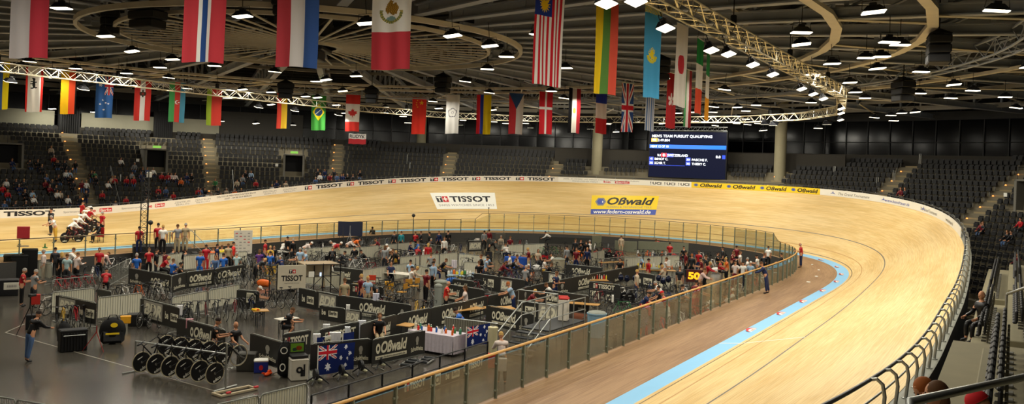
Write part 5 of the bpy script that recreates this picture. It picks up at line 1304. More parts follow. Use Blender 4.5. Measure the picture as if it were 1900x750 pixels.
row(110, 546, 172, 538, 5, cols=['red', 'maroon', 'red', 'black']); row(78, 585, 108, 582, 2, cols=['white', 'charcoal'], ang=20); row(100, 612, 170, 604, 6, cols=['black', 'mustard yellow', 'black', 'red'], ang=70)
row(258, 606, 345, 604, 5, ang=70, cols=['charcoal', 'black']); row(325, 541, 470, 529, 10, cols=['black', 'charcoal', 'black', 'grey'], ang=80); row(575, 489, 690, 504, 10, cols=['black', 'charcoal', 'grey', 'white', 'black'], ang=70)
row(640, 471, 770, 490, 8, cols=['black', 'charcoal', 'black', 'white']); row(806, 486, 842, 488, 5, cols=['maroon', 'black', 'white']); row(852, 541, 928, 531, 6, lift=.1, ang=85)
row(880, 468, 945, 470, 6); row(858, 503, 915, 502, 5, cols=['white', 'black', 'charcoal']); row(1000, 478, 1042, 476, 5, cols=['green', 'black', 'charcoal']); row(1118, 478, 1150, 486, 4, cols=['red', 'black', 'black'], dr=1)
row(1180, 483, 1240, 485, 7, dr=1, cols=['white', 'black', 'orange']); row(955, 543, 1010, 549, 4); row(1100, 503, 1165, 506, 6, cols=['black', 'maroon', 'charcoal']); row(735, 590, 805, 594, 5, cols=['black', 'charcoal', 'mustard yellow'])
row(1178, 650, 1218, 632, 3, cols=['orange', 'red', 'maroon'], ang=25); row(1118, 672, 1145, 660, 2, ang=20); row(178, 503, 240, 506, 6, cols=['black', 'charcoal', 'white']); row(1225, 628, 1330, 590, 7, ang=40, cols=['red', 'black', 'white', 'black'])
row(1090, 566, 1130, 572, 3, cols=['black', 'maroon']); row(1130, 585, 1175, 595, 3, ang=60, cols=['black', 'green', 'charcoal']); row(470, 452, 540, 462, 5); row(700, 545, 745, 556, 3, ang=60); row(1330, 570, 1420, 530, 6, ang=40, cols=['black', 'red', 'white'])
row(1000, 520, 1060, 527, 4, cols=['black', 'charcoal'], ang=70); row(480, 520, 512, 523, 3, ang=80); row(1255, 560, 1290, 560, 3, cols=['black', 'white']); row(560, 470, 620, 472, 4, cols=['white', 'black'])
row(1190, 556, 1250, 548, 4, cols=['black', 'navy', 'black'], ang=70); row(760, 462, 800, 468, 4)
# raised bikes beside the booth: front wheels up on a rack
for i, (px, yb) in enumerate(((497, 576), (512, 577), (527, 574), (543, 572))):
    P = at(px, yb, ZF); v = atan2(P.y-CY, P.x-CX); bike(P+Vector((0, 0, .12)), v+pi+.5, 'black', 0, 0, True, .03, -.12, tyre=None, label='black bike lifted on the rack beside the sponsor booth, %s from its left' % nth(i))
# the hanging rack with six bikes, disc rear wheels low
rk = thing('bike_rack', 'steel bike rack bar with a pole at its right end, in the foreground', 'rack')
Pa, Pb = at(250, 690, ZF), at(418, 722, ZF); dr_ = (Pb-Pa).normalized()
MB().tube([Pa+Vector((0, 0, 1.02)), Pb+Vector((0, 0, 1.10))], .028, 8).build('hanging_bar', M_STEEL, rk)
for P, h in ((Pa, 1.03), (Pb, 1.42)):
    m = MB(); m.tube([P, P+Vector((0, 0, h))], .03, 8); m.build('upright', M_STEEL, rk)
    m = MB(); nn = Vector((-dr_.y, dr_.x, 0)); m.tube([P-nn*.5+Vector((0, 0, .03)), P+nn*.5+Vector((0, 0, .03))], .025, 6); m.build('foot', M_STEEL, rk)
UPW = [(264, 640), (291, 643), (331, 655), (360, 664), (400, 655), (424, 655)]; LOW = [(256, 660), (281, 672), (309, 672), (352, 687), (382, 693), (403, 681)]
M_TAN = M_LTYRE
for i in range(6):
    t_ = (i+.55)/6.2; C = Pa.lerp(Pb, t_)+Vector((0, 0, 1.02+.08*t_)); v = radians(-6); ph = -.46
    # saddle nose hung over the bar, nose to the camera
    M = Matrix.Translation(C) @ Matrix.Rotation(v, 4, 'Z') @ Matrix.Rotation(ph, 4, 'Y') @ Matrix.Translation((.10, 0, -.90))
    bike(None, 0, 'black', 1, 1 if i < 5 else 0, True, M=M, tyre=M_TAN, label='black track bike hanging from the rack bar, %s from its left end' % nth(i), group='bikes hanging on the rack')
m = MB()
Q = at(408, 739, ZF); R_ = at(478, 724, ZF); d = (R_-Q); rz = atan2(d.y, d.x)
fr_ = thing('training_frame', 'pale wooden floor frame with red clips under the rack pole', 'frame', Q, rz); L = d.length
m = MB(); m.box((L/2, .0, .05), (L, .07, .07), 0, 0, .01); m.box((L/2, .42, .05), (L, .07, .07), 0, 0, .01); m.box((.04, .21, .05), (.07, .42, .07), 0, 0, .01); m.box((L-.04, .21, .05), (.07, .42, .07), 0, 0, .01); m.build('bars', mat('pale_timber', 'B9A98A', .6), fr_)
for x in (.3, L-.06): m = MB(); m.box((x, .0, .11), (.16, .09, .06), 0, 0, .015); m.build('clip', M_RED, fr_)
# tape lines on the floor
for i, (a, b) in enumerate((((10, 617), (418, 731)), ((10, 617), (46, 601)))):
    A, B = at(*a, ZF+.004), at(*b, ZF+.004); n = Vector((-(B-A).y, (B-A).x, 0)).normalized()*.025; m = MB(); m.quad(A-n, B-n, B+n, A+n); struct(m.build('floor_tape_marking', mat('tape_pale', '8F8878', .5)))
# ---------------------------------------------------------------- tables, boxes and gear
M_TTOP = mat('table_top_wood', 'B98A48', .5); M_TWH = mat('table_top_white', 'D8D2C2', .5); M_CLOTH = cmat('BDB4BC'); M_TARP = cmat('2450A8')
def table(px0, y0, px1, y1, w=.7, h=.74, top_=None, label='trestle table', folding=True):
    A, B = at(px0, y0, ZF+h), at(px1, y1, ZF+h); d = B-A; L = d.length; rz = atan2(d.y, d.x); t = link('trestle_table', None, None, (A.x, A.y, ZF), rz)
    m = MB(); m.box((L/2, w/2, h-.02), (L, w, .04), 0, 0, .01); m.build('table_top', top_ or M_TTOP, t)
    for x in (.2, L-.2):
        for y in (.08, w-.08): m = MB(); m.tube([(x, y, 0), (x, y, h-.04)], .018, 6); m.build('leg', M_DSTEEL, t)
    t['category'] = 'table'; THINGS.append(t); AUTO.append((t, label, True)); return A, B, rz
table(815, 581, 900, 572, .8, label='yellow wooden table behind the grey pleated screen'); table(905, 574, 958, 573, .8, label='yellow wooden bench top below the long pit wall'); table(1035, 561, 1110, 567, .6, label='orange wooden table with white sack behind the steel steps')
table(700, 505, 762, 511, 1.0, top_=M_TWH, label='white table heaped with white clothing'); table(735, 603, 760, 606, .7, label='wooden table with a blue item behind the seated man')
table(828, 511, 882, 514, .7, top_=mat('table_grey_blue', '8CA0A8', .6), label='grey blue table crowded with bottles and bowls'); table(506, 466, 540, 468, .7, top_=M_TWH, label='white table beside the purple shirted person')
table(580, 462, 640, 463, .6, top_=M_TWH, label='long pale table near the dark blue screen'); table(470, 578, 500, 577, .6, label='small table with a red and yellow heap'); table(1120, 488, 1160, 486, .6, label='tray table under the red bike parts')
table(520, 594, 556, 590, .5, top_=M_TWH, label='grey work table at the crouching mechanic'); table(1086, 520, 1130, 521, .7, label='table with bottles left of the dark balloons'); table(1180, 500, 1255, 503, .6, label='wooden shelf table above the initials banner')
def draped(px0, y0, px1, y1, w, h, m_, label, name='cloth_table'):
    A, B = at(px0, y0, ZF+h), at(px1, y1, ZF+h); d = B-A; L = d.length; rz = atan2(d.y, d.x); t = thing(name, label, 'table', (A.x, A.y, ZF), rz)
    m = MB(); m.box((L/2, w/2, h), (L, w, .03), 0, 0, .01)
    N = 40
    def skirt(P0, P1, nn):
        vs = []
        for i in range(N+1):
            p = Vector(P0).lerp(Vector(P1), i/N); k = .02*sin(i*1.9)
            vs.append((p, p+Vector(nn)*(.03+k)+Vector((0, 0, -h*.86))))
        m.strip([a for a, b in vs], [b for a, b in vs])
    skirt((0, 0, h), (L, 0, h), (0, -1, 0)); skirt((L, 0, h), (L, w, h), (1, 0, 0)); skirt((L, w, h), (0, w, h), (0, 1, 0)); skirt((0, w, h), (0, 0, h), (-1, 0, 0)); m.build('cloth', m_, t)
    for x in (.1, L-.1):
        for y in (.1, w-.1): q = MB(); q.tube([(x, y, 0), (x, y, h-.02)], .02, 6); q.build('leg', M_DSTEEL, t)
    return A, B, rz, w
WA, WB_, wrz, ww = draped(757, 613, 841, 626, 1.0, .78, M_CLOTH, 'long table under a white cloth covered with bottles')
draped(936, 478, 984, 480, 1.0, 1.0, M_TARP, 'table under a bright blue tarpaulin behind the pits')
draped(838, 598, 876, 602, .9, .6, cmat('B8AE9C'), 'low grey padded table beside the small blue flag')
def bottle(P, col, h=.24, r=.035, name='bottle', label='bottle', grp='bottles on the cloth table'):
    m = MB(); m.lathe([(r, 0), (r, h*.62), (r*.45, h*.8), (r*.4, h*.92)], n=10); b = m.build(name, cmat(col, .4), None, P); q = MB(); q.lathe([(r*.48, h*.9), (r*.48, h)], n=8); q.build('cap', M_WHITE, b)
    b['category'] = 'bottle'; b['group'] = grp; THINGS.append(b); AUTO.append((b, label, False))
for i in range(16):
    f = (i+.5)/16; P = WA.lerp(WB_, f)+Vector((-sin(wrz), cos(wrz), 0))*(.2+.55*rnd.random()); c = rnd.choice(['E8E4DC', '3A7A48', 'E06A28', 'D8D0B0', '4A8A6A', 'D8342C', '2A62B4']); P.z = ZF+.796; bottle(P, c, rnd.uniform(.16, .32), rnd.uniform(.035, .06), label='%s bottle on the white cloth table' % CN.get(c, 'pale green' if c == '4A8A6A' else 'cream'))
A, B, rz_ = at(830, 508, ZF+.75), at(880, 511, ZF+.75), 0
for i in range(10):
    c = rnd.choice(['E8D040', 'E8E4DC', 'E06A28', '9AB4CC', '3A7A48']); P = A.lerp(B, (i+.5)/10); P.z = ZF+.742; bottle(P, c, rnd.uniform(.2, .34), rnd.uniform(.05, .08), 'bottle', '%s container on the grey blue table' % CN[c], 'containers on the grey blue table')
A, B = at(1090, 518, ZF+.75), at(1128, 519, ZF+.75)
for i in range(9):
    c = rnd.choice(['E8E4DC', 'E8D040', 'D8342C', 'C0AE94']); P = A.lerp(B, (i+.5)/9)+Vector((.25, .15, 0)); P.z = ZF+.742; bottle(P, c, rnd.uniform(.22, .32), .04, 'bottle', '%s bottle on the balloon table' % CN[c], 'bottles on the balloon table')
A, B = at(1182, 497, ZF+.75), at(1250, 500, ZF+.75)
for i in range(14):
    c = rnd.choice(['E8E4DC', 'E8D040', 'C8A040', 'E06A28', 'C0AE94']); P = A.lerp(B, (i+.5)/14)+Vector((.2, .1, 0)); P.z = ZF+.742; bottle(P, c, rnd.uniform(.22, .4), .05, 'bottle', '%s bottle on the shelf above the initials banner' % CN[c], 'bottles on the shelf table')
def crate(px, yb, w, d, h, col, label, name='box', cat='box', rz=0., kids=None, zoff=0., rough=.6):
    P = at(px, yb, ZF+zoff); v = atan2(P.y-CY, P.x-CX)-pi/2+rz; t = thing(name, label, cat, P, v); t['px'] = 0; del t['px']
    m = MB(); m.box((0, d/2, h/2), (w, d, h*.98), 0, 0, .02); m.box((0, d/2, h*.94), (w*1.03, d*1.03, h*.06), 0, 0, .012); m.build('case_body', cmat(col, rough), t)
    if kids: kids(t, w, d, h)
    return t
def ribs(t, w, d, h):
    for k in range(9): q = MB(); q.box((-w*.45+w*.9*k/8, -.01, h*.45), (.03, .03, h*.8), 0, 0, .006); q.build('rib', M_BLACKM, t)
    q = MB(); q.tube([(-w*.4, -.03, h*.75), (w*.4, -.03, h*.75)], .02, 6); q.build('handle', M_STEEL, t)
def sign_rows(t, w, d, h):
    q = MB()
    for k in range(6): put_rect(q, lambda u, v: Vector((u, -.012, v)), -w*.3+w*.1*k, h*.35, w*.07, h*.3, 5)
    q.build('print', PRINTS, t)
def lidw(t, w, d, h):
    q = MB(); q.box((0, d/2, h+.03), (w*1.06, d*1.06, .09), 0, 0, .03); q.build('white_lid', M_WHITE, t); q = MB(); put_disc(q, lambda u, v: Vector((u, -.012, v)), 0, h*.5, .07, .09, 0, 12); q.build('red_badge', M_RED, t)
def logo(t, w, d, h):
    q = MB(); f = lambda u, v: Vector((u, -.012, v)); put_disc(q, f, -.02, h*.5, w*.2, w*.2, 0, 14, .4); put_rect(q, f, .02, h*.2, w*.16, h*.3, 0); put_rect(q, f, w*.2, h*.2, w*.1, h*.55, 0); q.build('black_print', M_BLACK, t)
crate(137, 653, .9, .5, .8, '131313', 'black ribbed flight case in front of the yellow black bikes', 'flight_case', 'case', .2, ribs)
crate(484, 693, .46, .34, .38, '24348C', 'blue cool box with white lid beside the wire crate', 'cool_box', 'cool box', 0, lidw); crate(556, 707, .56, .5, .72, 'CFC9BA', 'white carton with a black print under the open laptop case', 'carton', 'box', .25, logo)
crate(455, 690, .62, .45, .62, '3C3A34', 'dark wire crate of supplies in front of the bald man', 'crate', 'box', -.2); crate(255, 606, .75, .6, .5, '1C1C1C', 'round topped black tub left of the hanging bikes', 'tub', 'box')
crate(722, 540, .5, .5, .5, 'C8921E', 'yellow bin under the white clothing table', 'bin', 'bin'); crate(233, 601, .4, .3, .3, 'E0A020', 'bright yellow bag on the black tub edge', 'bag', 'bag', 0, None, .25)
crate(912, 684, .34, .34, .5, 'B02418', 'red bin behind the near handrail at the backpack person', 'bin', 'bin'); crate(28, 516, 1.2, .9, 1.3, '101010', 'tall black stage block at the far left', 'stage_block', 'box'); crate(54, 514, .8, .7, 1.6, '0C0C0C', 'black speaker tower beside the far left stage', 'loudspeaker', 'loudspeaker'); crate(12, 550, 1.0, .8, .8, '151517', 'low black equipment box at the left edge', 'equipment_box', 'box')
crate(22, 538, .7, .05, .35, 'C8C4B4', 'white paper sign with rows of text at the far left', 'paper_sign', 'sign', 0, sign_rows, .45)
crate(928, 460, .9, .2, 1.3, '57534A', 'grey folding screen standing behind the far pits', 'folding_screen', 'screen'); crate(1268, 545, .6, .5, .5, '8C8C84', 'grey box below the red lap display', 'box', 'box'); crate(1213, 512, .35, .35, .3, '8CA080', 'pale bucket at the end of the initials banner', 'bucket', 'bucket'); crate(985, 540, .5, .4, .4, '1E1E20', 'small black case on the pit wall corner', 'case', 'case')
crate(975, 530, .35, .35, .4, 'B43A30', 'red tray box under the blue tarpaulin table', 'tray_box', 'box'); crate(885, 452, .5, .4, .45, 'D8D0C4', 'white box on the far pit table', 'box', 'box'); crate(852, 515, .4, .3, .3, 'E8D040', 'bright yellow tub behind the pale blue shirted person', 'tub', 'box')
crate(60, 612, .5, .35, .6, '141416', 'black rucksack on the floor by the photographer tripod', 'rucksack', 'bag')
# soft bags
def softbag(px, yb, w, h, col, label, name='bag', prints=None):
    P = at(px, yb, ZF); v = atan2(P.y-CY, P.x-CX)-pi/2; t = thing(name, label, 'bag', P, v); m = MB(); m.ell((0, .15, h*.48), (w/2, .2, h*.5), 14, 9); m.box((0, .15, h*.3), (w*.9, .36, h*.56), 0, 0, .12); m.build('bag_body', cmat(col, .6), t, smooth=True)
    m = MB(); m.tube([(-w*.2, .1, h*.9), (-w*.12, .1, h*1.06), (w*.12, .1, h*1.06), (w*.2, .1, h*.9)], .02, 6); m.build('handle', M_BLACKM, t)
    if prints: m = MB(); prints(m, w, h); m.build('print', PRINTS, t)
def yb(m, w, h): f = lambda u, v: Vector((u, -.075, v)); put_disc(m, f, w*.05, h*.72, .13, .09, 3, 12); put_rect(m, f, -w*.25, h*.38, w*.5, .07, 3)
softbag(208, 640, .95, 1.05, '111112', 'big padded black bike bag with yellow badge', prints=yb); softbag(118, 640, .5, .9, '171718', 'black cloth covered stand left of the flight case'); softbag(194, 575, .6, .8, '0F0F10', 'black bag with white lettering by the pale barrier', prints=lambda m, w, h: [put_rect(m, lambda u, v: Vector((u, -.075, v)), -.2+.11*k, h*.5, .05, .14, 1) for k in range(4)])
softbag(528, 702, .55, 1.25, '101012', 'tall black bag with white swirls beside the red ball', prints=lambda m, w, h: [put_disc(m, lambda u, v: Vector((u, -.075, v)), -.08, h*.3, .1, .14, 1, 12, .7), put_disc(m, lambda u, v: Vector((u, -.075, v)), -.05, h*.75, .12, .12, 1, 12, .75)])
softbag(345, 668-72, .6, .5, '2A2A2C', 'dark bag behind the hanging bikes'); softbag(1140, 480, .5, .5, '1A1A2A', 'navy bag under the far bikes')
def ball(px, yb_, r, col, label, name='ball', cat='ball', sz=1.):
    P = at(px, yb_, ZF); m = MB(); m.ell((0, 0, r*sz), (r, r, r*sz), 18, 12); m.lathe([(r*.2, r*sz*1.96), (r*.12, r*sz*2.06)], n=8); tag(m.build(name, cmat(col, .35), None, P, 0, True), label, cat)
ball(531, 697, .27, 'C01C1C', 'red exercise ball beside the white carton')
# cluttered details: towels, balloons, bowl heap, orange tool, laptop case
def towel(px, yt, w, h, col, label, ztop=ZF+1.13):
    P = at(px, yt, ztop); v = atan2(P.y-CY, P.x-CX)-pi/2; m = MB(); n = 10
    L = [[Vector((-w/2+w*i/n, -.05-o+.015*sin(i*1.7), z+.02*sin(i*2.1)*(z < -.1))) for i in range(n+1)] for o, z in ((0, -h), (0, 0), (-.1, .01), (-.1, -h*.5))]
    for a, b in zip(L, L[1:]): m.strip(a, b)
    t = m.build('towel', cmat(col), None, P, v); t['category'] = 'towel'; THINGS.append(t); AUTO.append((t, label, True))
for a in ((334, 567, .22, .4, 'E4E2E4', 'white towel at the end of the left initials banner'), (606, 602, .26, .45, 'F0F0F2', 'white towel high on the watch banner behind blue flag'), (622, 617, .4, .5, 'EDEDF0', 'white shirt hung between the blue flags'), (588, 620, .26, .3, 'F2F2F4', 'white cloth bunch left of the union initials'), (645, 607, .2, .4, 'E8ECF4', 'white cloth on dark blue flag top'),
          (672, 595, .3, .7, 'E6E8F2', 'white towel left of the seated man in black'), (646, 566, .16, .4, 'E8E6E0', 'white paper roll sheet on the middle barrier'), (698, 545, .3, .5, 'C8C8D8', 'pale cloth by the watch banner corner'), (352, 592, .26, .35, 'D8A0A8', 'pink and white cloth over the wald banner'), (843, 483, .35, .5, 'D8D0D8', 'pale pink towel hung on far barrier'), (1240, 483, .25, .5, 'F0EEE8', 'white shirt hung on the far right barrier'), (1137, 548, .1, .35, 'F0EEE8', 'small white strip hanging on watch panel')): towel(*a)
def bigflag(px0, yt0, px1, yt1, h, label, ztop=ZF+1.12, fn=ausflag):
    A, B = at(px0, yt0, ztop), at(px1, yt1, ztop); d = B-A; L = d.length; rz = atan2(d.y, d.x); t = thing('draped_flag', label, 'flag', (A.x, A.y, ztop)-Vector((-.07*sin(rz), .07*cos(rz), 0)) if False else Vector((A.x+.075*sin(rz), A.y-.075*cos(rz), ztop)), rz, 'flags draped on barriers')
    me = flag_mesh('draped_cloth', fn, L, h, 60, 36, px0, .018, 1.2); o = link('cloth', me, t, (L/2, -.03, 0))
    m = MB(); m.tube([(-.02, -.02, .02), (-.02, -.02, -h-.1)], .018, 6); m.build('hem', M_WHITE, t)
bigflag(589, 642, 656, 634, .95, 'large blue starred flag draped on a barrier in the foreground'); bigflag(863, 607, 905, 599, .8, 'smaller blue starred flag behind the white cloth table')
bigflag(585, 626, 600, 624, .5, 'dark blue cloth strip beside the union initials', fn=lambda u, v: '1E2C66'); bigflag(634, 618, 654, 615, .5, 'dark blue cloth strip above the large starred flag', fn=lambda u, v: '22306C')
ban(598, 626, 613, 623, [('UCI', .15, .3, .7, .4)], 'small white sign with black union initials above the flag', False, h=.4, ztop=1.12, col=M_WHITE)
# laptop case on the carton
P = at(556, 707, ZF); v = atan2(P.y-CY, P.x-CX)-pi/2+.25; lc = thing('tool_case', 'open black tool case with colourful lid on the white carton', 'case', P+Vector((-.25*sin(v), .25*cos(v), .73)), v)
m = MB(); m.box((0, 0, .05), (.56, .42, .1), 0, 0, .02); m.build('tray', M_PLASTIC, lc); m = MB(); m.box((0, .26, .27), (.56, .06, .4), 0, 0, .02); m.build('lid', M_PLASTIC, lc)
m = MB(); f = lambda u, v_: Vector((u, .225, v_)); put_rect(m, f, -.22, .14, .44, .28, 0); put_disc(m, f, .06, .26, .1, .08, 1, 10); put_disc(m, f, -.08, .22, .08, .06, 2, 10); m.build('lid_picture', [cmat('6A9A2A'), cmat('B83020'), cmat('20406A')], lc)
P = at(497, 697, ZF); m = MB(); m.box((0, 0, .06), (.4, .16, .1), .3, 0, .04); m.box((.1, .04, .13), (.16, .1, .08), .3, 0, .03); m.tube([(-.15, 0, .1), (-.3, -.04, .14)], .03, 6); tag(m.build('power_tool', cmat('E0501C', .4), None, P), 'orange power tool on the floor by the cool box', 'tool')
P = at(481, 577, ZF+.75)
for i in range(9):
    m = MB(); m.ell((0, 0, .04), (.07, .055, .045), 8, 6); m.box((0, 0, .03), (.12, .09, .03), .3, 0, .01); t = m.build('fruit', cmat(('E8C020', 'D03020', 'E8D040')[i % 3]), None, Vector((P.x+.09*(i % 3)-.05, P.y+.09*(i//3)+.15, ZF+.742))); t['category'] = 'fruit'; t['group'] = 'fruit on the small table'; THINGS.append(t); AUTO.append((t, ('yellow', 'red', 'pale yellow')[i % 3]+' fruit in heap on the small table', False))
for i, (px, py) in enumerate(((1152, 520), (1163, 522), (1178, 521), (1240, 523), (1230, 526), (1222, 521))):
    P = at(px, py, ZF+1.0); m = MB(); m.ell((0, 0, .15), (.17, .17, .2), 14, 10); m.tube([(0, 0, -.04), (0, 0, -.95)], .01, 4); t = m.build('foil_balloon', mat('balloon_navy', '101830', .12, .2), None, P, 0, True); t['category'] = 'balloon'; THINGS.append(t); AUTO.append((t, 'shiny dark navy balloon', False))
# floor rollers / trainers with fans in front of the flag
for i, (px, py) in enumerate(((588, 712), (636, 703), (672, 694), (706, 683))):
    P = at(px, py, ZF); v = atan2(P.y-CY, P.x-CX); t = thing('home_trainer', 'black indoor bike trainer on the floor, %s from the left below the flag' % nth(i), 'trainer', P, v+.4, 'indoor trainers')
    m = MB(); m.tube([(-.3, -.3, .03), (0, 0, .3), (-.3, .3, .03)], .025, 6); m.tube([(.25, -.25, .03), (0, 0, .3), (.25, .25, .03)], .025, 6); m.build('stand', M_BLACKM, t)
    m = MB(); m.lathe([(.0, -.05), (.17, -.05), (.19, 0), (.17, .05), (0, .05)], (0, 0, 0), 18, 0, Matrix.Translation((0, .05, .3)) @ RY); m.build('flywheel', M_PLASTIC, t); m = MB(); m.box((.1, -.1, .09), (.3, .12, .08), .3, 0, .03); m.build('foot_block', cmat('C8C4A0'), t)
for i, (px, py) in enumerate(((728, 668), (758, 660), (760, 677), (790, 672))):
    P = at(px, py, ZF); t = thing('roller_bench', 'flat pale roller frame on the dark floor, %s from the trainers' % nth(i), 'rollers', P, .3, 'roller frames'); m = MB()
    for y in (-.22, .22): m.box((0, y, .06), (1.0, .05, .06), 0, 0, .01)
    m.build('frame', M_STEEL, t)
    for x in (-.4, .1, .4): m = MB(); m.tube([(x, -.2, .08), (x, .2, .08)], .05, 10); m.build('drum', M_DSTEEL, t)
# photographer's tripod, yellow red repair stands
def tripod(px, yb_, h, col, label, name='tripod', head=True, rad=.45):
    P = at(px, yb_, ZF); t = thing(name, label, 'tripod', P); 
    for k in range(3): a = 2*pi*k/3+.5; m = MB(); m.tube([(rad*cos(a), rad*sin(a), 0), (0, 0, h*.75)], [.012, .018], 6); m.build('leg', cmat(col, .4), t)
    m = MB(); m.tube([(0, 0, h*.7), (0, 0, h)], .02, 6); m.build('column', cmat(col, .4), t)
    if head: m = MB(); m.box((0, 0, h+.06), (.16, .12, .12), .4, 0, .02); m.lathe([(.05, 0), (.06, .16)], (0, 0, 0), 12, 0, Matrix.Translation((.05, 0, h+.06)) @ Matrix.Rotation(pi/2, 4, 'Y')); m.build('camera', M_PLASTIC, t)
tripod(54, 622, 1.5, '141414', 'black camera tripod at the corner of the floor line'); tripod(178, 650, .9, '8A1C18', 'red and yellow repair stand beside the flight case', 'repair_stand', False); tripod(770, 520, 1.4, '2A2A2C', 'dark repair stand behind the maroon shirted person', 'repair_stand', False); tripod(648, 470, 2.2, '9A9A98', 'grey light stand in front of the dark blue screen', 'light_stand', False, .5); tripod(635, 470, 2.1, '3A3A3A', 'dark light stand in front of the dark blue screen', 'light_stand', False, .5)
# microphones / round targets on poles
for px, yb_, yt, lab in ((765, 463, 400, 'black ball camera on a thin pole before the banking advertisement'), (904, 460, 386, 'thin pole with a dark cap below the banking advertisement'), (276, 504, 413, 'dark microphone ball on a pole beside the lattice mast')):
    P = at(px, yb_, ZF); q = pix(P); zt = CZ+(q[2]/FPX)*((PPY+(px-950)*-.0375*-1-yt)) ; t = thing('pole_camera', lab, 'camera', P); h = at_depth(px, yt, q[2]).z-P.z
    m = MB(); m.tube([(0, 0, 0), (0, 0, h)], .022, 6); m.lathe([(.2, 0), (.2, .03), (.03, .06)], n=12); m.build('pole', M_BLACKM, t); m = MB(); m.ell((0, 0, h), (.15, .15, .15) if px != 904 else (.09, .09, .05), 12, 8); m.build('camera_head', M_PLASTIC, t)
# ---------------------------------------------------------------- larger furniture of the infield
def hz(px): return PPY+(px-950)*.0375
def up_at(P, px, py):
    """height of the point over P that shows at photo row py"""
    q = pix(P); return CZ-(py-hz(px))*q[2]/FPX
# sponsor booth: platform with front board, frame and desk
A, B = at(516, 526, ZF+.55), at(566, 534, ZF+.5); P0 = at(541, 556, ZF); d = (at(566, 0, 0)-at(516, 0, 0)); 
v = at(540, 556, ZF); az = atan2(v.y-CY, v.x-CX)
bo = thing('sponsor_booth', 'white sponsor booth with watch lettering and dark scaffold side', 'booth', v, az-pi/2+.28)
Wb = 50/FPX*pix(v)[2]*1.05; Hb = up_at(v, 540, 495)-ZF
m = MB(); m.box((0, 0, Hb-.62), (Wb, .06, 1.25), 0, 0, .01); m.build('front_board', mat('booth_board', 'CEC5AE', .6, var=.04), bo)
f_ = lambda u, v_: Vector((u, -.04, v_)); m = MB()
put_rect(m, f_, -.16, Hb-.42, .16, .2, 0); put_rect(m, f_, .02, Hb-.42, .16, .2, 2); f2 = lambda u, v_: Vector((u, -.045, v_)); put_rect(m, f2, .05, Hb-.345, .1, .04, 1); put_rect(m, f2, .08, Hb-.39, .04, .13, 1); put_rect(m, f2, -.13, Hb-.28, .1, .035, 1); put_rect(m, f2, -.1, Hb-.39, .035, .12, 1)
put_text(m, 'TISSOT', f_, -Wb*.38, Hb-.82, Wb*.76, .3, 0, .03); put_text(m, 'SWISS WATCHES SINCE 1853', f_, -Wb*.26, Hb-.95, Wb*.52, .05, 5); m.build('lettering', PRINTS, bo)
m = MB()
for x in (-Wb/2, Wb/2, Wb/2+.95, Wb/2+1.9):
    for y in (.05, 1.6): m.tube([(x, y, 0), (x, y, Hb+.05)], .03, 6)
for z in (.25, Hb-.6, Hb): m.tube([(Wb/2, .05, z), (Wb/2+1.9, .05, z)], .025, 6); m.tube([(Wb/2+1.9, .05, z), (Wb/2+1.9, 1.6, z)], .025, 6)
m.tube([(Wb/2+.95, .05, Hb-.6), (Wb/2+1.9, .05, .25)], .02, 5); m.tube([(Wb/2, .05, .25), (Wb/2+.95, .05, Hb-.6)], .02, 5); m.build('scaffold', M_BLACKM, bo)
m = MB(); m.box((Wb/2+.97, .85, Hb-.02), (2.0, 1.6, .05), 0, 0, .01); m.build('desk_top', mat('booth_desk', 'A08A68', .6), bo); m = MB(); m.box((Wb*.5+.95, 1.66, Hb-.45), (2.0, .05, .9), 0, 0, .01); m.build('back_board', mat('booth_board2', 'CEC5AE', .6), bo)
m = MB(); m.box((Wb/2+.3, .0, Hb-.5), (.3, .02, .3), 0, 0, .005); m.build('paper_notice', M_WHITE, bo); m = MB(); m.box((Wb/2+.8, .02, Hb-.52), (.1, .02, .2), .1, 0, .005); m.build('lit_screen', mat('laptop_glow', 'C8D8F0', emit='C8DCFF', es=2.), bo)
BOOTH = (v, Hb)
# raised podium with railings
P = at(296, 498, ZF); az = atan2(P.y-CY, P.x-CX); po = thing('podium', 'raised black podium platform with steel railings on the far side', 'platform', P, az-pi/2+.06)
Wp = 92/FPX*pix(P)[2]; zt = up_at(P, 296, 460)-ZF; PODZ = ZF+zt
m = MB(); m.box((0, .9, zt/2), (Wp, 1.9, zt), 0, 0, .02); m.build('platform', mat('podium_black', '131212', .7), po)
m = MB()
for k in range(7): m.tube([(-Wp/2+Wp*k/6*.55+Wp*.45, -.02, zt), (-Wp/2+Wp*k/6*.55+Wp*.45, -.02, zt+.95)], .022, 6)
m.tube([(-Wp*.05, -.02, zt+.95), (Wp*.5, -.02, zt+.95)], .025, 6); m.tube([(Wp*.5, -.02, zt+1.), (Wp*.5+.3, 0, zt+1.), (Wp*.5+1.7, 0, .95), (Wp*.5+1.7, 0, 0)], .025, 6); m.tube([(Wp*.5+.1, 0, zt+.45), (Wp*.5+1.7, 0, .4)], .02, 6); m.build('railing', M_STEEL, po)
m = MB()
for k in range(4): m.box((Wp*.5+.2+.35*k, .6, zt-.2-.28*k), (.36, 1.1, .05), 0, 0, .01)
m.build('steps', M_DSTEEL, po)
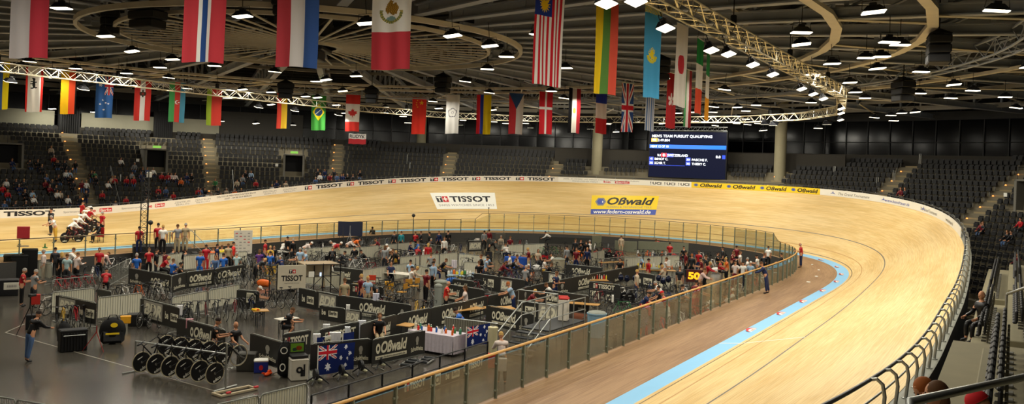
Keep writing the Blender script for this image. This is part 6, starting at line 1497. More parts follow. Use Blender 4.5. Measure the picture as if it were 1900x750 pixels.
# poster board
def upright_board(px0, px1, ytop, ybot, ybase, name, label, cat, m_, items=None, turn=0., legs=True, thick=.05):
    P = at((px0+px1)/2, ybase, ZF); az = atan2(P.y-CY, P.x-CX); dep = pix(P)[2]; w = (px1-px0)/FPX*dep/max(.3, cos(turn)); z1 = up_at(P, (px0+px1)/2, ytop)-ZF; z0 = max(.02, up_at(P, (px0+px1)/2, ybot)-ZF)
    t = thing(name, label, cat, P, az-pi/2+turn); m = MB(); m.box((0, 0, (z0+z1)/2), (w, thick, z1-z0), 0, 0, .012); m.build('panel', m_, t)
    if legs:
        for s in (-1, 1): m = MB(); m.tube([(s*w*.42, .04, 0), (s*w*.42, .04, z1*.9)], .025, 6); m.build('leg', M_DSTEEL, t)
    if items: items(t, w, z0, z1, lambda u, v_: Vector((u, -thick/2-.006, v_)))
    return t
def poster(t, w, z0, z1, f):
    m = MB(); r = random.Random(3)
    for j in range(7):
        for i in range(4):
            if r.random() < .8: put_rect(m, f, -w*.42+w*.22*i, z0+(z1-z0)*(.1+.125*j), w*.13, (z1-z0)*.035, 2 if (i+j) % 6 == 0 else 5)
    m.build('small_print', PRINTS, t)
upright_board(433, 466, 430, 474, 486, 'poster_board', 'tall white poster board with small printed logos by the podium', 'board', mat('poster_white', 'CFC8B8', .6, var=.03), poster, .25)
upright_board(626, 671, 414, 441, 466, 'screen_panel', 'dark navy screen panel standing before the far straight', 'screen', mat('screen_navy', '141B34', .5))
upright_board(1098, 1115, 440, 462, 468, 'partition', 'grey green slanting tarpaulin screen left of the red bike parts', 'screen', mat('tarp_grey', '6B6C58', .7), turn=.9, legs=False)
upright_board(1140, 1181, 450, 470, 474, 'partition', 'grey green tarpaulin screen behind the hanging bike parts', 'screen', mat('tarp_grey', '6B6C58', .7), legs=False)
upright_board(1184, 1276, 452, 472, 476, 'partition', 'long grey green tarpaulin screen behind the red vested person', 'screen', mat('tarp_grey', '6B6C58', .7), turn=.1, legs=False)
upright_board(1000, 1098, 443, 456, 462, 'partition', 'dark low panel along the back wall of the pits', 'screen', mat('dark_panel', '2A2A24', .7), turn=.05, legs=False)
# lap counter
def digits(t, w, z0, z1, f):
    m = MB(); f2 = lambda u, v_: f(u, v_)+Vector((0, -.01, 0)); h = z1-z0
    put_text(m, '50', f2, -w*.38, z0+h*.2, w*.76, h*.6, 0, .05); m.build('digits', mat('led_amber', 'FFB020', emit='FFA818', es=2.6), t)
    m = MB(); m.box((0, -.03, z0+h*.06), (w*.96, .05, h*.06), 0, 0, .01); m.build('white_strip', M_WHITE, t)
P = at(1286, 545, ZF)
upright_board(1272, 1301, 503, 526, 548, 'lap_counter', 'red lap display box with amber digits 50', 'display', mat('display_red', '4E110D', .5), digits, 0, True, .12)
# red sign box at the left of the far straight
t = upright_board(30, 51, 423, 445, 514, 'sign_box', 'dark red sign box on a post at the far left fence', 'sign', mat('sign_red', 'A82028', .5), lambda t, w, z0, z1, f: None, 0, False, .3)
m = MB(); m.tube([(0, 0, 0), (0, 0, 1.6)], .04, 8); m.build('post', M_DSTEEL, t)
m = MB(); put_rect(m, lambda u, v_: Vector((u, -.157, v_)), -.3, 1.75, .6, .06, 0); m.build('pale_line', M_GREY, t)
# lattice mast
P = at(266, 503, ZF); h = at_depth(263, 318, pix(P)[2]).z-ZF; t = thing('lattice_mast', 'black triangular lattice mast standing by the podium', 'mast', P)
m = MB(); C = [Vector((.27*cos(a), .27*sin(a), 0)) for a in (.3, .3+2*pi/3, .3+4*pi/3)]; Z = Vector((0, 0, 1)); n = int(h/.38)
for c in C: m.tube([c, c+Z*h], .03, 6)
for i in range(n):
    for j in range(3): m.tube([C[j]+Z*(h*i/n), C[(j+1) % 3]+Z*(h*(i+1)/n)], .013, 4, 0, False, False); m.tube([C[j]+Z*(h*i/n), C[(j+1) % 3]+Z*(h*i/n)], .011, 4, 0, False, False)
m.build('lattice', M_BLACKM, t); m = MB(); m.box((0, 0, .04), (.9, .9, .08), .3, 0, .02); m.build('base_plate', M_BLACKM, t); m = MB(); m.box((.1, -.1, h-.2), (.3, .25, .35), .5, 0, .04); m.build('antenna_box', cmat('A8A498'), t)
# round bins, gas bottle
def drum(px, yb_, r, h, col, label, name='trash_bin', lid=True, rough=.5):
    P = at(px, yb_, ZF); t = thing(name, label, 'bin' if 'bin' in name else 'container', P); m = MB(); m.lathe([(r*.88, 0), (r, h*.93), (r*1.06, h*.95), (r*1.06, h), (r*.97, h)], n=20); m.build('drum_body', cmat(col, rough), t)
    if lid: m = MB(); m.lathe([(r, h), (r*.9, h+.05), (r*.5, h+.09), (0.01, h+.1)], n=20); m.build('lid', cmat('8A8E84', .5), t)
drum(817, 563, .36, 1.15, '7E8070', 'tall grey green trash bin behind the bright red shirted man'); drum(1036, 510, .42, 1.1, 'B0A890', 'pale cylindrical bin among the far pits'); drum(1213, 520, .36, .8, '7E8276', 'grey bin at the end of the large initials banner'); drum(1106, 625, .42, 1.05, '7FA0B4', 'blue grey water barrel beside the steel steps', 'water_barrel')
drum(812, 590-16, .2, 1.2, '8C9088', 'slim grey post bin left of the bright red shirted man')
# pleated silver screen and pale roll
P0, P1 = at(826, 592, ZF+.9), at(924, 604, ZF+.9); L = (P1-P0).length; t = thing('pleated_screen', 'silver pleated sheet screen behind the smaller blue flag', 'screen', (P0.x, P0.y, ZF), atan2((P1-P0).y, (P1-P0).x)); m = MB(); n = 44
F = [[Vector((L*i/n, .05*(1 if i % 2 else -1)+o, z)) for i in range(n+1)] for o, z in ((0, .05), (0, .95), (.02, .95), (.02, .05))]
for i in range(4): m.strip(F[i], F[(i+1) % 4])
m.build('pleats', mat('pleat_silver', 'A4A294', .45, .3), t); m = MB(); m.tube([(0, 0, .97), (L, 0, .97)], .025, 6); m.build('top_bar', M_STEEL, t)
P = at(913, 657, ZF); t = thing('banner_roll', 'upright pale rolled banner beside the smaller blue flag', 'roll', P); m = MB(); m.lathe([(.2, 0), (.2, 1.05), (.17, 1.06)], n=16); m.build('roll', cmat('C8C09A'), t); m = MB(); m.lathe([(.06, 1.04), (.06, 1.07)], n=10); m.build('core', M_GREY, t)
# steel steps up to the track by the near fence
S0 = at(950, 668, ZF); S0.y = max(S0.y, off(-75, -DF-1.6, 0).y); st = thing('steel_steps', 'galvanised steel steps and platform with tube railings at the near fence', 'steps', S0, 0); m = MB()
for k in range(5): m.box((.3+.3*k, .0, .16*(k+1)), (.32, 1.3, .05), 0, 0, .01)
m.box((3.4, 0, .9), (3.2, 1.3, .06), 0, 0, .01); m.build('treads', M_DSTEEL, st)
for y in (-.65, .65):
    m = MB(); m.tube([(0, y, 0), (0, y, 1.0), (1.8, y, 1.9), (5.0, y, 1.9), (5.0, y, .9)], .028, 8); m.tube([(0, y, .5), (1.8, y, 1.4), (5.0, y, 1.4)], .02, 6); m.build('railing', M_STEEL, st)
    for x, z0_, z1_ in ((.9, .45, 1.45), (1.8, .0, 1.9), (2.9, 0, 1.9), (3.9, 0, 1.9), (5., 0, 1.)): m = MB(); m.tube([(x, y, z0_), (x, y, z1_)], .025, 6); m.build('post', M_STEEL, st)
m = MB(); m.tube([(5.0, .65, 1.9), (5.0, 2.6, 1.9), (5.0, 2.6, 0)], .028, 8); m.tube([(5, .65, 1.4), (5, 2.6, 1.4)], .02, 6); m.build('side_rail', M_STEEL, st)
# red topped white bag pile on the platform
P = S0+Vector((4.3, .0, .93)); t = thing('carton_stack', 'white cartons with red lids on the steel platform', 'box', P, .3)
for i, (x, y, z, s_) in enumerate(((0, 0, 0, .42), (.45, .1, 0, .4))): m = MB(); m.box((x, y, z+.45), (s_, .4, .9), .2*i, 0, .03); m.build('carton', cmat('D8D2C4'), t); m = MB(); m.box((x, y, z+.93), (s_*1.03, .42, .07), .2*i, 0, .02); m.build('red_lid', cmat('A82A24'), t)
# wooden crates and chairs
def chair(px, yb_, rz, col, label):
    P = at(px, yb_, ZF); az = atan2(P.y-CY, P.x-CX); t = thing('folding_chair', label, 'chair', P, az+rz, 'folding chairs in the pits'); m = MB(); m.box((0, 0, .46), (.42, .42, .035), 0, 0, .012); m.build('seat', cmat(col), t); m = MB(); m.box((-.22, 0, .78), (.03, .42, .3), 0, 0, .012); m.build('backrest', cmat(col), t)
    for x, y in ((.18, .19), (.18, -.19), (-.22, .19), (-.22, -.19)): m = MB(); m.tube([(x, y, 0), (x*.9, y, .45 if x > 0 else .92)], .014, 6); m.build('leg', M_BLACKM, t)
for i, a in enumerate([(427, 566, 2.5, '8A2018', 'red folding chair at the pale barriers'), (693, 628, 2.8, '181818', 'black chair beneath the seated man in black polo'), (745, 558, 1., 'B98430', 'yellow wooden chair below the clothing table'), (755, 548, .4, 'B98430', 'yellow wooden chair behind the maroon shirted person'), (768, 546, .9, 'C08A34', 'yellow wooden chair right of the clothing table'), (478, 596, .4, '202022', 'dark chair of the man with black tee at the fruit table'), (1008, 490, 2., '1E1E20', 'dark chair in the far pits left of pale bin'), (690, 540, 0, 'D04028', 'bright red chair behind the middle watch banner'), (600, 500, 1., '1C1C1E', 'black chair behind the sponsor booth'), (530, 620, 1.2, '1A1A1C', 'black stool chair of the crouching mechanic')]): chair(*a)
# ---------------------------------------------------------------- people in the hall
def man(px, yt, sh, tr, pose='stand', face='a', hair=('short', 'dark'), long=0, tl=1, label=None, zb=ZF, sc=1., group=None, n=None):
    m = person_meshes(pose); H_ = (m['H']-m['zmin'])*sc; P = at(px, yt, zb+H_); P.z = zb
    ray = atan2(P.y-CY, P.x-CX); f = ray+{'a': 0, 'c': pi, 'l': pi/2, 'r': -pi/2, 'al': pi/4, 'ar': -pi/4, 'cl': 3*pi/4, 'cr': -3*pi/4}[face]+rnd.uniform(-.2, .2); hx = m['head'][0][3]*sc; P = P-Vector((hx*cos(f), hx*sin(f), 0))
    return person(P, f, pose, sh, tr, hair, long, tl, sc, label, group)
S, L_, K, HM, BL = ('short', 'dark'), ('long', 'brown'), ('cap', 'dark'), ('helmet', 'white'), ('bald', 'grey')
GR, FA, BR = ('short', 'grey'), ('short', 'fair'), ('short', 'brown')
# left part of the pits
man(46, 498, 'red', 'black', 'hold', 'r', GR, label='person in red shirt holding a phone at the far left'); man(67, 500, 'grey', 'charcoal', 'hold', 'ar', GR, label='person in grey shirt with red bag beside the red shirted one'); crate(66, 566, .35, .25, .45, 'A82820', 'red bag carried at hip height by the grey shirted person', 'bag', 'bag', 0, None, .55)
man(81, 463, 'off-white', 'beige', 'stand', 'l', ('short', 'grey'), long=1); man(115, 468, 'black', 'black', 'stand', 'a', ('long', 'fair'), long=1); man(125, 471, 'pale grey', 'charcoal', 'stand', 'a', BR); man(145, 469, 'off-white', 'black', 'hold', 'ar', BR, long=1); man(137, 460, 'white', 'black', 'lean', 'r', BR, long=1); man(103, 459, 'charcoal', 'black', 'stand', 'a', S, long=1)
man(201, 468, 'pale pink', 'charcoal', 'bend', 'ar', BR, long=1, label='person in pale pink shirt leaning over bikes'); man(185, 460, 'red', 'black', 'stand', 'c'); man(198, 498, 'red', 'black', 'crouch', 'a', S, label='person with red top crouching behind a dark bag'); man(254, 470, 'blue', 'navy', 'stand', 'a', ('short', 'grey'), label='person in pale blue jacket left of the banner wall'); man(72, 577, 'black', 'denim blue', 'lean', 'ar', S, long=1, label='photographer in black jacket and jeans at the tripod')
man(277, 460, 'red', 'black', 'hold', 'a', BR); man(291, 462, 'black', 'charcoal', 'stand', 'r', S, long=1); man(322, 459, 'black', 'black', 'sit', 'a', S, long=1); man(345, 462, 'black', 'black', 'sit', 'a', S, long=1); man(305, 464, 'maroon', 'black', 'sit', 'a', BR); man(313, 476, 'red', 'black', 'sitlean', 'r', ('short', 'fair')); man(322, 480, 'blue', 'navy', 'sit', 'ar', BR); man(336, 487, 'black', 'black', 'sit', 'r', S, long=1)
man(372, 466, 'blue', 'blue', 'stand', 'a', BR, label='person in bright blue overall standing at the banners'); man(400, 474, 'denim blue', 'navy', 'sit', 'c', BR, long=1); man(415, 470, 'blue', 'navy', 'sit', 'a', S, long=1); man(383, 454, 'red', 'red', 'stand', 'a', S); man(396, 458, 'orange', 'black', 'sit', 'a', BR); man(404, 453, 'navy', 'black', 'stand', 'r', S); man(412, 455, 'yellow', 'black', 'sit', 'a', BR); man(424, 452, 'khaki', 'black', 'stand', 'a', BR); man(434, 449, 'bright red', 'black', 'stand', 'r', S, long=1); man(440, 468, 'pale grey', 'charcoal', 'sit', 'a', GR)
man(482, 463, 'purple', 'black', 'hold', 'a', L_, label='person in purple shirt with black trousers'); man(502, 466, 'blue', 'charcoal', 'sit', 'a', S, long=1); man(493, 445, 'red', 'navy', 'stand', 'r', S); man(502, 456, 'mustard yellow', 'black', 'sit', 'c', ('short', 'fair')); man(509, 455, 'black', 'black', 'sit', 'c', S, long=1); man(534, 439, 'black', 'black', 'stand', 'ar', S, long=1, label='person in black suit before the far fence'); man(544, 443, 'black', 'charcoal', 'stand', 'al', GR, long=1, label='person in dark suit jacket facing the suited one'); man(549, 467, 'white', 'black', 'sitlean', 'l', S)
bp = BOOTH[0]; man(557, 459, 'pale blue', 'khaki', 'stand', 'a', GR, label='person in pale blue shirt standing at the sponsor booth')
man(578, 449, 'off-white', 'charcoal', 'bend', 'r', ('short', 'white'), long=1); man(614, 447, 'off-white', 'black', 'bend', 'l', GR, long=1); man(633, 449, 'red', 'black', 'bend', 'r', ('short', 'white')); man(655, 445, 'off-white', 'black', 'rider', 'r', BR, long=1, label='rider in white jersey leaning low in the far pits'); bike(at(655, 476, ZF), 0, 'black', label='black bike under the white jersey rider in the far pits'); man(669, 442, 'orange', 'black', 'bend', 'r', S); man(697, 443, 'maroon', 'black', 'sitlean', 'l', BR); man(691, 424, 'black', 'black', 'rider', 'a', ('helmet', 'black'), long=1, label='dark cyclist silhouette at the fence end right of navy screen')
man(617, 461, 'black', 'black', 'bend', 'a', BR, long=1, label='person in black bending over bikes right of the booth'); man(658, 456, 'black', 'black', 'sit', 'a', S, long=1); man(640, 466, 'charcoal', 'black', 'sitlean', 'r', S, long=1); man(670, 464, 'black', 'black', 'sitlean', 'l', S, long=1); man(718, 453, 'white', 'charcoal', 'sitlean', 'l', ('short', 'white')); man(729, 462, 'beige', 'charcoal', 'sit', 'l', BR, long=1); man(735, 465, 'mustard yellow', 'black', 'sit', 'c', FA)
man(640, 516, 'khaki', 'black', 'stand', 'a', BR, label='person in khaki shirt standing behind the initials banner'); man(482, 531, 'black', 'navy', 'sitlean', 'r', ('cap', 'white'), label='person in black tee sitting at the fruit table'); man(490, 560, 'charcoal', 'denim blue', 'sit', 'r', S, label='person in dark top and jeans seated by the grey table') if False else None
man(543, 571, 'black', 'black', 'crouch', 'r', BR, tl=0, label='mechanic in black with bare knees crouching at grey table'); man(405, 590, 'black', 'black', 'hold', 'r', S, label='short haired man in black tee behind the hanging bikes'); man(438, 597, 'black', 'charcoal', 'sit', 'cr', BL, long=0, label='bald man in black with a white lanyard'); man(705, 581, 'black', 'khaki', 'sit', 'c', BR, label='seated man in black polo and khaki trousers')
# middle
for px, yt, c in ((732, 429, 'charcoal'), (745, 429, 'teal'), (771, 430, 'red'), (781, 429, 'charcoal'), (797, 431, 'black'), (815, 429, 'navy'), (832, 428, 'black'), (825, 440, 'white')): man(px, yt, c, 'black', rnd.choice(('sit', 'stand')), rnd.choice(('a', 'c', 'l')), rnd.choice((S, BR)), long=1)
man(762, 447, 'navy', 'black', 'sit', 'r', S, long=1); man(776, 446, 'blue', 'navy', 'sit', 'l', BR, long=1); man(795, 451, 'red', 'black', 'stand', 'a', ('long', 'fair'), long=1); man(788, 456, 'white', 'black', 'sit', 'r', BR); man(800, 469, 'grey', 'charcoal', 'sit', 'a', BR); man(762, 482, 'pale blue', 'black', 'sit', 'a', S, label='person in pale blue shirt seated left of the maroon one'); man(806, 480, 'pale blue', 'navy', 'sit', 'r', BR, label='person in grey blue shirt seated above the trash bin'); man(828, 480, 'black', 'black', 'sitlean', 'r', BR)
man(792, 500, 'maroon', 'black', 'stand', 'ar', S, label='person in maroon shirt standing at the yellow chairs'); man(832, 522, 'bright red', 'black', 'hold', 'r', BL, label='bald man in bright red shirt behind the long pit wall'); man(863, 530, 'off-white', 'white', 'sit', 'l', L_, tl=0, label='woman in white top and white skirt by the pit wall'); man(905, 476, 'pale blue', 'black', 'hold', 'r', S, label='person in pale blue shirt at the grey blue table'); man(893, 472, 'black', 'black', 'stand', 'l', BR, long=1); man(889, 484, 'black', 'beige', 'sit', 'a', BR)
man(899, 428, 'grey', 'black', 'stand', 'a', S, long=1); man(908, 426, 'maroon', 'black', 'stand', 'a', S, long=1); man(930, 437, 'beige', 'charcoal', 'sit', 'c', GR, long=1); man(947, 438, 'maroon', 'black', 'stand', 'a', BR); man(921, 446, 'black', 'black', 'bend', 'r', S, long=1); man(946, 470, 'white', 'black', 'sit', 'l', S); man(960, 473, 'off-white', 'charcoal', 'sit', 'r', BR); man(1012, 432, 'white', 'black', 'rider', 'l', S, long=1, label='rider in white jersey warming up before the back wall'); bike(at(1012, 478, ZF), 0, 'black', label='black bike of the white jersey rider at the back wall')
man(1011, 478, 'white', 'mustard yellow', 'sit', 'r', S); man(981, 490, 'charcoal', 'black', 'sit', 'c', ('short', 'white')); man(943, 523, 'pale blue', 'navy', 'lean', 'l', ('short', 'red'), label='red haired person in pale blue shirt behind the pit wall'); man(846, 572, 'blue', 'maroon', 'sitlean', 'l', S, label='person in blue jacket over the yellow table'); man(993, 537, 'maroon', 'black', 'crouch', 'r', FA, label='fair haired person in brown red top crouching by initials banner') if True else None
man(1014, 525, 'white', 'black', 'sitlean', 'l', BR); man(930, 616, 'off-white', 'black', 'lean', 'a', ('short', 'fair'), long=1, label='fair haired person with a backpack beside the steel steps'); crate(931, 690, .3, .16, .42, 'B8B4B4', 'pale grey backpack on the back of the fair haired person', 'backpack', 'bag', 0, None, .82)
# right part
man(1052, 456, 'grey', 'charcoal', 'stand', 'al', S, long=1); man(1068, 443, 'charcoal', 'black', 'stand', 'a', BR, long=1); man(1078, 443, 'black', 'black', 'sit', 'a', S, long=1); man(1088, 446, 'black', 'black', 'stand', 'a', S, long=1); man(1070, 460, 'maroon', 'navy', 'stand', 'c', BR); man(1090, 459, 'navy', 'black', 'stand', 'c', BL, long=1); man(1153, 437, 'beige', 'khaki', 'stand', 'a', BR, long=1); man(1243, 450, 'red', 'black', 'stand', 'a', S, label='person in red vest and dark trousers before the tarpaulin screens'); man(1237, 478, 'white', 'beige', 'hold', 'r', BR); man(1229, 492, 'beige', 'charcoal', 'sit', 'l', FA)
man(1284, 471, 'charcoal', 'black', 'stand', 'a', ('short', 'red'), long=1); man(1297, 465, 'red', 'navy', 'stand', 'a', ('short', 'brown')); man(1300, 478, 'maroon', 'black', 'hold', 'l', S); man(1318, 486, 'red', 'black', 'lean', 'r', ('short', 'fair'), long=1); man(1308, 498, 'pale pink', 'black', 'lean', 'r', BR, long=1); man(1337, 481, 'red', 'black', 'sit', 'r', S, long=1); man(1347, 478, 'orange', 'black', 'hold', 'l', FA); man(1341, 458, 'charcoal', 'black', 'stand', 'l', S, long=1); man(1367, 456, 'maroon', 'black', 'hip', 'a', S, long=1); man(1374, 466, 'white', 'black', 'stand', 'r', BR); man(1361, 466, 'maroon', 'black', 'hold', 'r', BR, long=1)
man(1365, 484, 'off-white', 'maroon', 'hold', 'a', BR); man(1379, 485, 'white', 'charcoal', 'hip', 'a', ('cap', 'dark'), label='person in white jersey leaning at the near fence inside'); man(1393, 485, 'pale blue', 'navy', 'stand', 'a', ('cap', 'white'), label='person in pale blue shirt and cap inside the near fence'); man(1387, 478, 'white', 'black', 'sit', 'l', GR); man(1426, 457, 'white', 'black', 'stand', 'a', S); man(1418, 470, 'charcoal', 'black', 'sit', 'a', BR, long=1); man(1292, 520, 'maroon', 'red', 'stand', 'a', S); man(1300, 524, 'red', 'red', 'lean', 'r', BR); man(1222, 530, 'charcoal', 'black', 'sit', 'l', S); man(1216, 522, 'white', 'navy', 'sitlean', 'l', ('short', 'grey'))
man(1205, 542, 'navy', 'red', 'sitlean', 'r', S, label='person in navy and red kit seated near the fence rail'); man(1229, 540, 'red', 'white', 'lean', 'l', ('cap', 'redcap')); man(1267, 528, 'charcoal', 'black', 'sit', 'r', S); man(1262, 494, 'charcoal', 'khaki', 'stand', 'a', BR); man(1320, 545, 'white', 'red', 'sit', 'l', FA); man(1360, 535, 'white', 'grey', 'sit', 'l', ('short', 'white')); man(1345, 545, 'off-white', 'black', 'sitlean', 'l', S)
man(1273, 466, 'maroon', 'black', 'hip', 'r', S, long=1); man(1404, 473, 'white', 'black', 'hold', 'l', S); man(1332, 468, 'black', 'black', 'sit', 'r', S, long=1); man(1310, 474, 'charcoal', 'black', 'stand', 'l', BR); man(1450, 470, 'black', 'black', 'sit', 'l', S, long=1)
# dense clutter between the booths
for a in ((470, 487, 560, 493, 7, 80), (560, 517, 636, 527, 6, 80), (690, 590, 735, 578, 4, 70), (800, 566, 900, 546, 8, 75), (905, 536, 990, 519, 8, 75), (1010, 514, 1100, 499, 8, 75), (860, 462, 985, 463, 9, 80), (1040, 468, 1150, 470, 8, 75), (1200, 489, 1262, 496, 5, 70), (1255, 507, 1330, 501, 6, 60), (600, 458, 740, 460, 9, 75), (418, 503, 470, 500, 4, 80), (700, 482, 790, 492, 6, 80), (780, 470, 860, 473, 6, 80), (930, 488, 1000, 494, 6, 80), (1055, 520, 1094, 526, 4, 70), (1140, 560, 1185, 566, 4, 60), (640, 500, 690, 512, 4, 70), (150, 525, 215, 520, 5, 75), (1270, 488, 1350, 486, 6, 70)):
    row(*a[:5], ang=a[5], cols=rnd.sample(['black', 'charcoal', 'black', 'maroon', 'white', 'grey', 'black', 'navy'], 5), dr=rnd.choice((0, 0, 1)))
spots = [o.matrix_world.translation.copy() if o.parent is None else None for o in THINGS]; spots = [p for p in spots if p is not None and p.z < 1]
BOXC = [('161618', 'black'), ('2A2C30', 'charcoal'), ('E8E4DC', 'white'), ('B02028', 'red'), ('2A62B4', 'blue'), ('8A8C8C', 'grey'), ('C8A040', 'mustard yellow'), ('161618', 'black'), ('A89878', 'khaki'), ('E06A28', 'orange')]
nb = 0; tries = 0
while nb < 95 and tries < 4000:
    tries += 1; px = rnd.uniform(470, 1400); py = rnd.uniform(462, 585)
    if px > 1100 and py > 640-(px-1100)*.46: continue
    P = at(px, py, ZF)
    if min((p-P).length for p in spots) < .72 or (P-CP).length < 36: continue
    if min((off(s, -DF, 0)-Vector((P.x, P.y, 0))).length for s in SS[::4]) < 1.4: continue
    spots.append(P); nb += 1; k = nb % 5; az = atan2(P.y-CY, P.x-CX)
    if k in (0, 2):
        pose = rnd.choice(('sit', 'sitlean', 'stand', 'bend', 'hold', 'crouch', 'sitlean')); person(P, rnd.uniform(0, 6.28), pose, rnd.choice(('black', 'charcoal', 'red', 'white', 'navy', 'grey', 'pale blue', 'maroon', 'black', 'beige')), rnd.choice(('black', 'navy', 'charcoal', 'khaki')), rnd.choice((S, BR, FA, GR, L_, K)), rnd.choice((0, 1)), 1)
        if pose in ('sit', 'sitlean'):
            t = link('stool', None, None, P+Vector((-.02, 0, 0))); m = MB(); m.lathe([(.17, .40), (.19, .42), (.19, .45), (.02, .46)], n=14); m.build('seat', cmat('202022'), t)
            for q in range(3): m = MB(); a_ = 2.1*q; m.tube([(.17*cos(a_), .17*sin(a_), 0), (.08*cos(a_), .08*sin(a_), .42)], .012, 5); m.build('leg', M_STEEL, t)
            t['category'] = 'stool'; THINGS.append(t); AUTO.append((t, 'small black stool under a seated person', False))
    else:
        c, cn = rnd.choice(BOXC); w_, d_, h_ = rnd.uniform(.35, .8), rnd.uniform(.3, .5), rnd.uniform(.3, .8)
        t = link('equipment_case' if k == 1 else 'holdall' if k == 3 else 'carton', None, None, P, az-pi/2+rnd.uniform(-.6, .6)); m = MB()
        if k == 3: m.ell((0, 0, h_*.35), (w_*.6, d_*.5, h_*.36), 14, 8); m.box((0, 0, h_*.25), (w_*1.05, d_*.85, h_*.5), 0, 0, .1)
        else: m.box((0, 0, h_/2), (w_, d_, h_), 0, 0, .025)
        m.build('case_body' if k != 3 else 'bag_body', cmat(c), t); m = MB()
        if k == 3: m.tube([(-w_*.25, 0, h_*.6), (-w_*.15, 0, h_*.8), (w_*.15, 0, h_*.8), (w_*.25, 0, h_*.6)], .02, 6)
        else: m.box((0, 0, h_+.012), (w_*1.03, d_*1.03, .05), 0, 0, .012)
        m.build('handle' if k == 3 else 'lid', cmat('2A2C30' if cn != 'charcoal' else '161618'), t)
        t['category'] = 'bag' if k == 3 else 'box'; THINGS.append(t); AUTO.append((t, cn+(' equipment case' if k == 1 else ' holdall bag' if k == 3 else ' storage box')+' on the pit floor', False))
# two marshals on the apron
man(1485, 451, 'red', 'navy', 'hold', 'l', BL, label='marshal in red shirt standing at the end of the fence', zb=ZB); man(1413, 486, 'navy', 'navy', 'lean', 'l', BR, long=1, label='person in dark clothes leaning on the fence rail from outside', zb=ZB)
# podium people
for px, yt, c, tr, f, hr in ((294, 414, 'red', 'black', 'a', S), (303, 417, 'white', 'black', 'a', FA), (330, 416, 'grey', 'khaki', 'a', BR), (345, 414, 'khaki', 'khaki', 'a', GR)):
    man(px, yt, c, tr, 'hip' if px == 330 else 'stand', f, hr, zb=PODZ, label='person in %s top and %s trousers standing on the black podium' % (c, tr))
man(259, 420, 'red', 'navy', 'stand', 'a', S, zb=ZB, label='person in red shirt standing behind the lattice mast')
# start group on the far straight: team riders with holders
def track_man(px, yt, w, *a, **k):
    """stands on the banking w metres up from the inner edge"""
    m = person_meshes(a[2]); H_ = m['H']-m['zmin']; best = None
    for i in range(420):
        s = 44+i*.06; P = bank(s, w); q = pix(P+Vector((0, 0, H_)))
        if q and (best is None or abs(q[0]-px) < best[0]): best = (abs(q[0]-px), P, s)
    return best[1], best[2]
def startman(px, w, sh, tr, pose, face, hair, long, label):
    P, s = track_man(px, 0, w, sh, tr, pose); x, y, nx, ny, b = TP(s); along = atan2(nx, -ny)
    f = {'f': along, 'b': along+pi, 'o': atan2(ny, nx), 'i': atan2(-ny, -nx)}[face]; return person(P, f, pose, sh, tr, hair, long, 1, 1., label), P, along
for i, (px, w) in enumerate(((128, 1.3), (139, 2.2), (148, 3.1), (157, 4.0))):
    t, P, al = startman(px, w, 'white', 'black', 'rider', 'b', HM, 1, 'team rider in white jersey and helmet on start line, %s from the inside' % nth(i))
    t.location = Vector(P)+Vector((0, 0, .02)); bike(Vector(P)+Vector((-.17*cos(al+pi)*-1, -.17*sin(al+pi)*-1, .0)), al+pi, 'maroon', 1, 1, False, .0, label='dark disc wheel bike of the %s team rider from the inside' % nth(i), group='team bikes at the start')
startman(103, 1.6, 'white', 'mustard yellow', 'lean', 'f', GR, 0, 'starter in white shirt and yellow trousers holding the first rider'); startman(96, 3.0, 'charcoal', 'charcoal', 'stand', 'f', S, 1, 'dark dressed official behind the starter in yellow trousers'); startman(152, 4.6, 'red', 'black', 'hold', 'b', S, 0, 'official in red shirt behind the team riders, upper one'); startman(163, 3.2, 'red', 'black', 'lean', 'b', S, 0, 'official in red shirt pushing behind the team riders'); startman(190, 2.0, 'red', 'black', 'stand', 'b', GR, 0, 'official in red shirt standing right of the start chair')
P, s_ = track_man(184, 0, 1.0, 0, 0, 'sit'); P = bank(s_, 1.0); person(P+Vector((0, 0, 0)), pi, 'sit', 'black', 'black', S, 1, 1, 1., 'official in black sitting on the chair beside the start')
t = thing('start_chair', 'red backed chair beside the track start', 'chair', bank(s_, 1.0), pi); m = MB(); m.box((-.02, 0, .42), (.46, .46, .05), 0, 0, .015); m.build('seat', cmat('A01C1C'), t); m = MB(); m.box((-.24, 0, .72), (.05, .46, .55), 0, 0, .015); m.build('backrest', cmat('A01C1C'), t)
for x, y in ((.18, .2), (.18, -.2), (-.22, .2), (-.22, -.2)): m = MB(); m.tube([(x, y, 0), (x, y, .4)], .018, 6); m.build('leg', M_BLACKM, t)
P = bank(s_+4, .6); m = MB(); m.lathe([(.16, 0), (.15, .03), (.05, .05), (.03, .26)], n=14); tag(m.build('traffic_cone', cmat('2A6A3A'), None, P), 'small green cone at the feet of the starter', 'cone')
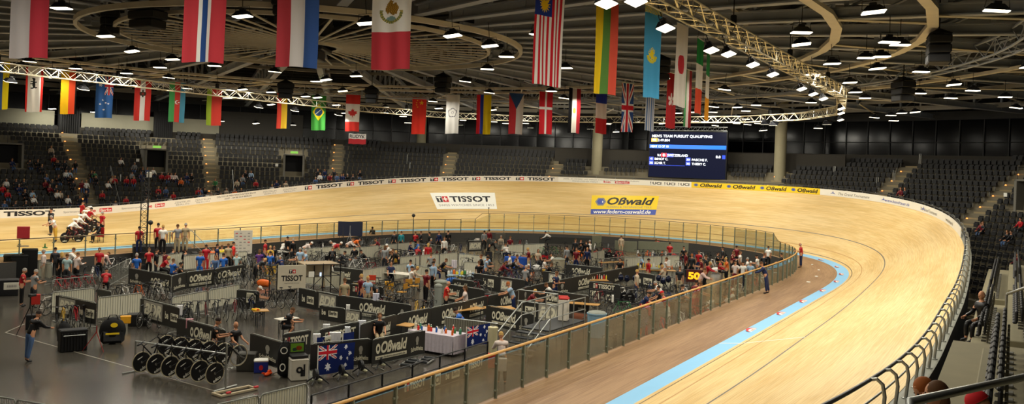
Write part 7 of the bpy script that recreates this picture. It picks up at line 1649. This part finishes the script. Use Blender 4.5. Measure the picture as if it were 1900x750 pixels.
# spectators in the left stand
SPC = ['charcoal', 'black', 'navy', 'charcoal', 'black', 'grey', 'white', 'red', 'pale blue', 'black', 'maroon', 'denim blue', 'beige', 'charcoal', 'off-white', 'green']
def spectator(px, py, sh=None, rz=None, kind='sit', i=0):
    """seats a person on the row that shows at the photo position of the head"""
    best = None
    for R in ROWS:
        H_ = zst(R)+1.28; a0 = 0
        if H_ > CZ+3: pass
        d = FW*FPX+RT*(px-950)-UP*(py-PPY); d = d/hypot(d.x, d.y)
        b = CX*d.x+CY*d.y; c = CX*CX+CY*CY-(R+.12)**2; D = -b+sqrt(b*b-c); z = CZ+d.z*D
        if best is None or abs(z-H_) < best[0]: best = (abs(z-H_), R, D, d)
    _, R, D, d = best; P = Vector((CX+d.x*D, CY+d.y*D, 0)); a = atan2(P.y, P.x); P = Vector(((R+.1)*cos(a), (R+.1)*sin(a), zst(R)-.03))
    sh = sh or rnd.choice(SPC); ri = ROWS.index(R)
    hc = rnd.choice((S, BR, GR, FA, L_, S, ('cap', 'black')))
    t = person(P, a+pi+rnd.uniform(-.3, .3), kind, sh, rnd.choice(('black', 'navy', 'charcoal', 'denim blue')), hc, 1, 1, 1., None, 'spectators in the stands'); AUTO[-1] = (t, 'spectator in %s jacket seated in %s row from the top' % (sh, nth(ri)), False)
    return t
SPEC = '''5,340 12,330 22,297 14,352 30,330 8,372 28,378 46,350 44,338 60,352 62,368 48,372 55,300 70,297 95,276 100,290 108,300 105,296 78,305 86,320 97,330 108,326 84,338 92,345 104,344 120,300 122,320 130,330 129,318 136,338 112,352 106,355 126,365 148,365 160,350 175,320 178,330 190,352 224,298 213,325 208,330 235,325 250,300 248,328 262,318 214,370 234,368 275,345 274,362 293,360 294,352 316,362 322,355 265,312 273,316 284,312 318,318 325,318 336,335 346,325 356,325 368,350 372,352 380,352 392,355 405,352 410,355 420,350 436,348 448,348 456,318 466,318 475,332 372,360 358,362 385,362 60,382 35,340 152,338 160,334 200,340 245,318 170,316 140,300 312,322 308,345 300,318 450,328 440,335 400,330 590,316 594,324 603,318 612,322 620,318 634,322 637,325 645,320 668,320 586,328 625,326 655,322 505,340 513,338 530,338 520,345'''
COLS_AT = {(129, 318): 'pale blue', (122, 320): 'white', (108, 355): 'white', (224, 298): 'white', (160, 318): 'white', (250, 328): 'red', (294, 352): 'red', (248, 328): 'red', (336, 335): 'orange', (593, 316): 'white', (594, 324): 'white', (436, 348): 'orange', (213, 325): 'red', (316, 362): 'white', (466, 318): 'pale blue', (14, 352): 'red', (62, 368): 'white', (126, 365): 'white', (214, 370): 'off-white'}
for t in SPEC.split():
    px, py = map(int, t.split(',')); spectator(px, py+rnd.uniform(-1, 1), COLS_AT.get((px, py)))
for px, py, c in ((1822, 408, 'maroon'), (1825, 418, 'charcoal'), (1672, 345, 'maroon'), (1890, 470, 'maroon'), (1878, 425, 'black'), (1895, 400, 'red'), (1680, 350, 'charcoal'), (1870, 432, 'black')): spectator(px, py, c)
# a walking couple and seated figures by the lower right stand
def free(px, py, dep, sh, tr, pose, face, hair, label, long=1):
    m = person_meshes(pose); H_ = m['H']-m['zmin']; hx = m['head'][0][3]; P = at_depth(px, py, dep)-Vector((hx*cos(face), hx*sin(face), H_)); return person(P, face, pose, sh, tr, hair, long, 1, 1., label)
free(1716, 703, 8.6, 'black', 'charcoal', 'sitlean', pi/2+.6, ('short', 'red'), 'red haired spectator with hand at face, lower right')
free(1737, 708, 8.3, 'charcoal', 'black', 'sit', pi/2, ('long', 'brown'), 'long haired spectator beside the red haired one, lower right')
free(1818, 728, 7.8, 'pale grey', 'denim blue', 'sitlean', pi/2, ('cap', 'redcap'), 'spectator in red cap behind the lower right handrail')
free(1822, 540, 24, 'black', 'black', 'sit', pi/2+.8, BL, 'man in dark suit seated on the steps beyond the lower right seats')
# ---------------------------------------------------------------- make every label single out one thing
MARKS = [('the sponsor booth', 541, 520), ('the podium', 296, 470), ('the poster board', 449, 455), ('the navy screen', 648, 430), ('the hanging bikes', 340, 650), ('the lap display', 1286, 515), ('the large starred flag', 622, 665), ('the white cloth table', 800, 625), ('the steel steps', 1000, 630), ('the trash bin', 817, 540), ('the blue tarpaulin', 960, 482), ('the flight case', 137, 630), ('the tarpaulin screens', 1180, 460), ('the fence end', 1440, 480), ('the far left stage', 30, 490), ('the back wall', 810, 435), ('the khaki shirted man', 640, 545), ('the pale bin', 1036, 490), ('the clothing table', 730, 505), ('the fruit table', 480, 570), ('the red chair', 427, 545), ('the purple shirted person', 482, 490), ('the watch panel', 1123, 540), ('the near fence', 1340, 540), ('the grey folding screen', 928, 440), ('the left barriers', 140, 545), ('the balloons', 1165, 510), ('the pit wall', 900, 560)]
def centre(o):
    return o.matrix_world.translation if o.parent is None and o.type == 'EMPTY' else o.matrix_world.translation
bpy.context.view_layer.update()
groups = {}
for o, base, ok in AUTO:
    q = pix(centre(o)) or (0, 900, 1); own = base.replace('-', ' ')
    if 'seated in' in base: mk = None
    else: mk = min((m_ for m_ in MARKS), key=lambda m_: hypot(m_[1]-q[0], (m_[2]-q[1])*1.6))[0]
    groups.setdefault(base, []).append((q[0], q[1], o, mk))
used = set(o['label'] for o in THINGS if 'label' in o)
for base, L in groups.items():
    if len(L) == 1 and base not in used: L[0][2]['label'] = base; used.add(base); continue
    sub = {}
    for t in L: sub.setdefault(t[3], []).append(t)
    for mk, q in sub.items():
        q.sort(key=lambda t: t[0])
        for i, t in enumerate(q):
            lab = base+(' near %s' % mk if mk else '')
            if len(q) > 1: lab += ', %s from left' % nth(i)
            elif mk is None: lab += ' of the stand'
            k = lab; n_ = 1
            while k in used: n_ += 1; k = lab+', row %d' % n_
            t[2]['label'] = k; used.add(k)
# lamps: number them along their ring
lam = [o for o in THINGS if o.get('category') == 'lamp' and o['label'] == 'floodlight under the roof']
def lamp_zone(o):
    q = pix(o.location)
    mk = min([('the white and red flag', 53), ('the red cross flag', 376), ('the large striped flag', 549), ('the bird emblem flag', 723), ('the pinstriped flag', 1015), ('the sky blue flag', 1207), ('the truss corner', 1480), ('the cream ring beam', 1640), ('the right photo edge', 1820), ('the blossom flag', 845), ('the eagle shield flag', 263), ('the diamond flag', 600), ('the scoreboard', 1330)], key=lambda t: abs(t[1]-q[0]))
    return mk[0], q
zs = {}
for o in lam: z, q = lamp_zone(o); zs.setdefault(z, []).append((q[1], o))
for z, q in zs.items():
    q.sort(key=lambda t: t[0])
    for i, (y, o) in enumerate(q): o['label'] = 'bright roof floodlight near %s, %s from the top' % (z, nth(i))
# ---------------------------------------------------------------- light and colour
w = bpy.data.worlds.new('hall_air'); SC.world = w; w.use_nodes = True; w.node_tree.nodes['Background'].inputs[0].default_value = (.02, .018, .015, 1); w.node_tree.nodes['Background'].inputs[1].default_value = 1.
vs = SC.view_settings; vs.view_transform = 'Standard'; vs.look = 'None'; vs.gamma = 1.; vs.use_curve_mapping = False; vs.exposure = -.97
